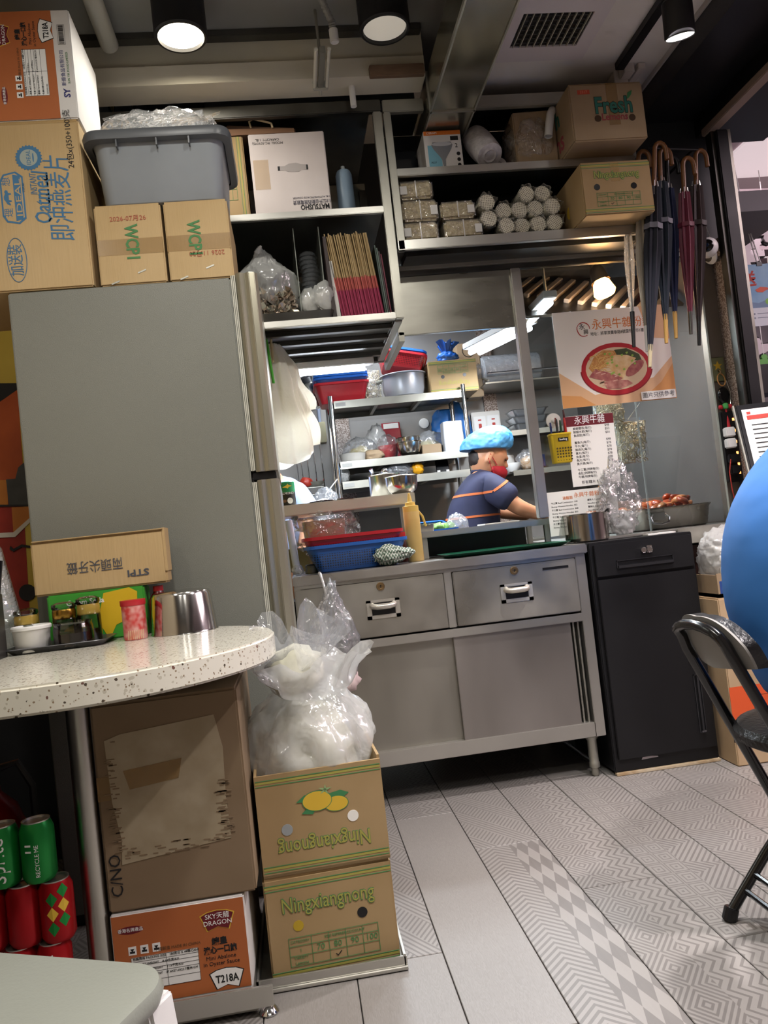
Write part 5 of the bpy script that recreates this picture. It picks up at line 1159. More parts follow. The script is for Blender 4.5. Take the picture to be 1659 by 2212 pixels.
for a, b_ in (((-.175,-.16,-.008),(.175,-.09,0)), ((-.175,.088,-.008),(.175,.17,0)), ((-.175,-.09,-.008),(-.122,.088,0)), ((.122,-.09,-.008),(.175,.088,0))): fg.box(a, b_)
fg.build('frame', mat('vent_white', 'cfc8ca', .6), gr); MB().box((-.122,-.09,-.002), (.122,.088,-.0005)).build('shaft', MATS['black_plastic'], gr)
for i in range(10): MB().box((-.110+i*.0245-.0015, -.09, -.010), (-.110+i*.0245+.0015, .088, -.002)).build('slat', mat('slat_pale', 'b9b6a8', .4), gr)
for i in range(7): MB().box((-.122, -.072+i*.0235, -.005), (.122, -.070+i*.0235, -.002)).build('cross_slat', mat('slat_grey', '4a4a4a', .5), gr)
tk = thing('track_spotlight', 'black track spotlight lit on a short ceiling rail', 'lamp', (1.39, 2.3, 2.62))
MB().box((-.022, -1.6, -.028), (.012, .45, -.001)).build('track', MATS['black_metal'], tk, .002); MB().box((-.018, -.12, -.060), (.010, .06, -.028)).build('adapter', MATS['black_metal'], tk, .003)
q = basis((-.03, -.02, -.212), (1,0,.12), (0,1,.25)); MB().lathe([(.0,.115),(.035,.115),(.046,.105),(.047,.006),(.044,0),(.042,.002),(.042,.01)], n=32, M=q).build('housing', MATS['black_metal'], tk, smooth=35)
MB().lathe([(.043,.004),(0,.003)], n=32, M=q).build('lens', mat('spot_on', 'fff6ee', .5, emit=18, emit_color='fff4ec'), tk, smooth=35); MB().cyl((-.016,-.02,-.05), (-.012,-.02,-.11), .009, n=12).build('yoke', MATS['black_metal'], tk)
# second spotlight further along the rail, out of frame
tk2 = thing('track_spotlight', 'black track spotlight nearer the door on its own rail', 'lamp', (1.39, 1.0, 2.591)); MB().box((-.012,-.03,-.05), (.012,.03,-.0005)).build('adapter', MATS['black_metal'], tk2)
MB().lathe([(0,-.06),(.044,-.06),(.046,-.165),(.043,-.165),(.042,-.15)], n=28).build('housing', MATS['black_metal'], tk2, smooth=35); MB().lathe([(.042,-.152),(0,-.153)], n=28).build('lens', MATS['spot_on'], tk2)
# pipes, hose, batten under the grey ceiling
WPm = mat('pipe_grey', 'b3b2a8', .5)
o = MB().cyl((-.44, 1.4, 2.700), (-.44, 2.655, 2.700), .030, n=20).build('water_pipe', WPm, smooth=40); tag(o, 'pale grey pipe running under the ceiling to the beam', 'pipe')
bt_ = thing('tube_batten', 'small bare twin-tube light batten hanging below the beam', 'lamp', (.255, 2.60, 2.545))
MB().box((-.010,-.12,-.012), (.010,.08,.012)).build('body', mat('batten_grey', '8d8c84', .4, .6), bt_, .002)
for x in (-.021, .021): MB().cyl((x,-.13,-.006), (x,.09,-.006), .0065, n=10).build('tube', mat('tube_off', 'c9c8bd', .3), bt_, smooth=True)
MB().cyl((0,-.02,.012), (0,-.02,.20), .005, n=8).build('drop_rod', SD, bt_, smooth=True); MB().box((-.026,.076,-.016), (.026,.088,.014)).build('end_cap', WPm, bt_, .002); MB().cyl((0,.088,-.006), (0,.12,-.01), .005, n=8).build('lead', WPm, bt_)
hz = thing('flexible_conduit', 'grey corrugated conduit with a white end hanging from the ceiling', 'conduit', (.30, 2.5, 2.745))
cpts = [V((-.05,-.1,-.004)), V((-.04,-.03,-.015)), V((-.02,.0,-.045)), V((0,.03,-.075)), V((.004,.04,-.10))]
dense = [cpts[int(i/8)].lerp(cpts[int(i/8)+1], (i % 8)/8) for i in range(32)]
MB().tube(dense, [.010 if i % 2 else .0125 for i in range(32)], 12).build('hose', mat('conduit_grey', '85847f', .5), hz); MB().cyl((.004,.04,-.095), (.005,.042,-.140), .015, n=16).build('end_cap', MATS['white_plastic'], hz, .002)
o = MB().cyl((.372, 2.745, 2.50), (.372, 2.745, 2.574), .011, n=14).build('drop_pipe', MATS['white_plastic'], smooth=40); tag(o, 'short white pipe stub hanging below the beam', 'pipe')
o = MB().box((.43, 2.66, 2.560), (.625, 2.684, 2.598)).build('wood_batten', mat('old_wood', '7d6450', .7, noise_scale=12, color2='6a5342', stretch=(1,4,4)), None, .002); tag(o, 'worn wooden board fixed behind the duct under the beam', 'board')
cl = thing('cable_coil', 'coil of yellow and black cable on top of the wall shelf', 'cable', (-.45, 2.86, 2.5555))
for i in range(5): MB().tube([(.045*math.cos(a)*(1-.05*i), -.012+.008*i+.006*math.sin(2*a), .045+.042*math.sin(a)) for a in [2*math.pi*k/24 for k in range(24)]], .0045, 6, closed=True).build('loop', mat('cable_yellow', 'a89838', .5) if i % 2 else MATS['black_plastic'], cl, smooth=True)
wt_ = thing('cable_trunking', 'stepped white plastic cable trunking on the ceiling behind the spotlight', 'trunking', (1.44, 2.77, 2.62))
for a, b_ in (((-.035,-.02,-.035),(.005,.03,-.0005)), ((-.055,.03,-.045),(.0,.10,-.0005)), ((.02,-.02,-.022),(.05,.12,-.0005))): MB().box(a, b_).build('duct_piece', mat('trunk_white', 'c2bcb9', .5), wt_, .002)
# ------------------------------------------------------------------ glass front with posters
gp = thing('glass_screen', 'clear glass screen of the display counter with posters stuck on it', 'glass', (0,0,0))
MB().box((.985, 2.984, .862), (1.735, 2.990, 1.950)).build('pane', MATS['pane'], gp); MB().box((1.728, 2.980, .862), (1.735, 2.9835, 1.95)).build('edge_strip', mat('glass_edge', 'c8cfc4', .2, alpha=.6), gp)
MB().box((1.40, 2.991, .862), (1.405, 3.0, 1.70)).build('support_strip', mat('strip_faint', 'c4c6c0', .3, alpha=.35), gp)
lg = thing('display_ledge', 'stainless ledge under the glass screen behind the black cabinet', 'ledge', (0,0,0))
MB().box((1.056, 2.905, .851), (1.798, 3.6, .861)).build('top', S, lg, .002); MB().box((1.46, 2.895, .800), (1.79, 2.904, .8605)).build('lip', SD, lg, .002); MB().box((1.465, 2.93, .0), (1.79, 2.96, .79)).build('apron', mat('apron_dark', '3a2420', .5, .3), lg)
MB().box((1.06, 3.21, .0), (1.79, 3.58, .84)).build('base_unit', SK, lg)
def yplane(px, py, y): p = aty(px, py, y); return (p.x, p.z)
po = thing('food_poster', 'poster of a red noodle bowl stuck on the glass screen', 'poster', (1.335, 2.983, 1.572), 0)
MB().box((-.238,-.0012,-.192), (.236,0,.190)).build('sheet', mat('poster_cream', 'f0e8de', .5), po)
def pd(name, pts, m, o): return decal(name, po, pts, m, (0, -.0012-o, 0))
PO = mat('poster_peach', 'e0b48a', .5); PO2 = mat('poster_orange', 'd99a5c', .5)
pd('printed_facet', [(-.238,-.192),(.236,-.192),(.236,-.02),(.15,-.10),(.05,-.12),(-.1,-.15),(-.238,-.05)], PO, .0002); pd('printed_facet', [(.236,-.192),(.236,-.05),(.18,-.12),(.08,-.192)], PO2, .0004); pd('printed_facet', [(-.238,-.192),(-.1,-.192),(-.16,-.15),(-.238,-.14)], PO2, .0004); pd('printed_facet', [(.236,.05),(.236,.19),(.12,.19),(.16,.06)], PO, .0003)
bx0, bz0 = .0, -.052
RB = mat('poster_red', 'b3202a', .5)
pd('printed_shadow', ell(.138,.092,cx=bx0,cy=bz0-.014), mat('poster_shadow', '5a3a48', .5), .0006); pd('printed_bowl', ell(.146,.104,cx=bx0,cy=bz0), RB, .0009); pd('printed_bowl', ell(.150,.106,cx=bx0,cy=bz0-.002,t0=math.pi,t1=2*math.pi), mat('poster_darkred', '8c1620', .5), .0007)
pd('printed_soup', ell(.128,.086,cx=bx0,cy=bz0), mat('poster_soup', 'd9bf9c', .5), .0012)
rp = random.Random(11)
pd('printed_greens', [(x+bx0, y+bz0) for x, y in ((-.02,.05),(.0,.075),(.05,.078),(.10,.05),(.11,.02),(.06,.03))], mat('poster_dkgreen', '3f4a2a', .5), .0014)
NMp = mat('poster_noodle', 'd09858', .5, noise_scale=60, color2='b87a3c'); pd('printed_noodles', [(x+bx0, y+bz0) for x, y in ((-.115,.01),(-.09,.05),(-.05,.078),(.0,.072),(.01,.045),(-.02,.02),(-.07,.0),(-.10,-.01))], NMp, .0015)
pd('printed_wonton', [(x+bx0, y+bz0) for x, y in ((-.05,.035),(.0,.055),(.05,.05),(.085,.035),(.06,.01),(.02,-.045),(-.02,-.01))], mat('poster_wonton', 'e6c99a', .5, noise_scale=30, color2='d0a468'), .0018)
MP = mat('poster_meat', '96484a', .5, noise_scale=50, color2='b87468')
pd('printed_meat', [(x+bx0, y+bz0) for x, y in ((-.118,-.025),(-.09,.005),(-.04,-.012),(.02,-.04),(.0,-.055),(-.06,-.045))], MP, .0021); pd('printed_meat', ell(.048,.02,n=16,cx=0,cy=0), MP, .0022).rotation_euler = (R(90), R(-30), 0)
for o in [c for c in po.children if c.name.startswith('printed_meat')][-1:]: o.matrix_basis = Matrix.Translation((.075+bx0, -.0034, bz0-.005)) @ basis((0,0,0), *FRONT) @ Matrix.Rotation(R(35), 4, 'Z')
pd('printed_meat', [(x+bx0, y+bz0) for x, y in ((-.06,-.05),(-.02,-.045),(.04,-.05),(.06,-.065),(.01,-.082),(-.05,-.078))], mat('poster_meat2', 'a8605a', .5, noise_scale=50, color2='c99080'), .0024)
for i in range(26):
    a0 = rp.uniform(0, 3.1); cx_, cy_ = rp.uniform(-.095,-.02), rp.uniform(.0,.06); o_ = MB().tube([(cx_+.016*math.cos(a0+k*.5), cy_+.010*math.sin(a0+k*.5), 0) for k in range(7)], .0013, 4).build('printed_noodle', mat('poster_noodle2', 'e2b874', .5), po); o_.matrix_basis = basis((bx0, -.0012-.0018, bz0), *FRONT)
for i in range(9):
    x, y = rp.uniform(-.10,.0), rp.uniform(-.07,-.015); pd('printed_fat', [(x+bx0, y+bz0), (x+.022+bx0, y+.004+bz0), (x+.020+bx0, y+.008+bz0), (x+.004+bx0, y+.005+bz0)], mat('poster_fat', 'd9a894', .5), .0026)
for i in range(16):
    x, y = rp.uniform(-.05,.08), rp.uniform(-.04,.06); pd('printed_scallion', [(x+bx0, y+bz0), (x+.008+bx0, y+.003+bz0), (x+.006+bx0, y+.010+bz0), (x-.003+bx0, y+.007+bz0)], mat('poster_green', '8fb04a', .5), .0027)
text(po, '永興牛雜粉麵', .046, (.045, -.0016, .128), FRONT, mat('poster_title', 'd9792e', .6), width=.25); text(po, '地址：將軍澳寶泰路8號茵怡街市1樓18號', .0165, (.035, -.0016, .093), FRONT, K, width=.25)
ro = MB().tube([(.026*math.cos(a)*(1+.05*math.sin(3*a)), .028*math.sin(a), 0) for a in [i*.31 for i in range(18)]], [.0012+.0009*abs(math.sin(i*.4)) for i in range(18)], 6).build('printed_ring', MATS['ink_red'], po); ro.matrix_basis = basis((-.117, -.0016, .115), *FRONT); ro.scale = (1, 1, .2)
text(po, '永', .026, (-.122, -.0018, .125), FRONT, K); text(po, '興', .022, (-.108, -.0018, .103), FRONT, K)
decal('caption_strip', po, rect(.145, .034), MATS['paper'], (.160, -.0045, -.172)); text(po, '圖片只供參考', .023, (.160, -.0052, -.172), FRONT, mat('ink_grey', '55555a', .6), width=.132)

mn = thing('price_list', 'white price list with maroon heading stuck on the glass', 'menu', (1.198, 2.983, 1.068))
MB().box((-.098,-.001,0), (.098,0,.279)).build('sheet', MATS['paper'], mn); decal('heading', mn, rect(.196,.040,0,.258), MATS['ink_maroon'], (0,-.0011,0)); text(mn, '永興牛雜', .036, (0,-.0016,.258), FRONT, MATS['ink_white'], width=.125)
rows = [('鮮蝦雲吞(每打)','$48',.228),('鮮蝦水餃(每打)','$52',.214),('魚皮餃(每打)','$66',.200),('墨魚丸(每斤)','$98',.172),('牛丸(每斤)','$78',.158),('豬肉丸(每斤)','$78',.144),('貢丸(每斤)','$78',.130),('魚蛋(每斤)','$78',.116),('魚片(每斤)','$78',.102),('魚片頭(每斤)','$78',.088),('牛三寶(例牌每份)','$140',.064),('金肚(例牌每份)','$120',.050),('牛雜(例牌每份)','$110',.036)]
for a, b_, z in rows: text(mn, a, .0115, (-.072,-.0013,z), FRONT, K, align='LEFT'); text(mn, b_, .0125, (.078,-.0013,z+.004), FRONT, K, align='RIGHT')
text(mn, '所有糖水 $10', .0145, (-.02,-.0013,.014), FRONT, K)
m2 = thing('menu_sheet', 'white menu sheet with orange headings taped low on the glass behind the pot', 'menu', (1.130, 2.983, .885))
MB().box((-.143,-.001,0), (.143,0,.172)).build('sheet', MATS['paper'], m2); text(m2, '永興牛雜粉麵', .021, (.03,-.0013,.150), FRONT, MATS['ink_orange']); text(m2, '湯麵類', .014, (-.08,-.0013,.143), FRONT, MATS['ink_orange'], align='LEFT'); text(m2, '淨食類', .014, (.03,-.0013,.075), FRONT, MATS['ink_orange'])
for i in range(8):
    text(m2, '牛三寶 Beef Combination  $48' if i % 2 == 0 else 'Shrimp Wonton Noodles  $52', .0085, (-.128,-.0013,.127-.0135*i), FRONT, K, align='LEFT', width=None); text(m2, 'Noodles w/ Brisket  $50' if i % 2 else '墨魚丸 Cuttlefish Ball $46', .0085, (.02,-.0013,.127-.0135*i), FRONT, K, align='LEFT')
pk = thing('pen_basket', 'yellow perforated pen basket with pens hung on the glass by a sucker', 'holder', (1.058, 2.955, 1.165))
MB().loft([rrect(.070,.040,.012,0), rrect(.074,.044,.012,.004), rrect(.084,.050,.014,.108), rrect(.088,.054,.015,.110), rrect(.088,.054,.015,.116), rrect(.080,.046,.014,.116), rrect(.068,.038,.012,.006)]).build('basket', MATS['yellow_plastic'], pk, smooth=45)
decal('name_plate', pk, rect(.040,.014), MATS['black_plastic'], (.005,-.0262,.090)); text(pk, 'feeling', .012, (.005,-.0268,.090), FRONT, MATS['ink_white'])
for i in range(6):
    for jx in range(5): MB().cyl((-.022+.011*i, -.0262+.0008*(5-jx), .012+.011*jx), (-.022+.011*i, -.020, .012+.011*jx), .0036, n=8).build('vent_hole', mat('hole_dark', '3a300c', .7), pk)
pens = [(-.028,'1c2a5a',.155),(-.012,'2a2a2a',.165),(.0,'6a2a20',.172),(.010,'20402a',.160),(.022,'8a2028',.175),(.030,'b03030',.168),(.033,'401818',.20)]
for i, (x, c, h) in enumerate(pens):
    o = thing('pen', ('navy','black','brown','green','dark red','bright red','tall maroon')[i]+' pen standing in the yellow basket', 'pen', (1.058+x, 2.955, 1.172), 0, 'pens in the yellow basket')
    MB().cyl((0,0,0), (.006*math.sin(i*2), .006*math.cos(i*3), h-.02), .0042, n=10).build('barrel', mat('pen_'+c, c, .3), o, smooth=True); MB().cyl((.006*math.sin(i*2), .006*math.cos(i*3), h-.02), (.007*math.sin(i*2), .006*math.cos(i*3), h), .0046, .003, n=10).build('cap', mat('pen_'+c, c, .3), o, smooth=True)
MB().lathe([(0,-.012),(.008,-.010),(.012,-.003),(.030,.0),(.030,.002),(0,.002)], n=28, M=Matrix.Translation((-.006,.026,.171)) @ Matrix.Rotation(R(-90), 4, 'X')).build('suction_cup', mat('sucker', 'd5d0c8', .2, alpha=.75), pk, smooth=40)
cb = thing('clear_bag', 'crumpled clear carrier bag slumped against the glass beside the pot', 'bag', (1.262, 2.93, .8615))
cb.location = (1.262, 2.935, .862)
blob('film', MATS['film_clear'], cb, (.066, .034, .105), 31, .42, 2.2, 5, crease=1.1, fn=lambda p, d: V((p.x*(1-.2*max(0, d.z)), max(-.045, min(.040, p.y)), p.z)))
for s, h in ((-1, .10), (1, .07)): MB().grid(lambda u, v: (s*.035+.026*math.cos(2*math.pi*u)*(1-.3*v)+s*.012*v, .010*math.sin(2*math.pi*u), .15+h*v+.012*math.sin(5*u*6.28)*v), 20, 6).build('handle_flap', MATS['film_clear'], cb, smooth='all', fix=False)
blob('contents', MATS['film_milky'], cb, (.05, .026, .05), 33, .25, 3, 4)
o = MB().box((1.315, 2.84, .8510), (1.425, 2.885, .856)).build('paper_pad', MATS['paper']); tag(o, 'small white paper pad lying on top of the black cabinet', 'paper')

# pan of braised offal behind the glass
pn = thing('braising_pan', 'wide steel pan of braised offal behind the glass with a drop handle', 'pan', (1.535, 3.235, .8615))
PS = MATS['pan_steel']
MB().loft([rrect(.34,.30,.06,0), rrect(.36,.32,.07,.005), rrect(.385,.345,.08,.078), rrect(.40,.36,.085,.086), rrect(.40,.36,.085,.090), rrect(.38,.34,.08,.088), rrect(.35,.31,.07,.012)]).build('pan', PS, pn, smooth=40)
MB().box((-.095,-.180,.040), (-.035,-.170,.070)).build('handle_plate', S, pn, .002); MB().tube([(-.090,-.178,.062),(-.105,-.188,.05),(-.098,-.194,.028),(-.065,-.196,.022),(-.032,-.194,.028),(-.025,-.188,.05),(-.040,-.178,.062)], .0045, 8).build('handle', MATS['chrome'], pn, smooth=True)
MB().loft([rrect(.37,.33,.078,.066), rrect(.36,.32,.075,.070)]).build('broth', mat('broth', '8a3f1c', .12), pn)
rf = random.Random(8)
for i in range(34):
    x, y = rf.uniform(-.16,.17), rf.uniform(-.145,.12); hgt = .014+.055*max(0, 1-abs(x-.07)/.14)*max(0, 1-abs(y)/.2)
    t = blob('offal_piece', mat('offal_%d' % (i % 3), ('c87040', 'b85430', 'd99a68')[i % 3], .3, noise_scale=40, color2=('98482c', '883420', 'b0683c')[i % 3], coat=.3), None, (rf.uniform(.020,.036), rf.uniform(.016,.026), .014), 50+i, .3, 2.5, 2)
    t.location = (1.535+x, 3.235+y, .8615+.068+hgt*rf.uniform(.3,1)); t.rotation_euler = (rf.uniform(-.5,.5), rf.uniform(-.5,.5), rf.uniform(0,3)); tag(t, 'glossy reddish chunk of braised offal heaped in the wide pan', 'offal', 'braised offal in the pan')
stb = thing('sauce_caddy', 'small steel caddy of dark sauce with upright sticks beside the offal pan', 'caddy', (1.425, 3.47, .8615))
MB().loft([rrect(.09,.09,.012,0), rrect(.095,.095,.014,.11), rrect(.088,.088,.012,.11), rrect(.082,.082,.012,.008)]).build('box', PS, stb, .001); blob('sauce', mat('dark_sauce', '2a120c', .3), stb, (.04,.04,.02), 3, .2, 2, 2, loc=(0,0,.09))
for x, c in ((-.02, 'a8703c'), (.022, '3a2a24')): MB().cyl((x,0,.05), (x-.004,0,.22), .004, n=8).build('stick', mat('stick_'+c, c, .5), stb, smooth=True)
bf = thing('tray_divider', 'pale plastic boxes stacked behind the offal pan', 'box', (1.60, 3.50, .8615)); bf.name = 'plastic_crate'
for k in range(2): MB().loft([rrect(.27,.10,.01,.07*k), rrect(.29,.12,.012,.068+.07*k), rrect(.282,.112,.012,.068+.07*k), rrect(.26,.09,.01,.005+.07*k)]).build('box', mat('crate_pale', 'c9c4c0', .5), bf, .001)

# noodle bags hanging behind the glass
def curl_noodles(name, parent, m, n, w, d, h, seed, r=.0016, turns=7):
    rg_ = random.Random(seed); mb = MB()
    for i in range(n):
        c = V((rg_.uniform(-w,w), rg_.uniform(-d,d), rg_.uniform(0,h))); p = []
        a0 = rg_.uniform(0,6.28); rr_ = rg_.uniform(.012,.026)
        for k in range(14):
            a = a0+k*.55; p.append(V((max(-w,min(w,c.x+rr_*math.cos(a)+.003*k*math.sin(a0))), max(-d,min(d,c.y+rr_*.5*math.sin(a*1.3))), max(0,min(h,c.z+rr_*math.sin(a))))))
        mb.tube(p, r, 4, cap=False)
    o = mb.build(name, m, parent, fix=False, smooth='all'); o['kind'] = 'stuff'; return o
NM2 = mat('egg_noodle', 'f4ead0', .5)
for k, (x, y, z, w, h, lab) in enumerate(((1.335, 3.11, 1.312, .055, .115, 'bag of egg noodles hanging behind the lower edge of the bowl poster'), (1.42, 3.12, 1.150, .058, .165, 'larger bag of egg noodles hanging below the first, behind the price list'))):
    t = thing('noodle_bag', lab, 'noodles', (x, y, z), 0, 'egg noodle bags'); curl_noodles('noodles', t, NM2, 80, w, .03, h, 3+k, r=.0021); MB().box((-w-.006,-.036,-.006), (w+.006,.036,h+.02)).build('film', MATS['film_thin'], t, .02, 3)
    MB().tube([(0,0,h+.015),(0,2.9935-y,h+.06)], .0015, 6).build('string', MATS['white_plastic'], t)

# heat lamp and hood baffle
hl = thing('heat_lamp', 'glowing orange heat lamp with a dark shade hung inside the display', 'lamp', (1.356, 3.12, 2.26))
q = basis((0,0,-.27), (1,.0,.18), (0,1,-.15))
MB().lathe([(.018,-.0),(.030,-.03),(.038,-.075),(.040,-.08),(.036,-.078),(.028,-.035)], (0,0,.0), 28, M=q).build('shade', mat('shade_dark', '3a2c24', .4, .5), hl, smooth=40)
MB().lathe([(.0,-.062),(.022,-.070),(.034,-.084),(.046,-.128),(.038,-.142),(0,-.150)], (0,0,0), 28, M=q).build('bulb', mat('heat_bulb', 'ffb060', .4, emit=26, emit_color='ffac58'), hl, smooth=40)
MB().cyl((0,0,0), (0,0,-.27), .008, n=10).build('stem', MATS['black_metal'], hl); MB().cyl((0,0,-.30), (0,0,-.255), .022, n=18).build('socket', MATS['brass_lock'], hl)
l = bpy.data.lights.new('heat_lamp_glow', 'POINT'); l.energy = 11; l.color = (1, .66, .42); l.shadow_soft_size = .05; lo = bpy.data.objects.new('heat_lamp_glow', l); COL.objects.link(lo); lo.location = (1.378, 3.10, 1.80)
bfz = thing('hood_filter', 'ribbed steel extractor baffle sloping above the heat lamp', 'filter', (1.40, 3.40, 1.97))
Mb = Matrix.Rotation(R(38), 4, 'X')
MB().box((-.34,-.27,.0), (.36,.10,.012), Mb).build('plate', SK, bfz)
for i in range(12):
    x = -.30+i*.05; MB().box((x-.012,-.14,.012), (x+.012,.12,.030), Mb @ Matrix.Translation((.01+x*.25,-.09,0)) @ Matrix.Rotation(R(-40), 4, 'Z')).build('rib', mat('rib_steel', 'b8b0a8', .35, .5), bfz, .002)

# ------------------------------------------------------------------ umbrellas on a rail
rl_ = thing('umbrella_rail', 'thin black rail fixed to the corner wall for hanging umbrellas', 'rail', (0,0,0))
MB().tube([(1.46,2.76,2.296),(1.70,2.80,2.296)], .005, 8).build('bar', MATS['black_metal'], rl_, smooth=True); MB().tube([(1.66,2.793,2.296),(1.66,2.998,2.296)], .005, 8).build('bracket', MATS['black_metal'], rl_, smooth=True)
def umbrella(label, top, tip, cloth, handle, tipc, r=.030, hook=True, strap=None, frac=(.20, .90)):
    top, tip = V(top), V(tip); ax = (tip-top); L = ax.length; d = ax.normalized()
    t = thing('umbrella', label, 'umbrella', tip, 0, 'umbrellas hanging by the shelf')
    P = lambda u: top+ax*u-tip
    if hook:
        e = V((1,0,0)); h0 = P(.0); pts = [P(frac[0]+.02), P(.08), P(.02)]
        for k in range(1, 8): a = math.pi*k/7; pts.append(P(.02)+V((-.022*(1-math.cos(a))*(-1), 0, .030*math.sin(a))))
        pts.append(pts[-1]+V((0,0,-.035)))
        MB().tube(pts, .0085, 10).build('handle', handle, t, smooth=True)
    rings = []; n = 32
    q_ = d.to_track_quat('Z', 'Y')
    for k in range(15):
        u = frac[0]+(frac[1]-frac[0])*k/14; s = k/14
        rr_ = r*(.62+.38*math.sin(min(1, s*1.5)*math.pi/2))*(1-.78*max(0, s-.35)/.65)
        rings.append([P(u)+q_ @ V((rr_*(1+.20*math.cos(8*a+.8*s))*math.cos(a), rr_*(1+.20*math.cos(8*a+.8*s))*math.sin(a), 0)) for a in [2*math.pi*i/n for i in range(n)]])
    MB().loft(rings).build('canopy', cloth, t, smooth=60)
    MB().tube([P(.1), P(1)], .004, 8).build('shaft', MATS['steel_dark'], t, smooth=True); MB().tube([P(frac[1]-.03), P(1.0)], [.009,.0065], 10).build('ferrule', tipc, t, smooth=True)
    if strap: rr_ = r*1.03; MB().loft([[P(u)+q_ @ V((rr_*(1+.1*math.cos(8*a))*math.cos(a), rr_*(1+.1*math.cos(8*a))*math.sin(a), 0)) for a in [2*math.pi*i/24 for i in range(24)]] for u in (.36, .385)], cap=False).build('strap', strap, t, smooth=True)
    for i in range(4):
        a = i*1.57+.4; MB().tube([P(frac[0]-.03)+q_ @ V((.012*math.cos(a), .012*math.sin(a), 0)), P(frac[0]+.04)+q_ @ V((r*.6*math.cos(a), r*.6*math.sin(a), 0))], .0022, 6).build('rib_tip', MATS['chrome'], t, smooth=True)
    return t
cl_ = lambda n, c, r=.55: mat(n, c, r, noise_scale=30, stretch=(1,1,.1), color2=None, noise_amt=.25)
WD, BKp, GD = mat('umb_wood', '6e4826', .4), MATS['black_plastic'], mat('umb_gold', 'b08a4a', .4)
umbrella('beige grey furled umbrella with white tip behind the shelf end', (1.432, 2.78, 2.28), (1.372, 2.78, 1.534), cl_('umb_beige', 'a39a8c'), WD, MATS['white_plastic'], .026, frac=(.3, .90))
umbrella('clear plastic furled umbrella with black tip behind the shelf end', (1.392, 2.83, 2.20), (1.327, 2.79, 1.558), MATS['film_grey'], BKp, BKp, .018, hook=False, frac=(.3, .82))
umbrella('long navy umbrella with a curved wooden handle and pale tip', (1.480, 2.74, 2.29), (1.352, 2.735, 1.467), cl_('umb_navy', '0f1424', .7), WD, mat('umb_pale', 'b5a888', .5), .032, strap=mat('strap_grey', '6a6a74', .6), frac=(.19, .93))
umbrella('dark teal umbrella with gold tip beside the long navy one', (1.512, 2.77, 2.28), (1.440, 2.76, 1.555), cl_('umb_teal', '101d2c', .7), WD, GD, .034, strap=MATS['strap_grey'], frac=(.16, .88))
umbrella('blue umbrella with wooden tip between the teal and maroon ones', (1.552, 2.80, 2.26), (1.502, 2.80, 1.579), cl_('umb_blue', '131f42', .7), BKp, GD, .030, frac=(.16, .88))
umbrella('maroon umbrella with grey tip', (1.602, 2.775, 2.24), (1.552, 2.78, 1.586), cl_('umb_maroon', '6a2438'), WD, SK, .029, strap=cl_('umb_maroon', '6a2438'), frac=(.18, .90))
umbrella('dark brown umbrella with a tall wooden crook handle, rightmost', (1.672, 2.80, 2.28), (1.590, 2.80, 1.545), cl_('umb_brown', '2c1c1c'), WD, BKp, .033, strap=cl_('umb_brown', '2c1c1c'), frac=(.17, .88))

# security camera on a cord
sc2 = thing('security_camera', 'white round security camera with dark face hung on a cord', 'camera', (1.745, 2.92, 1.957))
bm_ = blob('shell', MATS['white_plastic'], sc2, (.040,.040,.040), 0, 0, 1, 4, flat_bottom=False); MB().lathe([(0,.0405),(.014,.0395),(.023,.034),(.026,.030),(.0245,.029)], n=28, M=Matrix.Rotation(R(-35), 4, 'Z') @ Matrix.Rotation(R(90), 4, 'X')).build('face', MATS['black_gloss'], sc2, smooth=40)
MB().lathe([(0,.0425),(.007,.0418),(.008,.040)], n=18, M=Matrix.Rotation(R(-35), 4, 'Z') @ Matrix.Rotation(R(90), 4, 'X')).build('lens', mat('cam_lens', '20304a', .05), sc2)
MB().lathe([(.030,-.004),(.046,.004),(.046,.010),(.028,.016)], (.02,.03,0), 24, M=Matrix.Rotation(R(60), 4, 'Y')).build('stand_ring', MATS['white_plastic'], sc2, smooth=True)
MB().tube([(-.02,.02,.035),(.012,.06,.215),(.03,.02,.035)], .002, 6).build('cord', MATS['white_plastic'], sc2, smooth=True); MB().box((.0,.06,.205), (.024,.075,.235)).build('hook', mat('hook_green', '2f3f36', .4), sc2, .003)

# keys and power strip on the steel corner
kc_ = thing('key_bunch', 'bunch of keys and charms with a red tassel hung on a stick-on hook', 'keys', (1.762, 2.975, 1.40))
MB().box((-.03,.010,.03), (.03,.0145,.13)).build('hook_pad', mat('pad_olive', '7a7c58', .6), kc_, .003); decal('printed_star', kc_, [(.0,.02),(.006,.006),(.02,.006),(.009,-.003),(.013,-.018),(0,-.009),(-.013,-.018),(-.009,-.003),(-.02,.006),(-.006,.006)], MATS['ink_yellow'], (0,.0095,.095))
MB().tube([(0,.01,.075),(0,-.006,.07),(0,-.006,.06)], .003, 8).build('hook', MATS['brass_lock'], kc_, smooth=True)
MB().tube([(.016*math.cos(a), -.004+.004*math.sin(a), .035+.026*math.sin(a)) for a in [i*.42 for i in range(15)]], .0022, 6, closed=True).build('ring', mat('cord_orange', 'c08a4a', .5), kc_, smooth=True)
MB().loft([[V((.024*math.cos(a)*s, -.012+dy, -.03+.036*math.sin(a)*s)) for a in [i*.5236 for i in range(12)]] for s, dy in ((.8,-.004),(1,.002),(1,.010),(.8,.016))]).build('black_charm', MATS['black_gloss'], kc_, smooth=40)
MB().tube([(.02,-.004,.03),(.032,-.004,-.02),(.024,-.006,-.07)], .002, 6).build('chain', MATS['chrome'], kc_, smooth=True)
MB().cyl((.0,-.01,-.085), (.0,-.01,-.062), .011, n=12).build('jade_bead', mat('jade', '52b060', .2), kc_, .003); 
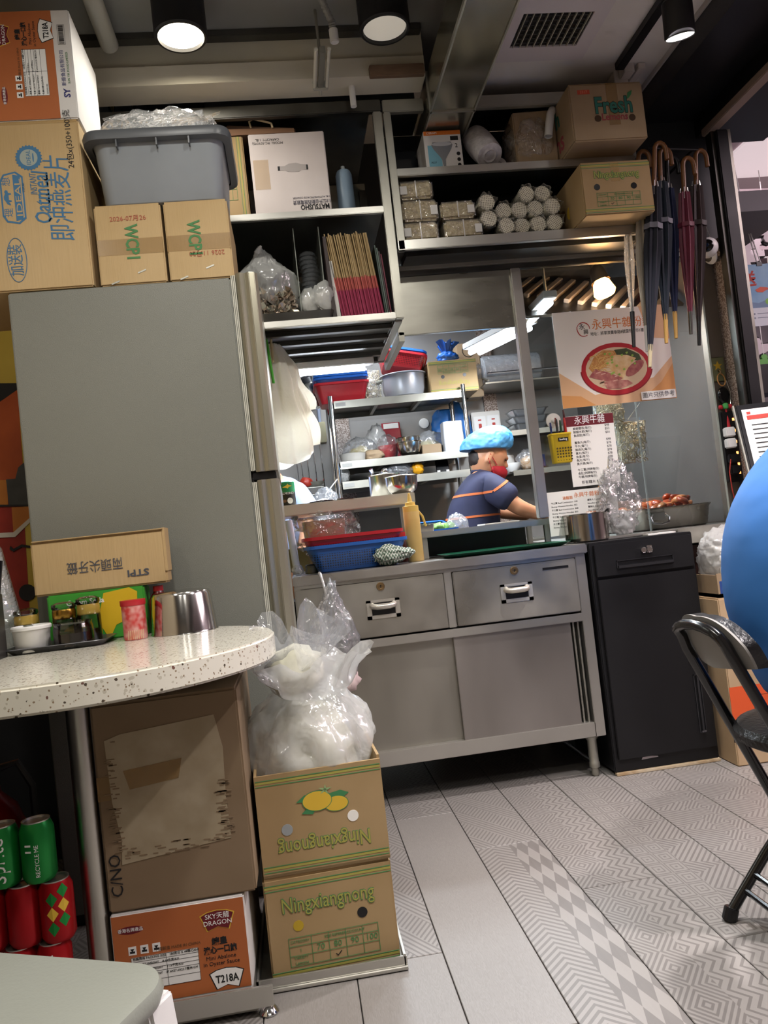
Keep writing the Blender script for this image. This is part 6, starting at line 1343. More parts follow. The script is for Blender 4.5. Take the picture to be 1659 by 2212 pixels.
for s in (-1, 1): blob('red_knot', mat('knot_red', 'b82430', .7), kc_, (.010,.007,.010), 4+s, .3, 3, 2, loc=(s*.020,-.008,-.085))
MB().tube([(0,-.01,-.085),(0,-.01,-.11)], .004, 6).build('tassel_cord', MATS['knot_red'], kc_); MB().loft([[V((.007*s*math.cos(a), -.01+.006*s*math.sin(a), z)) for a in [i*.785 for i in range(8)]] for s, z in ((.7,-.105),(1,-.12),(1.4,-.16))]).build('tassel', MATS['knot_red'], kc_); MB().tube([(.018*math.cos(a), -.008, -.15+.035*math.sin(a)) for a in [i*.42 for i in range(15)]], .0015, 6, closed=True).build('loop', mat('cord_red', 'b04a30', .5), kc_, smooth=True)
ps = thing('power_strip', 'black vertical power strip with two white chargers and indicator lights', 'power strip', (1.762, 2.972, 1.02))
MB().box((-.026,-.012,0), (.036,.016,.285)).build('body', MATS['black_plastic'], ps, .004)
for z in (.18, .135): MB().box((-.030,-.040,z), (.010,-.012,z+.038)).build('charger', MATS['white_plastic'], ps, .004)
for z in (.03, .075): MB().box((-.024,-.034,z), (.014,-.012,z+.036)).build('plug', MATS['black_plastic'], ps, .004)
for z in (.245, .20, .155, .11, .065, .03): MB().box((.018,-.0135,z), (.026,-.0118,z+.010)).build('indicator', mat('neon_orange', 'ff9a50', .4, emit=4), ps)
MB().tube([(-.02,-.03,.09),(-.035,-.035,.04),(-.03,-.03,-.03),(-.015,-.02,-.10)], .0022, 6).build('red_cable', MATS['ink_red'], ps, smooth=True); MB().tube([(.02,-.01,0),(.025,-.01,-.04),(.03,.0,-.10)], .004, 6).build('lead', MATS['black_plastic'], ps, smooth=True)
o = MB().box((1.745, 2.94, .862), (1.79, 2.985, .935)).build('card_terminal', MATS['black_plastic'], None, .005); tag(o, 'small black box standing on the ledge below the power strip', 'box')

# ------------------------------------------------------------------ right foreground: cartons, menu stand, mall
t = carton('snack_carton', 'tall tan carton with an orange band standing beside the black cabinet', 'carton', 1.475, 1.76, 2.690, 0, .60, .20, mat('carton_tan', 'bfa583', .8, noise_scale=4, color2='b09674'))
decal('printed_band', t, rect(.283, .115, 0, .285-.06), mat('band_orange', 'd9592c', .6), (0, -.1006, 0)); decal('printed_band', t, rect(.20, .05, .02, .115), MATS['band_orange'], (0, -.1006, 0)); text(t, '011', .05, (.05, -.1012, .215), FRONT, mat('ink_salmon', 'e08a60', .6)); text(t, '20g x 24', .028, (.0, -.1012, .115), FRONT, MATS['ink_salmon']); frame_decal('printed_frame', t, .19, .06, .0012, K, (.04, -.1010, .215)); frame_decal('printed_frame', t, .045, .055, .003, K, (-.125, -.1010, .115))
t = thing('carton_tray', 'torn open tan carton with blue corner under the white bags', 'carton', (1.60, 2.795, .605))
MB().box((-.115,-.10,0), (.12,.10,.012)).build('base', MATS['kraft_plain'], t); MB().prism([(-.115,0),(.12,0),(.12,.035),(-.03,.04),(-.05,.085),(-.115,.085)], -.10, -.094, 'y').build('front_wall', MATS['kraft_plain'], t); MB().box((-.115,-.094,0), (-.109,.1,.08)).build('side_wall', MATS['kraft_plain'], t); decal('printed_corner', t, rect(.035,.045), mat('ink_royal', '2a4a8c', .6), (-.09,-.1008,.035))
MB().box((-.10,-.09,.012), (.11,.09,.03)).build('flap', MATS['kraft_dark'], t)
t = thing('box_bag', 'white plastic bag of stacked takeaway boxes on the torn carton', 'bag', (1.61, 2.80, .637))
for k in range(4): MB().box((-.085,-.07,.012+.034*k), (.085,.07,.042+.034*k)).build('takeaway_box', mat('foam_box', 'e6e2dc', .6), t, .005)
blob('film', MATS['film_milky'], t, (.115,.09,.105), 41, .12, 2.6, 5, crease=.5, fn=lambda p, d: V((max(-.118, min(.13, p.x)), max(-.09, min(.09, p.y)), p.z)))
ms = thing('menu_stand', 'black framed menu board on a stand by the shop entrance', 'sign', (1.66, 2.43, 0), R(-14))
MB().lathe([(0,.02),(.14,.012),(.14,0),(0,0)], n=28).build('base', MATS['black_metal'], ms, smooth=40); MB().cyl((0,.03,.015), (0,.03,1.0), .014, n=12).build('pole', MATS['black_metal'], ms, smooth=True)
Mt = Matrix.Translation((0,.02,.96)) @ Matrix.Rotation(R(-18), 4, 'X')
MB().box((-.13,-.008,0), (.13,.012,.33), Mt).build('frame', mat('frame_black', '1c1c1e', .3), ms, .006); MB().box((-.136,-.004,.0), (-.131,.008,.33), Mt).build('edge', MATS['steel_dull'], ms); MB().box((-.112,-.0095,.02), (.112,-.0085,.308), Mt).build('sheet', MATS['paper'], ms)
for (z, h, m_, x0, x1) in ((.268,.016,MATS['ink_red'],-.10,.10), (.288,.010,MATS['ink_red'],-.098,-.085)): MB().box((x0,-.0102,z), (x1,-.0096,z+h), Mt).build('printed_heading', m_, ms)
for i in range(12): MB().box((-.09,-.0102,.245-.017*i), (-.02+.02*(i % 3),-.0096,.249-.017*i), Mt).build('printed_line', K, ms)
hp = thing('hanging_poster', 'blue seaside poster hung on strings outside the shop', 'poster', (2.48, 3.8, 1.83))
MB().box((-.06,-.002,0), (.20,0,.325)).build('sheet', mat('sea_blue', '8fb4d0', .5, noise_scale=8, color2='6a9ac4'), hp)
decal('printed_base', hp, rect(.258,.10,.07,.05), mat('sea_white', 'd5dce4', .5), (0,-.0024,0)); text(hp, '送', .085, (-.01,-.0028,.245), FRONT, MATS['ink_red'], bold=.002)
decal('printed_lobster', hp, [(.02,.19),(.05,.205),(.085,.20),(.10,.19),(.08,.185),(.06,.175),(.03,.178)], mat('lobster', 'd0502e', .5), (0,-.0028,0)); decal('printed_reef', hp, [(-.06,.10),(-.02,.13),(.03,.12),(.08,.135),(.13,.12),(.198,.13),(.198,.095),(-.06,.095)], mat('reef', '6a86a8', .5), (0,-.0026,0)); decal('printed_fruit', hp, ell(.022,.018,cx=.09,cy=.125), mat('limegreen', '7ab648', .5), (0,-.003,0))
for i in range(2): decal('printed_line', hp, rect(.07,.004,.05,.065-.022*i), mat('ink_faint', '8a94a4', .6), (0,-.003,0)); decal('printed_dot', hp, ell(.005,.005,cx=-.0,cy=.065-.022*i), MATS['ink_faint'], (0,-.003,0))
MB().box((.045,-.006,.315), (.075,.004,.335)).build('binder_clip', MATS['black_plastic'], hp); MB().tube([(.05,0,.335),(.02,.0,.52),(-.02,.0,1.018)], .003, 6).build('string', MATS['white_plastic'], hp); MB().tube([(.07,0,.335),(.03,.0,.52)], .003, 6).build('string', MATS['white_plastic'], hp)
def puzzle(name, label, c, s, m, face='y'):
    pts = []
    for side in range(4):
        for u, v in ((-.5,0),(-.14,0),(-.18,.12),(-.12,.24),(0,.28),(.12,.24),(.18,.12),(.14,0)):
            sg = 1 if side % 2 == 0 else -1; a = -math.pi/2*side; x, y = u, .5+v*sg; pts.append((x*math.cos(a)-y*math.sin(a), x*math.sin(a)+y*math.cos(a)))
    t = thing(name, label, 'decor', c)
    o = MB().prism([(p[0]*s, p[1]*s) for p in pts], 0, .02, 'y').build('panel', m, t); o2 = MB().prism([(p[0]*s*1.1, p[1]*s*1.1) for p in pts], .012, .03, 'y').build('outline', MATS['black_plastic'], t); return t
PW = mat('puzzle_white', 'c4bcc0', .5)
for k, (px, py, y, s, m_, lab) in enumerate(((1655, 478, 4.2, .16, PW, 'grey puzzle-piece sign hanging highest in the mall'), (1612, 545, 4.6, .13, PW, 'pale puzzle-piece sign behind the blue poster'), (1632, 535, 4.9, .12, PW, 'small puzzle-piece sign beside the pale one'), (1640, 770, 5.4, .18, PW, 'white puzzle-piece panel below the dark band'), (1655, 795, 5.2, .13, mat('puzzle_green', '6aa85a', .5), 'green puzzle-piece panel in the mall'))):
    p = aty(px, py, y); t = puzzle('puzzle_sign', lab, tuple(p), s, m_)
    MB().cyl((0,.01,s*.5), (0,.01,2.85-p.z), .003, n=6).build('string', MATS['white_plastic'], t)
o = MB().box((2.55, 4.3, 1.55), (4.6, 4.5, 1.72)).build('shop_fascia', MATS['black_panel']); tag(o, 'dark horizontal shop fascia in the mall below the blue poster', 'sign')
o = MB().box((2.5, 5.6, .0), (4.6, 5.9, 1.22)).build('mall_counter', mat('counter_blue', '44506a', .4)); tag(o, 'dark blue counter front far out in the mall', 'counter')
ml = thing('banner', 'white and red hanging banner in the mall', 'banner', (2.98, 4.3, 1.95)); MB().box((-.05,-.003,0), (.35,0,.40)).build('sheet', MATS['paper'], ml); decal('printed_text_block', ml, rect(.3,.07,.15,.30), mat('banner_pink', 'c05a68', .5), (0,-.004,0)); decal('printed_text_block', ml, rect(.25,.05,.15,.17), MATS['banner_pink'], (0,-.004,0)); MB().cyl((.15,0,.40), (.15,0,.9), .004, n=6).build('string', MATS['white_plastic'], ml)
for k in range(3):
    o = MB().box((2.2, 3.4+k*.9, 2.70), (5.0, 3.55+k*.9, 2.849)).build('trim_%d' % (9+k), mat('mall_beam', 'a89a9e', .6)); struct(o)
for k, (x, y) in enumerate(((3.4, 1.6), (3.4, 4.6))):
    o = MB().box((x-.8, y-1.2, 2.835), (x+.8, y+1.2, 2.849)).build('light_panel', mat('panel_on', 'fff0f2', .5, emit=.5, emit_color='ffeef0')); tag(o, 'wide ceiling light panel in the mall, '+('nearer' if k == 0 else 'farther')+' one', 'lamp')
# ------------------------------------------------------------------ kitchen
Y2 = 4.15
bcn = thing('kitchen_bench', 'long steel kitchen bench along the back wall under the wire rack', 'bench', (0,0,0))
MB().box((-.2, 4.10, .82), (1.79, 4.64, .86)).build('top', SD, bcn, .003); MB().box((-.18, 4.14, .1), (1.77, 4.62, .82)).build('body', SK, bcn)
for x in (-.15, 1.72): MB().cyl((x, 4.2, 0), (x, 4.2, .1), .02, n=12).build('leg', SK, bcn)
rk = thing('kitchen_rack', 'three-tier steel kitchen rack with chrome poles standing on the bench', 'rack', (0,0,0))
CH = MATS['chrome']
for x in (.262, .985):
    for y in (4.165, 4.50): MB().cyl((x, y, .8605), (x, y, 1.735), .0135, n=14).build('pole', CH, rk, smooth=True)
for z, d in ((1.70, 1), (1.375, 0), (1.268, 0)):
    MB().box((.278, 4.15, z-.036), (.97, 4.155, z+.004)).build('shelf_lip', SD, rk, .001); MB().box((.278, 4.155, z-.008), (.97, 4.51, z)).build('shelf', SK, rk); MB().box((.278, 4.505, z-.036), (.97, 4.51, z+.004)).build('shelf_lip', SK, rk)
    for x in (.50, .74): MB().box((x, 4.156, z-.03), (x+.018, 4.504, z-.0085)).build('stiffener', SD, rk)
    MB().box((.286, 4.1485, z-.026), (.34, 4.1495, z-.006)).build('label', mat('label_grey', '9a9a96', .5), rk)
def kx(px, py, y=4.25): return aty(px, py, y)
# top tier
ZK = 1.7045
G2 = 'baskets on the rack top'
p = kx(737, 850, 4.30)
b1 = basket('mesh_basket', 'red basket at the left end of the rack top', (p.x, 4.30, ZK), .30, .24, .11, MATS['red_plastic'], 0, G2)
for k, (dz, m_, lab) in enumerate(((.030, 'blue_plastic', 'lower blue basket nested in the red one on the rack'), (.045, 'blue_plastic', 'upper blue basket nested in the red one on the rack'), (.062, 'basket_white', 'white perforated basket on top of the nested stack'))): basket('mesh_basket', lab, (p.x, 4.30, ZK+dz), .295, .235, .11, MATS[m_], 0, G2)
t = thing('noodle_bag', 'tall bag of curly noodles behind the rack-top baskets', 'noodles', (kx(803, 830, 4.40).x, 4.40, ZK), 0, 'egg noodle bags'); curl_noodles('noodles', t, NM2, 60, .045, .03, .19, 9); MB().box((-.05,-.036,0), (.05,.036,.2)).build('film', MATS['film_clear'], t, .02, 3)
p = kx(872, 830, 4.30)
pt = thing('cooker_pot', 'big grey cooking pot with wide rim on the rack top', 'pot', (p.x, 4.30, ZK))
MB().lathe([(0,0),(.085,0),(.105,.012),(.118,.05),(.122,.125),(.134,.130),(.133,.134),(.118,.132),(.112,.05),(0,.01)], n=40).build('body', mat('enamel_grey', 'b0b3ba', .3, .3), pt, smooth=35)
for s in (-1, 1): MB().tube([(s*.12,-.03,.11),(s*.15,-.025,.105),(s*.15,.025,.105),(s*.12,.03,.11)], .006, 8).build('handle', SD, pt, smooth=True)
t = basket('mesh_basket', 'red basket tipped on top of the grey pot', (p.x-.01, 4.30, ZK+.155), .27, .20, .085, MATS['basket_red'], R(-6), G2); t.rotation_euler = (R(-12), R(14), R(-5)); basket('mesh_basket', 'blue-rimmed basket nested in the tipped red one', (p.x-.008, 4.302, ZK+.175), .265, .195, .085, MATS['blue_plastic'], 0, G2).rotation_euler = (R(-12), R(14), R(-5))
a, b_ = aty(930, 838, 4.20), aty(1027, 770, 4.20)
t = carton('lemon_box', 'lemon carton turned upside down at the right end of the rack top', 'carton', a.x, b_.x, 4.20, ZK, ZK+.178, .30, MATS['kraft_lemon'], flaps=False)
bands(t, (.006, .158)); text(t, 'Ningxiangnong', .036, (0, -.1512, .05), FLIP, MATS['ink_lime'], width=.17); crate_print(t, .17, .05, .128, True); hole(t, -.06, .088, .010); hole(t, .062, .09, .010)
t = thing('tied_bag', 'blue plastic bag tied in a knot standing on the upturned lemon carton', 'bag', (kx(965, 760, 4.32).x, 4.32, ZK+.181)); blob('bag', mat('bag_blue', '1f4f98', .35), t, (.055,.045,.035), 3, .2, 3, 4, crease=.5)
MB().grid(ruf(4, .045, .12, .010, .05, .02), 32, 6).build('knot_frill', MATS['bag_blue'], t, smooth='all', fix=False)
t = carton('brown_box', 'brown carton with ring mark behind the blue bag', 'carton', kx(985, 740, 4.42).x, kx(1022, 740, 4.42).x+.03, 4.42, ZK, 2.02, .15, MATS['kraft_plain'], flaps=False); text(t, '↑↑↑↑↑', .03, (0,-.0758,.18), FRONT, K); 
ring = MB().tube([(.035*math.cos(i*.42), .035*math.sin(i*.42), 0) for i in range(15)], .002, 6, closed=True).build('printed_ring', K, t); ring.matrix_basis = basis((0,-.0758,.27), *FRONT)
# middle tier
ZK2 = 1.3795
def kbag(label, px, py, y, size, m, seed, z, inner=None, cat='bag'):
    t = thing('food_bag', label, cat, (kx(px, py, y).x, y, z)); blob('film', m, t, size, seed, .2, 2.8, 4, crease=.5)
    if inner: blob('contents', inner, t, tuple(s*.75 for s in size), seed+1, .2, 3, 3)
    return t
t = thing('plastic_tub', 'off-white oval tub on the middle shelf of the rack', 'tub', (kx(762, 985, 4.24).x, 4.24, ZK2)); MB().lathe([(0,0),(.06,0),(.066,.01),(.07,.042),(.073,.045),(.066,.045),(.06,.01),(0,.006)], n=32).build('body', mat('tub_grey', 'b8b4ac', .5), t, smooth=40)
yel = mat('veg_yellow', 'c4b46a', .5, noise_scale=20, color2='a8944a')
kbag('clear bag of yellow noodles heaped behind the off-white tub', 775, 950, 4.36, (.085,.06,.07), MATS['film_grey'], 61, ZK2, yel)
kbag('knotted white bag behind the heaped noodles', 812, 935, 4.42, (.055,.04,.10), MATS['film_milky'], 63, ZK2)
t = thing('paper_wrap', 'crumpled brown paper wrap on the middle rack shelf', 'paper', (kx(805, 970, 4.26).x, 4.29, ZK2)); blob('wrap', MATS['kraft_plain'], t, (.07,.05,.032), 67, .35, 2.5, 3)
t = thing('spice_pack', 'flat red packet hanging on the kitchen wall behind the rack', 'packet', (kx(842, 905, 4.62).x, 4.62, 1.43)); MB().loft([rrect(.10,.012,.005,0), rrect(.115,.022,.008,.10), rrect(.11,.012,.005,.20)]).build('pack', mat('pack_red', '9a2430', .35), t, smooth=40); MB().box((-.045,-.012,.165), (.045,-.008,.195)).build('header', MATS['paper'], t)
t = thing('enamel_bowl', 'red bowl in a clear bag beside the steel bowls', 'bowl', (kx(838, 965, 4.30).x, 4.31, ZK2)); MB().lathe([(0,0),(.03,0),(.05,.03),(.056,.075),(.058,.078),(.053,.077),(.046,.03),(0,.008)], n=28).build('body', MATS['red_plastic'], t, smooth=40); blob('film', MATS['film_clear'], t, (.06,.06,.07), 71, .15, 2.6, 3, crease=.4)
for k in range(2):
    t = thing('steel_bowl', ('lower' if k == 0 else 'upper')+' of two stacked steel bowls on the middle rack shelf', 'bowl', (kx(884, 965, 4.24).x-.004*k, 4.235, ZK2+.026*k), 0, 'stacked steel bowls'); MB().lathe([(0,0),(.03,0),(.055,.018),(.066,.05),(.068,.075),(.071,.078),(.066,.077),(.06,.05),(.05,.02),(0,.006)], n=36).build('body', MATS['pot_steel'], t, smooth=35)
kbag('clear bag of pale yellow vegetables beside the white tubs', 925, 945, 4.34, (.095,.06,.065), MATS['film_grey'], 75, ZK2, mat('veg_pale', 'c9c08a', .5, noise_scale=18, color2='b0a466'))
t = carton('brown_box', 'small brown carton under the bag of yellow vegetables', 'carton', kx(935, 970, 4.22).x-.06, kx(935, 970, 4.22).x+.05, 4.22, ZK2, ZK2+.055, .09, MATS['kraft_dark'], flaps=False)
t = thing('tub_stack', 'stack of nested white square tubs at the right of the middle rack shelf', 'tub', (kx(978, 950, 4.24).x, 4.24, ZK2))
for k in range(4): MB().loft([rrect(.115,.10,.015,.022*k), rrect(.108,.095,.015,.10+.022*k) , rrect(.10,.09,.012,.10+.022*k), rrect(.108,.094,.012,.022*k)]).build('tub', mat('tub_white', 'd5dae2', .35), t, .002)
t = thing('hanging_sack', 'blue plastic sack hanging behind the rack', 'bag', (kx(975, 905, 4.56).x, 4.57, 1.38)); blob('bag', mat('sack_blue', '2a6cb8', .4), t, (.11,.035,.16), 77, .12, 2.4, 4, crease=.4)
t = thing('wall_dial', 'small white round dial on the kitchen wall', 'dial', (kx(917, 914, 4.63).x, 4.648, kx(917, 914, 4.63).z)); MB().lathe([(0,.012),(.028,.010),(.032,.004),(.032,0)], n=24, M=Matrix.Rotation(R(90), 4, 'X')).build('disc', MATS['white_plastic'], t, smooth=40)
# bottom tier
ZK3 = 1.2725
kbag('knotted clear bag at the left end of the lowest rack shelf', 742, 1035, 4.22, (.035,.03,.04), MATS['film_milky'], 81, ZK3)
t = thing('steel_dish', 'shallow dark steel dish on the lowest rack shelf', 'bowl', (kx(785, 1035, 4.26).x, 4.26, ZK3)); MB().lathe([(0,0),(.06,0),(.085,.02),(.092,.036),(.087,.035),(.06,.006),(0,.004)], n=32).build('body', SK, t, smooth=40)
kbag('clear bag of grey slices on the lowest rack shelf', 862, 1020, 4.22, (.075,.045,.035), MATS['film_grey'], 83, ZK3)
t = thing('snack_packet', 'bright yellow crumpled packet on the lowest rack shelf', 'packet', (kx(903, 1010, 4.19).x, 4.20, ZK3)); blob('packet', mat('pkt_yellow', 'd99a1c', .35), t, (.032,.022,.034), 85, .3, 3, 3)
t = thing('phone', 'black mobile phone leaning on the lowest rack shelf', 'phone', (kx(955, 1000, 4.22).x, 4.22, ZK3)); o = MB().box((-.036,-.004,.0), (.036,.004,.075)).build('body', MATS['black_gloss'], t, .004); o.rotation_euler = (R(-14), 0, 0)
for s in (-.025, .025): MB().box((s-.008,-.012,0), (s+.008,.012,.014)).build('clip', MATS['white_plastic'], t)
# kitchen wall pieces
t = thing('switch_panel', 'white wall panel with two red rocker switches', 'switch', (kx(1051, 920, 4.62).x, 4.627, kx(1051, 920, 4.64).z))
MB().box((-.088,-.012,-.10), (.088,0,.085)).build('plate', mat('switch_white', 'd9d6d0', .4), t, .004)
for s in (-.042, .042):
    MB().box((s-.038,-.020,-.062), (s+.038,-.012,.058)).build('switch', MATS['white_plastic'], t, .003); MB().box((s-.009,-.026,-.032), (s+.009,-.020,.012)).build('rocker', MATS['ink_red'], t, .002); MB().box((s-.010,-.0215,.03), (s+.010,-.0199,.038)).build('indicator', MATS['ink_red'], t)
t = thing('wall_switch', 'white wall switch beside the red face mask', 'switch', (kx(1095, 1005, 4.64).x, 4.649, kx(1095, 1005, 4.64).z)); MB().box((-.04,-.01,-.06), (.05,0,.06)).build('plate', MATS['switch_white'], t, .004); MB().box((-.01,-.014,-.014), (.01,-.01,.014)).build('rocker', MATS['paper_grey'], t)
for k, px in enumerate((1062, 737)):
    o = MB().box((kx(px, 900, 4.64).x-.04, 4.628, .86), (kx(px, 900, 4.64).x+.04, 4.649, 2.3)).build('trim_%d' % (20+k), MATS['granite']); struct(o)
t = thing('wall_conduit', 'pale cable box and conduit on the kitchen wall by the rack pole', 'conduit', (kx(693, 930, 4.60).x, 4.62, kx(693, 930, 4.60).z)); MB().box((-.03,-.03,-.07), (.03,.028,.05)).build('box', mat('conduit_box', 'a8a284', .5), t, .004); MB().cyl((0,0,.05), (0,0,.5), .010, n=10).build('conduit', mat('conduit_blue', '8a94a8', .4), t, smooth=True)
t = thing('steel_cylinder', 'tilted steel thermos cylinder with dark lid on the left kitchen wall', 'cylinder', (kx(672, 850, 4.45).x, 4.45, kx(672, 850, 4.45).z)); q = Matrix.Rotation(R(-18), 4, 'Y')
MB().lathe([(0,-.09),(.042,-.09),(.045,-.085),(.045,.06),(0,.06)], n=24, M=q).build('body', MATS['pan_steel'], t, smooth=40); MB().lathe([(.047,.055),(.047,.085),(.03,.10),(0,.10)], n=24, M=q).build('lid', MATS['black_plastic'], t, smooth=40)
wsf = thing('wall_rack', 'steel wall rack holding the wrapped white rolls', 'rack', (0,0,0)); a = aty(1035, 838, 4.45)
MB().box((a.x, 4.30, a.z-.008), (1.79, 4.648, a.z)).build('shelf', SD, wsf); MB().tube([(a.x+.02,4.30,a.z+.01),(a.x+.02,4.64,a.z+.12)], .006, 6).build('brace', SD, wsf); MB().tube([(a.x+.02,4.30,a.z+.05),(1.78,4.30,a.z+.05)], .006, 6).build('rail', CH, wsf)
t = thing('roll_bag', 'large white roll in clear film on the wall rack behind the cook', 'roll', (a.x+.02, 4.44, a.z+.092)); MB().cyl((.0,0,0), (.34,0,.0), .085, n=32).build('roll', mat('roll_bright', 'd0d4da', .5), t, .008, smooth=40); blob('film_twist', MATS['film_grey'], t, (.045,.05,.05), 87, .3, 3, 3, loc=(-.02,0,-.045)); MB().cyl((-.006,0,0), (.35,0,0), .0885, n=32, cap=False).build('film', MATS['film_clear'], t, smooth=40, fix=False)
for k, (px, py, lab) in enumerate(((1095, 935, 'upper'), (1100, 1020, 'lower'))):
    q_ = aty(px, py, 4.45); s_ = thing('wall_shelf', 'small %s steel wall shelf behind the cook' % lab, 'shelf', (0,0,0)); MB().box((q_.x, 4.36, q_.z-.03), (1.79, 4.365, q_.z)).build('lip', SD, s_); MB().box((q_.x, 4.365, q_.z-.012), (1.79, 4.648, q_.z-.004)).build('board', SK, s_)
    if k == 0:
        for j in range(3):
            t = thing('foil_tray', ('lowest', 'middle', 'topmost')[j]+' foil container stacked on the upper wall shelf', 'tray', (q_.x+.14, 4.48, q_.z+.001+.042*j), 0, 'foil containers'); MB().loft([rrect(.17,.13,.02,0), rrect(.21,.17,.025,.036), rrect(.225,.185,.027,.038), rrect(.20,.16,.025,.037), rrect(.16,.12,.02,.003)]).build('tray', mat('foil', 'c4c8cc', .28, .9), t, smooth=40)
    else:
        kbag('bagged bun on the lower wall shelf', 1140, 995, 4.48, (.06,.05,.06), MATS['film_grey'], 91, q_.z+.001, mat('bun', 'c9a06a', .6)); t = thing('cloth_pad', 'navy folded cloth beside the bagged bun', 'cloth', (q_.x+.20, 4.56, q_.z+.001)); MB().box((-.05,-.05,0), (.05,.05,.11)).build('cloth', mat('cloth_navy', '20305c', .8), t, .02, 3); t = thing('bowl', 'white bowl under a film cover on the lower wall shelf', 'bowl', (q_.x+.03, 4.48, q_.z+.001)); MB().lathe([(0,0),(.03,0),(.05,.03),(.056,.05),(.05,.05),(0,.01)], n=24).build('body', MATS['white_plastic'], t, smooth=40)
# twin tube fitting over the cook, and the left fitting
tf = thing('tube_light', 'bright twin fluorescent fitting above the cook', 'lamp', (1.09, 3.735, 1.87), R(19))
MB().box((-.06,-.24,.0), (.06,.24,.03)).build('housing', MATS['white_plastic'], tf, .003)
for s in (-.028, .028): MB().cyl((s,-.22,-.018), (s,.22,-.018), .014, n=14).build('tube', MATS['tube_on'], tf, smooth=True)
MB().cyl((0,0,.03), (0,0,.45), .006, n=8).build('hanger', SD, tf)
tf2 = thing('tube_light', 'bright fluorescent fitting under the left wall shelf', 'lamp', (.225, 3.36, 1.71))
MB().box((-.19,-.03,-.005), (.19,.03,.0245)).build('housing', MATS['white_plastic'], tf2, .003); MB().cyl((-.17,-.005,-.016), (.15,-.005,-.016), .014, n=14).build('tube', MATS['tube_on'], tf2, smooth=True)
tf3 = thing('tube_light', 'short fluorescent fitting inside the display beside the hatch post', 'lamp', (1.125, 3.20, 1.845))
MB().box((-.03,-.15,0), (.03,.15,.03)).build('housing', MATS['white_plastic'], tf3, .003); MB().cyl((0,-.14,-.018), (0,.14,-.018), .013, n=14).build('tube', MATS['tube_on'], tf3, smooth=True); MB().cyl((0,-.10,.03), (0,-.10,.145), .006, n=8).build('hanger', SD, tf3)
# things on the far side of the riser
zb = .9005
cb2 = thing('prep_bench', 'narrow steel prep bench where the cook works', 'bench', (0,0,0)); MB().box((.48, 3.43, .86), (.99, 3.60, .90)).build('top', SD, cb2, .002); MB().box((.5, 3.44, 0), (.97, 3.58, .86)).build('body', SK, cb2)
p = aty(950, 1120, 3.52)
basket('mesh_basket', 'blue basket of lettuce on the prep bench', (p.x-.02, 3.515, zb), .19, .15, .065, MATS['blue_plastic'], R(-6)); basket('mesh_basket', 'empty blue basket standing up behind the lettuce', (p.x-.055, 3.575, zb+.03), .19, .12, .05, MATS['blue_plastic'], 0).rotation_euler = (R(62), 0, R(-6))
for i in range(5):
    t = blob('lettuce_head', mat('lettuce_%d' % (i % 2), ('7fae52', 'a9c98a')[i % 2], .5, noise_scale=25, color2=('5a8a38', 'd0e0b8')[i % 2]), None, (.030,.026,.022), 95+i, .35, 2.6, 3, loc=(p.x-.07+.026*i, 3.505+.012*(i % 2), zb+.045), crease=.5); tag(t, ('leftmost','second','middle','fourth','rightmost')[i]+' bunch of lettuce heaped in the blue basket', 'lettuce', 'lettuce in the basket')
kbag('clear bag on the prep bench beside the lettuce basket', 985, 1110, 3.50, (.045,.04,.06), MATS['film_grey'], 101, zb); t = thing('red_dish', 'small red dish on the prep bench', 'dish', (aty(985, 1135, 3.5).x, 3.46, zb)); MB().loft([rrect(.07,.05,.01,0), rrect(.085,.065,.012,.03), rrect(.078,.058,.01,.03), rrect(.065,.045,.01,.004)]).build('dish', MATS['red_plastic'], t, smooth=40)
t = thing('sauce_tin', 'small open steel tin on the riser beside the squeeze bottle', 'tin', (.525, 3.15, .9585)); MB().loft([rrect(.06,.05,.006,0), rrect(.066,.056,.007,.028), rrect(.060,.050,.006,.028), rrect(.055,.045,.005,.004)]).build('tin', PS, t, .001); MB().box((-.034,-.029,.029), (.04,.028,.032)).build('lid', S, t)
rj = thing('chilli_jar', 'dark jar with red lid behind the squeeze bottle', 'jar', (.412, 3.09, ZC)); MB().lathe([(0,0),(.026,0),(.027,.09),(.022,.10),(0,.10)], n=20).build('body', mat('chilli_dark', '3a1410', .2), rj, smooth=40); MB().lathe([(.025,.095),(.025,.118),(0,.119)], n=20).build('lid', MATS['red_plastic'], rj, smooth=40)
# strainers and wire rack left of the hatch
wr = thing('utensil_rack', 'wire rack of hanging skimmers behind the left of the hatch', 'rack', (aty(668, 1000, 4.4).x, 4.4, 1.0))
for z in (.0,.04,.08,.12,.16,.20,.24,.28): MB().tube([(-.07,0,z),(.07,0,z)], .0035, 6).build('wire', CH, wr, smooth=True)
for x in (-.07,.07): MB().tube([(x,0,-.14),(x,0,.52)], .005, 6).build('upright', CH, wr, smooth=True)
for i, x in enumerate((-.045,-.01,.03)):
    t = thing('skimmer', ('left','middle','right')[i]+' long-handled skimmer hanging on the wire rack', 'utensil', (wr.location.x+x, 4.38, 1.30), 0, 'hanging skimmers'); MB().tube([(0,0,0),(0,0,.20)], .004, 6).build('handle', CH, t, smooth=True); MB().lathe([(0,-.02),(.03,-.012),(.042,.004),(.045,.006)], n=18).build('bowl', SD, t, smooth=True); MB().tube([(0,0,.20),(.01,0,.21),(0,.02,.222)], .003, 6).build('hook', CH, t)
blob('red_pepper', mat('pepper_red', 'a83020', .4), None, (.035,.03,.03), 111, .2, 2, 3, loc=(wr.location.x-.03, 4.36, 1.285)); tag(bpy.data.objects['red_pepper'], 'red bundle hanging behind the skimmers', 'pepper')
bpy.data.objects['red_pepper'].location.z = 1.28
kbag('clear bag with dark twigs hanging at the left rack pole', 700, 1045, 4.08, (.06,.03,.09), MATS['film_grey'], 113, 1.06)
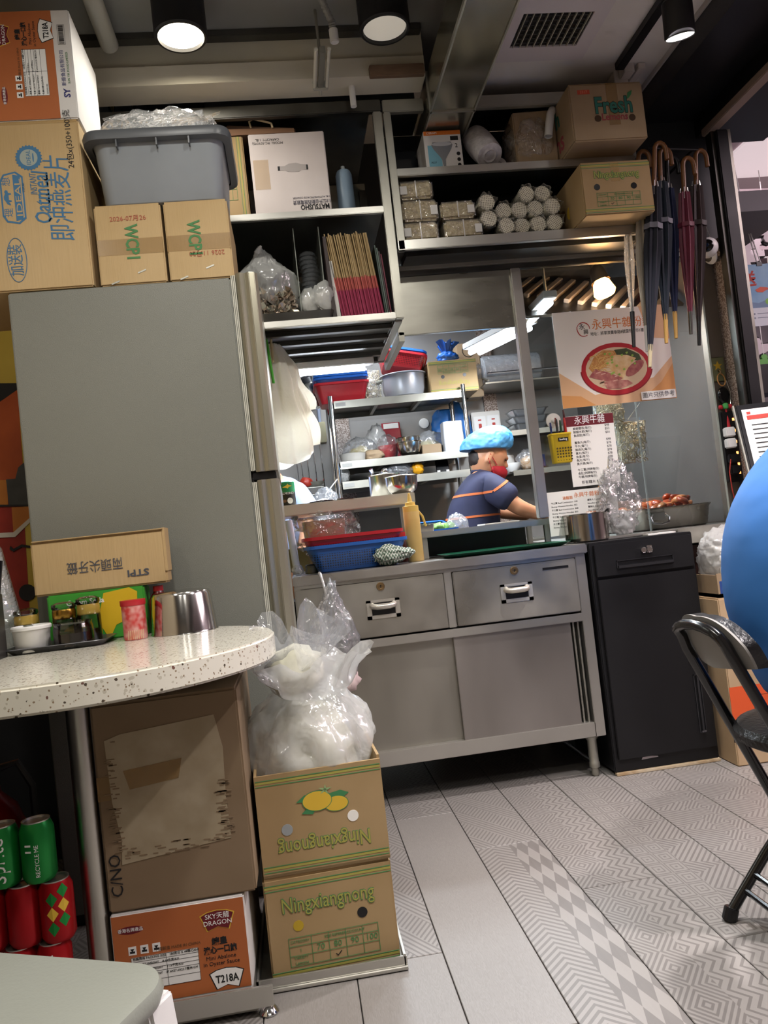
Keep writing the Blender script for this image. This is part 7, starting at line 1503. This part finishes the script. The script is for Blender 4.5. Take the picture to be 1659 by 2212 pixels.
MB().tube([(0,0,.15),(.262-kx(700, 1045, 4.08).x, .085, .24)], .003, 6).build('string', MATS['white_plastic'], bpy.context.scene.objects[[o.name for o in bpy.context.scene.objects if o.name.startswith('food_bag')][-1]])
# muslin cloth hanging beside the fridge
mc = thing('muslin_cloth', 'long cream muslin strainer cloth hanging beside the refrigerator', 'cloth', (.02, 3.0, 1.29))
def muslin(u, v, k=0):
    w = .045+.05*(1-v)**.6+.012*math.sin(9*v); a = 2*math.pi*u
    f = 1+.16*math.sin(6*a+2*v)+.10*math.sin(11*a-3*v)
    x = -.030+.045*(1-v)*.6 + w*f*math.cos(a)*(.35+.65*min(1, (1-v)*2.2+.25)); y = .03*f*math.sin(a)
    return (x, y, .44*v+.028*math.sin(a*2+1)*(1-v)+.02*(1-v)*math.cos(a))
MB().grid(muslin, 72, 22).build('outer_fold', MATS['muslin'], mc, smooth='all', fix=False)
MB().grid(lambda u, v: (lambda p: (p[0]*.8+.022, p[1]*.7+.02, p[2]*.55+.16))(muslin(u, v)), 60, 14).build('inner_fold', MATS['muslin'], mc, smooth='all', fix=False)
MB().tube([(-.045,-.01,.42),(-.052,-.012,.50)], .004, 8).build('wood_peg', mat('peg_wood', 'b08a5a', .6), mc); 
gs = thing('green_rod', 'thin bright green rod hanging beside the muslin cloth', 'rod', (-.030, 2.93, 1.57)); MB().tube([(.012,0,0),(0,0,.19)], .0055, 8).build('rod', mat('rod_green', '58c040', .35), gs, smooth=True)
ck = thing('wooden_stick', 'thin wooden stick poking down from the shelf beside the green rod', 'stick', (-.012, 2.96, 1.655)); MB().tube([(0,0,0),(.001,0,.095)], .0045, 8).build('stick', MATS['bamboo'], ck, smooth=True)
# ------------------------------------------------------------------ people
def skin(name, joints, edges, m, parent, sub=2, root=0, loc=None):
    me = bpy.data.meshes.new(name); me.from_pydata([j[0] for j in joints], edges, []); me.update()
    o = bpy.data.objects.new(name, me); COL.objects.link(o)
    md = o.modifiers.new('skin', 'SKIN'); md.use_smooth_shade = True; md.branch_smoothing = .3
    ss = o.modifiers.new('sub', 'SUBSURF'); ss.levels = sub; ss.render_levels = sub
    if not me.skin_vertices:
        bm = bmesh.new(); bm.from_mesh(me); bm.verts.layers.skin.verify(); bm.to_mesh(me); bm.free()
    for sv, j in zip(me.skin_vertices[0].data, joints):
        r = j[1] if isinstance(j[1], tuple) else (j[1], j[1]); sv.radius = r
    me.skin_vertices[0].data[root].use_root = True
    bpy.context.view_layer.update(); dg = bpy.context.evaluated_depsgraph_get()
    nm_ = bpy.data.meshes.new_from_object(o.evaluated_get(dg)); bpy.data.objects.remove(o); bpy.data.meshes.remove(me)
    nm_.name = name; nm_.materials.clear(); nm_.materials.append(m)
    for p in nm_.polygons: p.use_smooth = True
    ob = bpy.data.objects.new(name, nm_); COL.objects.link(ob); ob.parent = parent
    if loc: ob.location = loc
    return ob
def join_into(dst, srcs):
    """merge meshes in local space into one continuous body object"""
    bm = bmesh.new(); bm.from_mesh(dst.data)
    for s in srcs:
        me = s.data.copy(); me.transform(s.matrix_basis); bm.from_mesh(me); bpy.data.objects.remove(s)
    bm.to_mesh(dst.data); bm.free()
    for p in dst.data.polygons: p.use_smooth = True
def head_mesh(name, m, parent, c, s, yaw, pitch):
    """head with brow, nose, lips, chin and ears; faces local +X"""
    def f(p, d):
        x, y, z = p
        if d.x > 0:
            x *= .94; x += .010*math.exp(-((d.z-.22)/.10)**2)*math.exp(-(d.y/.5)**2)                        # brow
            x += .020*math.exp(-((d.z+.10)/.14)**2)*math.exp(-(d.y/.13)**2)                                 # nose
            x -= .010*(math.exp(-((d.z-.06)/.08)**2)*math.exp(-((abs(d.y)-.34)/.13)**2))                    # eye sockets
            x += .006*math.exp(-((d.z+.46)/.06)**2)*math.exp(-(d.y/.22)**2)                                 # lips
            x += .010*math.exp(-((d.z+.78)/.14)**2)*math.exp(-(d.y/.3)**2)                                  # chin
        if d.z < -.2: y *= 1-.30*(-.2-d.z); x *= 1-.10*(-.2-d.z)
        if abs(d.x+.02) < .16 and abs(d.z+.03) < .24 and abs(d.y) > .8: y *= 1.13                            # ears
        return V((x, y, z))
    o = blob(name, m, parent, (.092*s, .076*s, .116*s), 0, 0, 1, 5, flat_bottom=False, fn=f)
    o.matrix_basis = Matrix.Translation(c) @ Euler((0, pitch, yaw)).to_matrix().to_4x4(); return o
def hand(parent, wrist, d, up, m, s=1.0, curl=.5, side=1):
    """palm and five separate bent fingers, as skinned chains rooted in the palm"""
    d = V(d).normalized(); up = V(up); up = (up-d*up.dot(d)).normalized(); lat = d.cross(up)*side
    J = [(tuple(wrist), (.024*s, .017*s)), (tuple(V(wrist)+d*.045*s), (.034*s, .015*s)), (tuple(V(wrist)+d*.085*s), (.036*s, .013*s))]
    out = [skin('hand', J, [(0,1),(1,2)], m, parent, 1)]
    for k, L in enumerate((.062, .072, .068, .052)):
        b0 = V(wrist)+d*.085*s+lat*(.027-.018*k)*s; e = d; pts = [b0-d*.02*s]; cur = b0
        for q_ in range(3):
            a = curl*(q_+.4)*.75; e = d*math.cos(a)-up*math.sin(a); pts.append(cur); cur = cur+e*L*s*(.45, .32, .25)[q_]
        pts.append(cur); out.append(skin('finger', [(tuple(p), (.0085*s if i < 3 else .0068*s)) for i, p in enumerate(pts)], [(i, i+1) for i in range(len(pts)-1)], m, parent, 1))
    b0 = V(wrist)+d*.03*s+lat*.024*s; pts = [b0, b0+(lat*.7+d*.6)*.03*s, b0+(lat*.55+d*.8-up*.3)*.055*s, b0+(lat*.35+d*.9-up*.5)*.08*s]
    out.append(skin('thumb', [(tuple(p), (.010*s if i < 3 else .0075*s)) for i, p in enumerate(pts)], [(0,1),(1,2),(2,3)], m, parent, 1))
    return out
SKN = MATS['skin']
# --- the cook: faces right, bending over the bench
ck_ = thing('person', 'cook in navy orange-striped polo, blue hair cap and red mask bending over the bench', 'person', (.90, 3.80, -.005))
L_ = lambda x, y, z: (x-.90, y-3.80, z+.005)
J = [(L_(.86,3.80,.78), .11), (L_(.862,3.80,.95), .095), (L_(.885,3.80,1.08), .095), (L_(.925,3.80,1.17), .075), (L_(.955,3.80,1.225), .048), (L_(.965,3.79,1.26), .048),
     (L_(.93,3.665,1.145), .050), (L_(1.06,3.60,1.02), .040), (L_(1.175,3.625,.975), .028), (L_(.94,3.935,1.145), .050), (L_(1.06,4.0,1.02), .040), (L_(1.19,3.86,.985), .028),
     (L_(.865,3.715,.68), .085), (L_(.875,3.715,.42), .055), (L_(.86,3.715,.07), .04), (L_(.865,3.885,.68), .085), (L_(.875,3.885,.42), .055), (L_(.86,3.885,.07), .04), (L_(.97,3.715,.03), .032), (L_(.97,3.885,.03), .032)]
E_ = [(0,1),(1,2),(2,3),(3,4),(4,5),(3,6),(6,7),(7,8),(3,9),(9,10),(10,11),(0,12),(12,13),(13,14),(0,15),(15,16),(16,17),(14,18),(17,19)]
body = skin('body', J, E_, SKN, ck_)
hd = head_mesh('head', SKN, ck_, L_(.985,3.785,1.288), .98, R(-8), R(24))
hs_ = hand(ck_, L_(1.175,3.625,.975), (.9,.1,-.25), (0,.3,1), SKN, .95, .7, 1)+hand(ck_, L_(1.19,3.86,.985), (.9,-.15,-.2), (0,-.2,1), SKN, .95, .7, -1)
join_into(body, [hd]+hs_)
HQ = Matrix.Translation(L_(.985,3.785,1.288)) @ Euler((0, R(24), R(-8))).to_matrix().to_4x4()
def onhead(o): o.matrix_basis = HQ @ o.matrix_basis; return o
def capfn(p, d):
    k = 1+.05*math.sin(14*math.atan2(d.y, d.x))*max(0, .5-abs(d.z)); z = p.z if d.z > -.25 else -.25*.10
    return V((p.x*k, p.y*k, max(z, -.030)+.045*d.x))
o = blob('hair_cap', mat('cap_blue', '3f86be', .5, noise_scale=20, color2='5c9ecf', bump=.35, bump_scale=26), ck_, (.116,.106,.100), 7, .06, 2.2, 5, flat_bottom=False, crease=.16, fn=capfn); o.matrix_basis = Matrix.Translation((-.030,0,.056)); onhead(o)
o = blob('hair', mat('hair_dark', '2a2220', .6), ck_, (.062,.060,.060), 3, .04, 3, 4, flat_bottom=False, fn=lambda p, d: V((min(p.x, -.012), p.y, p.z))); o.matrix_basis = Matrix.Translation((-.036,0,-.016)); onhead(o)
def maskfn(p, d): return V((max(p.x, .018), p.y, p.z))
o = blob('face_mask', mat('mask_red', 'a8202c', .7, bump=.15, bump_scale=60), ck_, (.103,.066,.052), 2, .03, 2, 4, flat_bottom=False, fn=maskfn); o.matrix_basis = Matrix.Translation((.008,0,-.052)); onhead(o)
for s in (-1, 1): onhead(MB().tube([(.045,s*.064,-.03),(.02,s*.078,-.01),(-.005,s*.084,.012)], .0018, 6).build('ear_loop', MATS['mask_red'], ck_, smooth=True)); onhead(MB().tube([(.045,s*.062,-.075),(.02,s*.074,-.05),(-.008,s*.084,-.01)], .0018, 6).build('ear_loop', MATS['mask_red'], ck_, smooth=True))
for s in (-1, 1): onhead(blob('eye', MATS['black_gloss'], ck_, (.004,.009,.0035), 0, 0, 1, 2, flat_bottom=False, loc=(.081,s*.026,.010)))
NV = mat('polo_navy', '2c2f4c', .8, noise_scale=6, color2='23263e', bump=.25, bump_scale=14)
JS = [(L_(.858,3.80,.74), .165), (L_(.860,3.80,.92), .155), (L_(.880,3.80,1.05), .155), (L_(.918,3.80,1.16), .118), (L_(.950,3.80,1.222), .062), (L_(.93,3.66,1.148), .080), (L_(1.040,3.602,1.05), .070), (L_(.94,3.94,1.148), .080), (L_(1.040,3.998,1.05), .070)]
skin('polo_shirt', JS, [(0,1),(1,2),(2,3),(3,4),(3,5),(5,6),(3,7),(7,8)], NV, ck_)
OR_ = mat('stripe_orange', 'c86a3c', .8)
sh = [c for c in ck_.children if c.name.startswith('polo_shirt')][0]
def stripe(co, no, w, keep=None):
    """orange piping: a thin slice of the shirt between two planes, lifted off the cloth"""
    bm = bmesh.new(); bm.from_mesh(sh.data); no = V(no).normalized(); co = V(co)
    bmesh.ops.bisect_plane(bm, geom=bm.verts[:]+bm.edges[:]+bm.faces[:], plane_co=co+no*w, plane_no=no, clear_outer=True)
    bmesh.ops.bisect_plane(bm, geom=bm.verts[:]+bm.edges[:]+bm.faces[:], plane_co=co-no*w, plane_no=no, clear_inner=True)
    if keep: bmesh.ops.delete(bm, geom=[f for f in bm.faces if not keep(f.calc_center_median())], context='FACES')
    bm.normal_update()
    for v in bm.verts: v.co += v.normal*.002
    me = bpy.data.meshes.new('stripe'); bm.to_mesh(me); bm.free(); me.materials.append(OR_)
    o = bpy.data.objects.new('stripe', me); COL.objects.link(o); o.parent = ck_; return o
stripe((0,0,1.118), (0,0,1), .0055, lambda c: c.x < .035); stripe((.035,0,1.118), (-.55,0,1), .0055, lambda c: c.x >= .035); stripe((0,0,1.012), (0,0,1), .005, lambda c: c.x < .13 and c.y > -.20)
e = V(L_(1.040,3.602,1.05)); d_ = (e-V(L_(.93,3.66,1.148))).normalized(); stripe(e+d_*.035, d_, .007, lambda c: c.y < -.08 and c.z > .93 and c.x > .06)
blob('collar', NV, ck_, (.066,.062,.022), 1, .06, 2, 3, flat_bottom=False, loc=L_(.955,3.80,1.228))
JT = [(L_(.86,3.80,.80), (.150,.160)), (L_(.865,3.715,.66), .112), (L_(.875,3.715,.42), .075), (L_(.86,3.715,.06), .058), (L_(.865,3.885,.66), .112), (L_(.875,3.885,.42), .075), (L_(.86,3.885,.06), .058)]
skin('trousers', JT, [(0,1),(1,2),(2,3),(0,4),(4,5),(5,6)], mat('trouser_black', '17171c', .8), ck_)
for y in (3.715, 3.885): blob('shoe', MATS['black_plastic'], ck_, (.13,.048,.045), 2, .04, 2, 3, loc=L_(.925,y,-.004))
t = thing('ladle', 'white rounded ladle bowl in the hand of the cook', 'ladle', (1.225, 3.56, .945)); MB().lathe([(0,.052),(.022,.048),(.034,.034),(.040,.010),(.036,0),(0,0)], n=24).build('bowl', mat('ladle_white', 'ccd2d6', .3), t, smooth=True); MB().tube([(0,0,.03),(-.03,.05,.045),(-.055,.09,.05)], .006, 8).build('handle', SD, t, smooth=True)

# --- helper in a pale blue shirt, mostly hidden by the refrigerator
hp_ = thing('person', 'worker in a pale blue shirt bent forward behind the refrigerator door', 'person', (-.03, 3.80, -.005))
L2 = lambda x, y, z: (x+.03, y-3.80, z+.005)
J = [(L2(-.03,3.85,.85), (.12,.15)), (L2(-.04,3.83,1.02), (.11,.13)), (L2(-.06,3.80,1.18), (.10,.12)), (L2(-.085,3.76,1.27), (.06,.08)), (L2(-.10,3.72,1.33), .048), (L2(-.112,3.70,1.375), .05), (L2(.02,3.80,1.20), .055), (L2(.065,3.74,1.02), .042), (L2(.03,3.62,.95), .03), (L2(-.19,3.76,1.20), .055), (L2(-.24,3.70,1.02), .042), (L2(-.18,3.60,.95), .03), (L2(-.10,3.86,.70), .10), (L2(-.10,3.86,.42), .06), (L2(-.10,3.88,.06), .04), (L2(.04,3.86,.70), .10), (L2(.04,3.86,.42), .06), (L2(.04,3.88,.06), .04)]
body2 = skin('body', J, [(0,1),(1,2),(2,3),(3,4),(4,5),(2,6),(6,7),(7,8),(2,9),(9,10),(10,11),(0,12),(12,13),(13,14),(0,15),(15,16),(16,17)], SKN, hp_)
hd2 = head_mesh('head', SKN, hp_, L2(-.135,3.66,1.43), .95, R(-110), R(20)); join_into(body2, [hd2]+hand(hp_, L2(.03,3.62,.95), (-.2,-.9,-.2), (0,0,1), SKN, .9, .5, 1)+hand(hp_, L2(-.18,3.60,.95), (.2,-.9,-.2), (0,0,1), SKN, .9, .5, -1))
o = blob('hair', MATS['hair_dark'], hp_, (.094,.082,.090), 5, .05, 3, 4, flat_bottom=False); o.location = L2(-.125,3.685,1.465)
SBm = mat('shirt_paleblue', '8c9cc4', .8, bump=.2, bump_scale=12)
skin('shirt', [(L2(-.02,3.85,.82), (.16,.18)), (L2(-.035,3.83,1.02), (.135,.155)), (L2(-.05,3.80,1.18), (.12,.15)), (L2(-.085,3.76,1.275), (.065,.09)), (L2(.035,3.79,1.21), .078), (L2(.085,3.74,1.07), .066), (L2(-.19,3.76,1.20), .075), (L2(-.24,3.72,1.07), .065)], [(0,1),(1,2),(2,3),(2,4),(4,5),(2,6),(6,7)], SBm, hp_)
skin('trousers', [(L2(-.03,3.86,.86), (.14,.16)), (L2(-.10,3.86,.66), .11), (L2(-.10,3.86,.42), .075), (L2(-.10,3.88,.05), .058), (L2(.04,3.86,.66), .11), (L2(.04,3.86,.42), .075), (L2(.04,3.88,.05), .058)], [(0,1),(1,2),(2,3),(0,4),(4,5),(5,6)], MATS['trouser_black'], hp_)
for x in (-.10, .04): blob('shoe', MATS['black_plastic'], hp_, (.048,.12,.045), 2, .04, 2, 3, loc=L2(x,3.83,-.004))

# --- folding chair and customer in blue at the right edge
YF, YN = 1.765, 1.565
fc = thing('folding_chair', 'black tubular folding chair with a grey-backed pad at the right edge', 'chair', (1.06, 1.645, 0))
C_ = lambda x, y, z: V((x-1.06, y-1.645, z))
BG = mat('tube_black', '0e0e10', .18, coat=.4)
path = [C_(1.148, YF, .012), C_(1.157-.4525*.3, YF, .30), C_(.877, YF, .619), C_(.866, YF-.006, .650)]
for k in range(1, 8): a = math.pi*k/8; path.append(C_(.858-.006*math.sin(a), (YF+YN)/2+(YF-YN)/2*math.cos(a), .655+.030*math.sin(a)))
path += [C_(.866, YN+.006, .650), C_(.877, YN, .619), C_(1.157-.4525*.3, YN, .30), C_(1.148, YN, .012)]
MB().tube(path, .0125, 12).build('back_frame', BG, fc, smooth=True)
for y in (YF-.031, 1.45):
    MB().tube([C_(.885, y, .012), C_(.992, y, .137), C_(1.245, y, .41)], .0115, 12).build('leg', BG, fc, smooth=True); MB().cyl(C_(.882, y, 0), C_(.893, y, .028), .0165, n=14).build('rubber_foot', MATS['black_plastic'], fc, .002)
for y in (YF, YN): MB().cyl(C_(1.150, y, 0), C_(1.140, y, .026), .0165, n=14).build('rubber_foot', MATS['black_plastic'], fc, .002)
for x, z in ((.955, .094), (.928, .062)): MB().tube([C_(x, YF-.031, z), C_(x, 1.45, z)], .007, 8).build('stretcher', BG, fc, smooth=True)
MB().tube([C_(1.12, YF, .082), C_(1.12, YN, .082)], .007, 8).build('stretcher', BG, fc, smooth=True)
# backrest pad: curved shield, grey at the back, black vinyl in front and on its rim
def padpt(u, v, off):
    a = (u-.5)*2; y = 1.665+.132*a*(1-.12*(1-v)**2); z = .585+.118*v*(1-.55*abs(a)**2.6)+.010*abs(a); x = .884-.028*(1-a*a)-.03*(v-.5)+off
    return C_(x, y, z)
NU, NV_ = 22, 6
def pad(name, o0, o1, m, bev=.006):
    b = MB(); g = lambda o: [padpt(i/NU, j/NV_, o) for j in range(NV_+1) for i in range(NU+1)]; A = g(o0); Bq = g(o1); n = len(A); b.v = [tuple(p) for p in A+Bq]
    W_ = NU+1
    for j in range(NV_):
        for i in range(NU): q0 = j*W_+i; b.f.append((q0, q0+1, q0+W_+1, q0+W_)); b.f.append((n+q0+W_, n+q0+W_+1, n+q0+1, n+q0))
    for i in range(NU): b.f.append((i+1, i, n+i, n+i+1)); k = NV_*W_+i; b.f.append((k, k+1, n+k+1, n+k))
    for j in range(NV_): k = j*W_; b.f.append((k, k+W_, n+k+W_, n+k)); k += NU; b.f.append((k+W_, k, n+k, n+k+W_))
    return b.build(name, m, fc, smooth=50)
pad('back_plate', .014, .020, mat('plate_grey', '8a8884', .45)); pad('back_pad', .0205, .048, mat('vinyl_black', '121214', .35, bump=.25, bump_scale=90))
MB().box(C_(.8755, 1.590, .640)-V((.0,.0,.0)), C_(.8775, 1.612, .662)).build('label', MATS['black_plastic'], fc); 
MB().lathe([(0,.405),(.165,.405),(.178,.412),(.180,.430),(.170,.444),(.10,.450),(0,.451)], C_(1.105, 1.645, 0), 36).build('seat', MATS['vinyl_black'], fc, smooth=40)
cu = thing('person', 'customer in a bright blue jacket sitting on the folding chair with back to the camera', 'person', (1.10, 1.645, 0))
D_ = lambda x, y, z: (x-1.10, y-1.645, z)
J = [(D_(1.12,1.645,.56), .095), (D_(1.105,1.645,.68), .085), (D_(1.13,1.645,.84), .085), (D_(1.205,1.645,.99), .060), (D_(1.275,1.645,1.10), .046), (D_(1.315,1.645,1.165), .050), (D_(1.225,1.50,.985), .040), (D_(1.36,1.42,.83), .034), (D_(1.52,1.52,.78), .027), (D_(1.225,1.79,.985), .040), (D_(1.36,1.87,.83), .034), (D_(1.52,1.78,.78), .027), (D_(1.22,1.56,.52), .075), (D_(1.50,1.56,.50), .055), (D_(1.47,1.56,.07), .042), (D_(1.22,1.73,.52), .075), (D_(1.50,1.73,.50), .055), (D_(1.47,1.73,.07), .042), (D_(1.60,1.56,.035), .034), (D_(1.60,1.73,.035), .034)]
bd3 = skin('body', J, [(0,1),(1,2),(2,3),(3,4),(4,5),(3,6),(6,7),(7,8),(3,9),(9,10),(10,11),(0,12),(12,13),(13,14),(0,15),(15,16),(16,17),(14,18),(17,19)], SKN, cu)
h3 = head_mesh('head', SKN, cu, D_(1.355,1.645,1.245), 1.0, 0, R(12)); join_into(bd3, [h3]+hand(cu, D_(1.52,1.52,.78), (.9,.3,0), (0,0,1), SKN, 1, .6, 1)+hand(cu, D_(1.52,1.78,.78), (.9,-.3,0), (0,0,1), SKN, 1, .6, -1))
o = blob('hair', MATS['hair_dark'], cu, (.098,.090,.100), 5, .05, 3, 4, flat_bottom=False, fn=lambda p, d: V((min(p.x, .055), p.y, max(p.z, -.06)))); o.location = D_(1.335,1.645,1.275)
JB = mat('jacket_blue', '2f6cb4', .7, bump=.9, bump_scale=6)
rings = []
prof = [(1.168,.472,.125,.165),(1.160,.490,.140,.185),(1.140,.56,.155,.192),(1.112,.66,.162,.190),(1.106,.74,.160,.190),(1.112,.82,.157,.196),(1.135,.90,.155,.206),(1.175,.97,.148,.214),(1.218,1.035,.132,.212),(1.255,1.085,.105,.180),(1.283,1.118,.078,.105),(1.30,1.145,.066,.068)]
for k, (cx, z, rx, ry) in enumerate(prof):
    rings.append([V(D_(cx+rx*math.cos(a)*(1+.03*noise.noise(V((math.cos(a)*2, math.sin(a)*2, z*6)))), 1.645+ry*math.sin(a)*(1+.03*noise.noise(V((math.cos(a)*2+5, math.sin(a)*2, z*6)))), z+.006*math.sin(3*a))) for a in [2*math.pi*i/40 for i in range(40)]])
jk = MB().loft(rings).build('jacket', JB, cu, smooth='all'); sb_ = jk.modifiers.new('s', 'SUBSURF'); sb_.levels = 1; sb_.render_levels = 1
for s in (-1, 1): skin('sleeve', [(D_(1.20,1.645+s*.15,1.03), .085), (D_(1.25,1.645+s*.20,.97), .078), (D_(1.36,1.645+s*.225,.83), .064), (D_(1.49,1.645+s*.15,.785), .05)], [(0,1),(1,2),(2,3)], JB, cu)
skin('trousers', [(D_(1.10,1.645,.52), (.10,.15)), (D_(1.22,1.56,.525), .095), (D_(1.50,1.56,.505), .075), (D_(1.47,1.56,.06), .058), (D_(1.22,1.73,.525), .095), (D_(1.50,1.73,.505), .075), (D_(1.47,1.73,.06), .058)], [(0,1),(1,2),(2,3),(0,4),(4,5),(5,6)], mat('jean_dark', '22252e', .85), cu)
for y in (1.56, 1.73): blob('shoe', MATS['black_plastic'], cu, (.135,.05,.048), 2, .04, 2, 3, loc=D_(1.545,y,0))
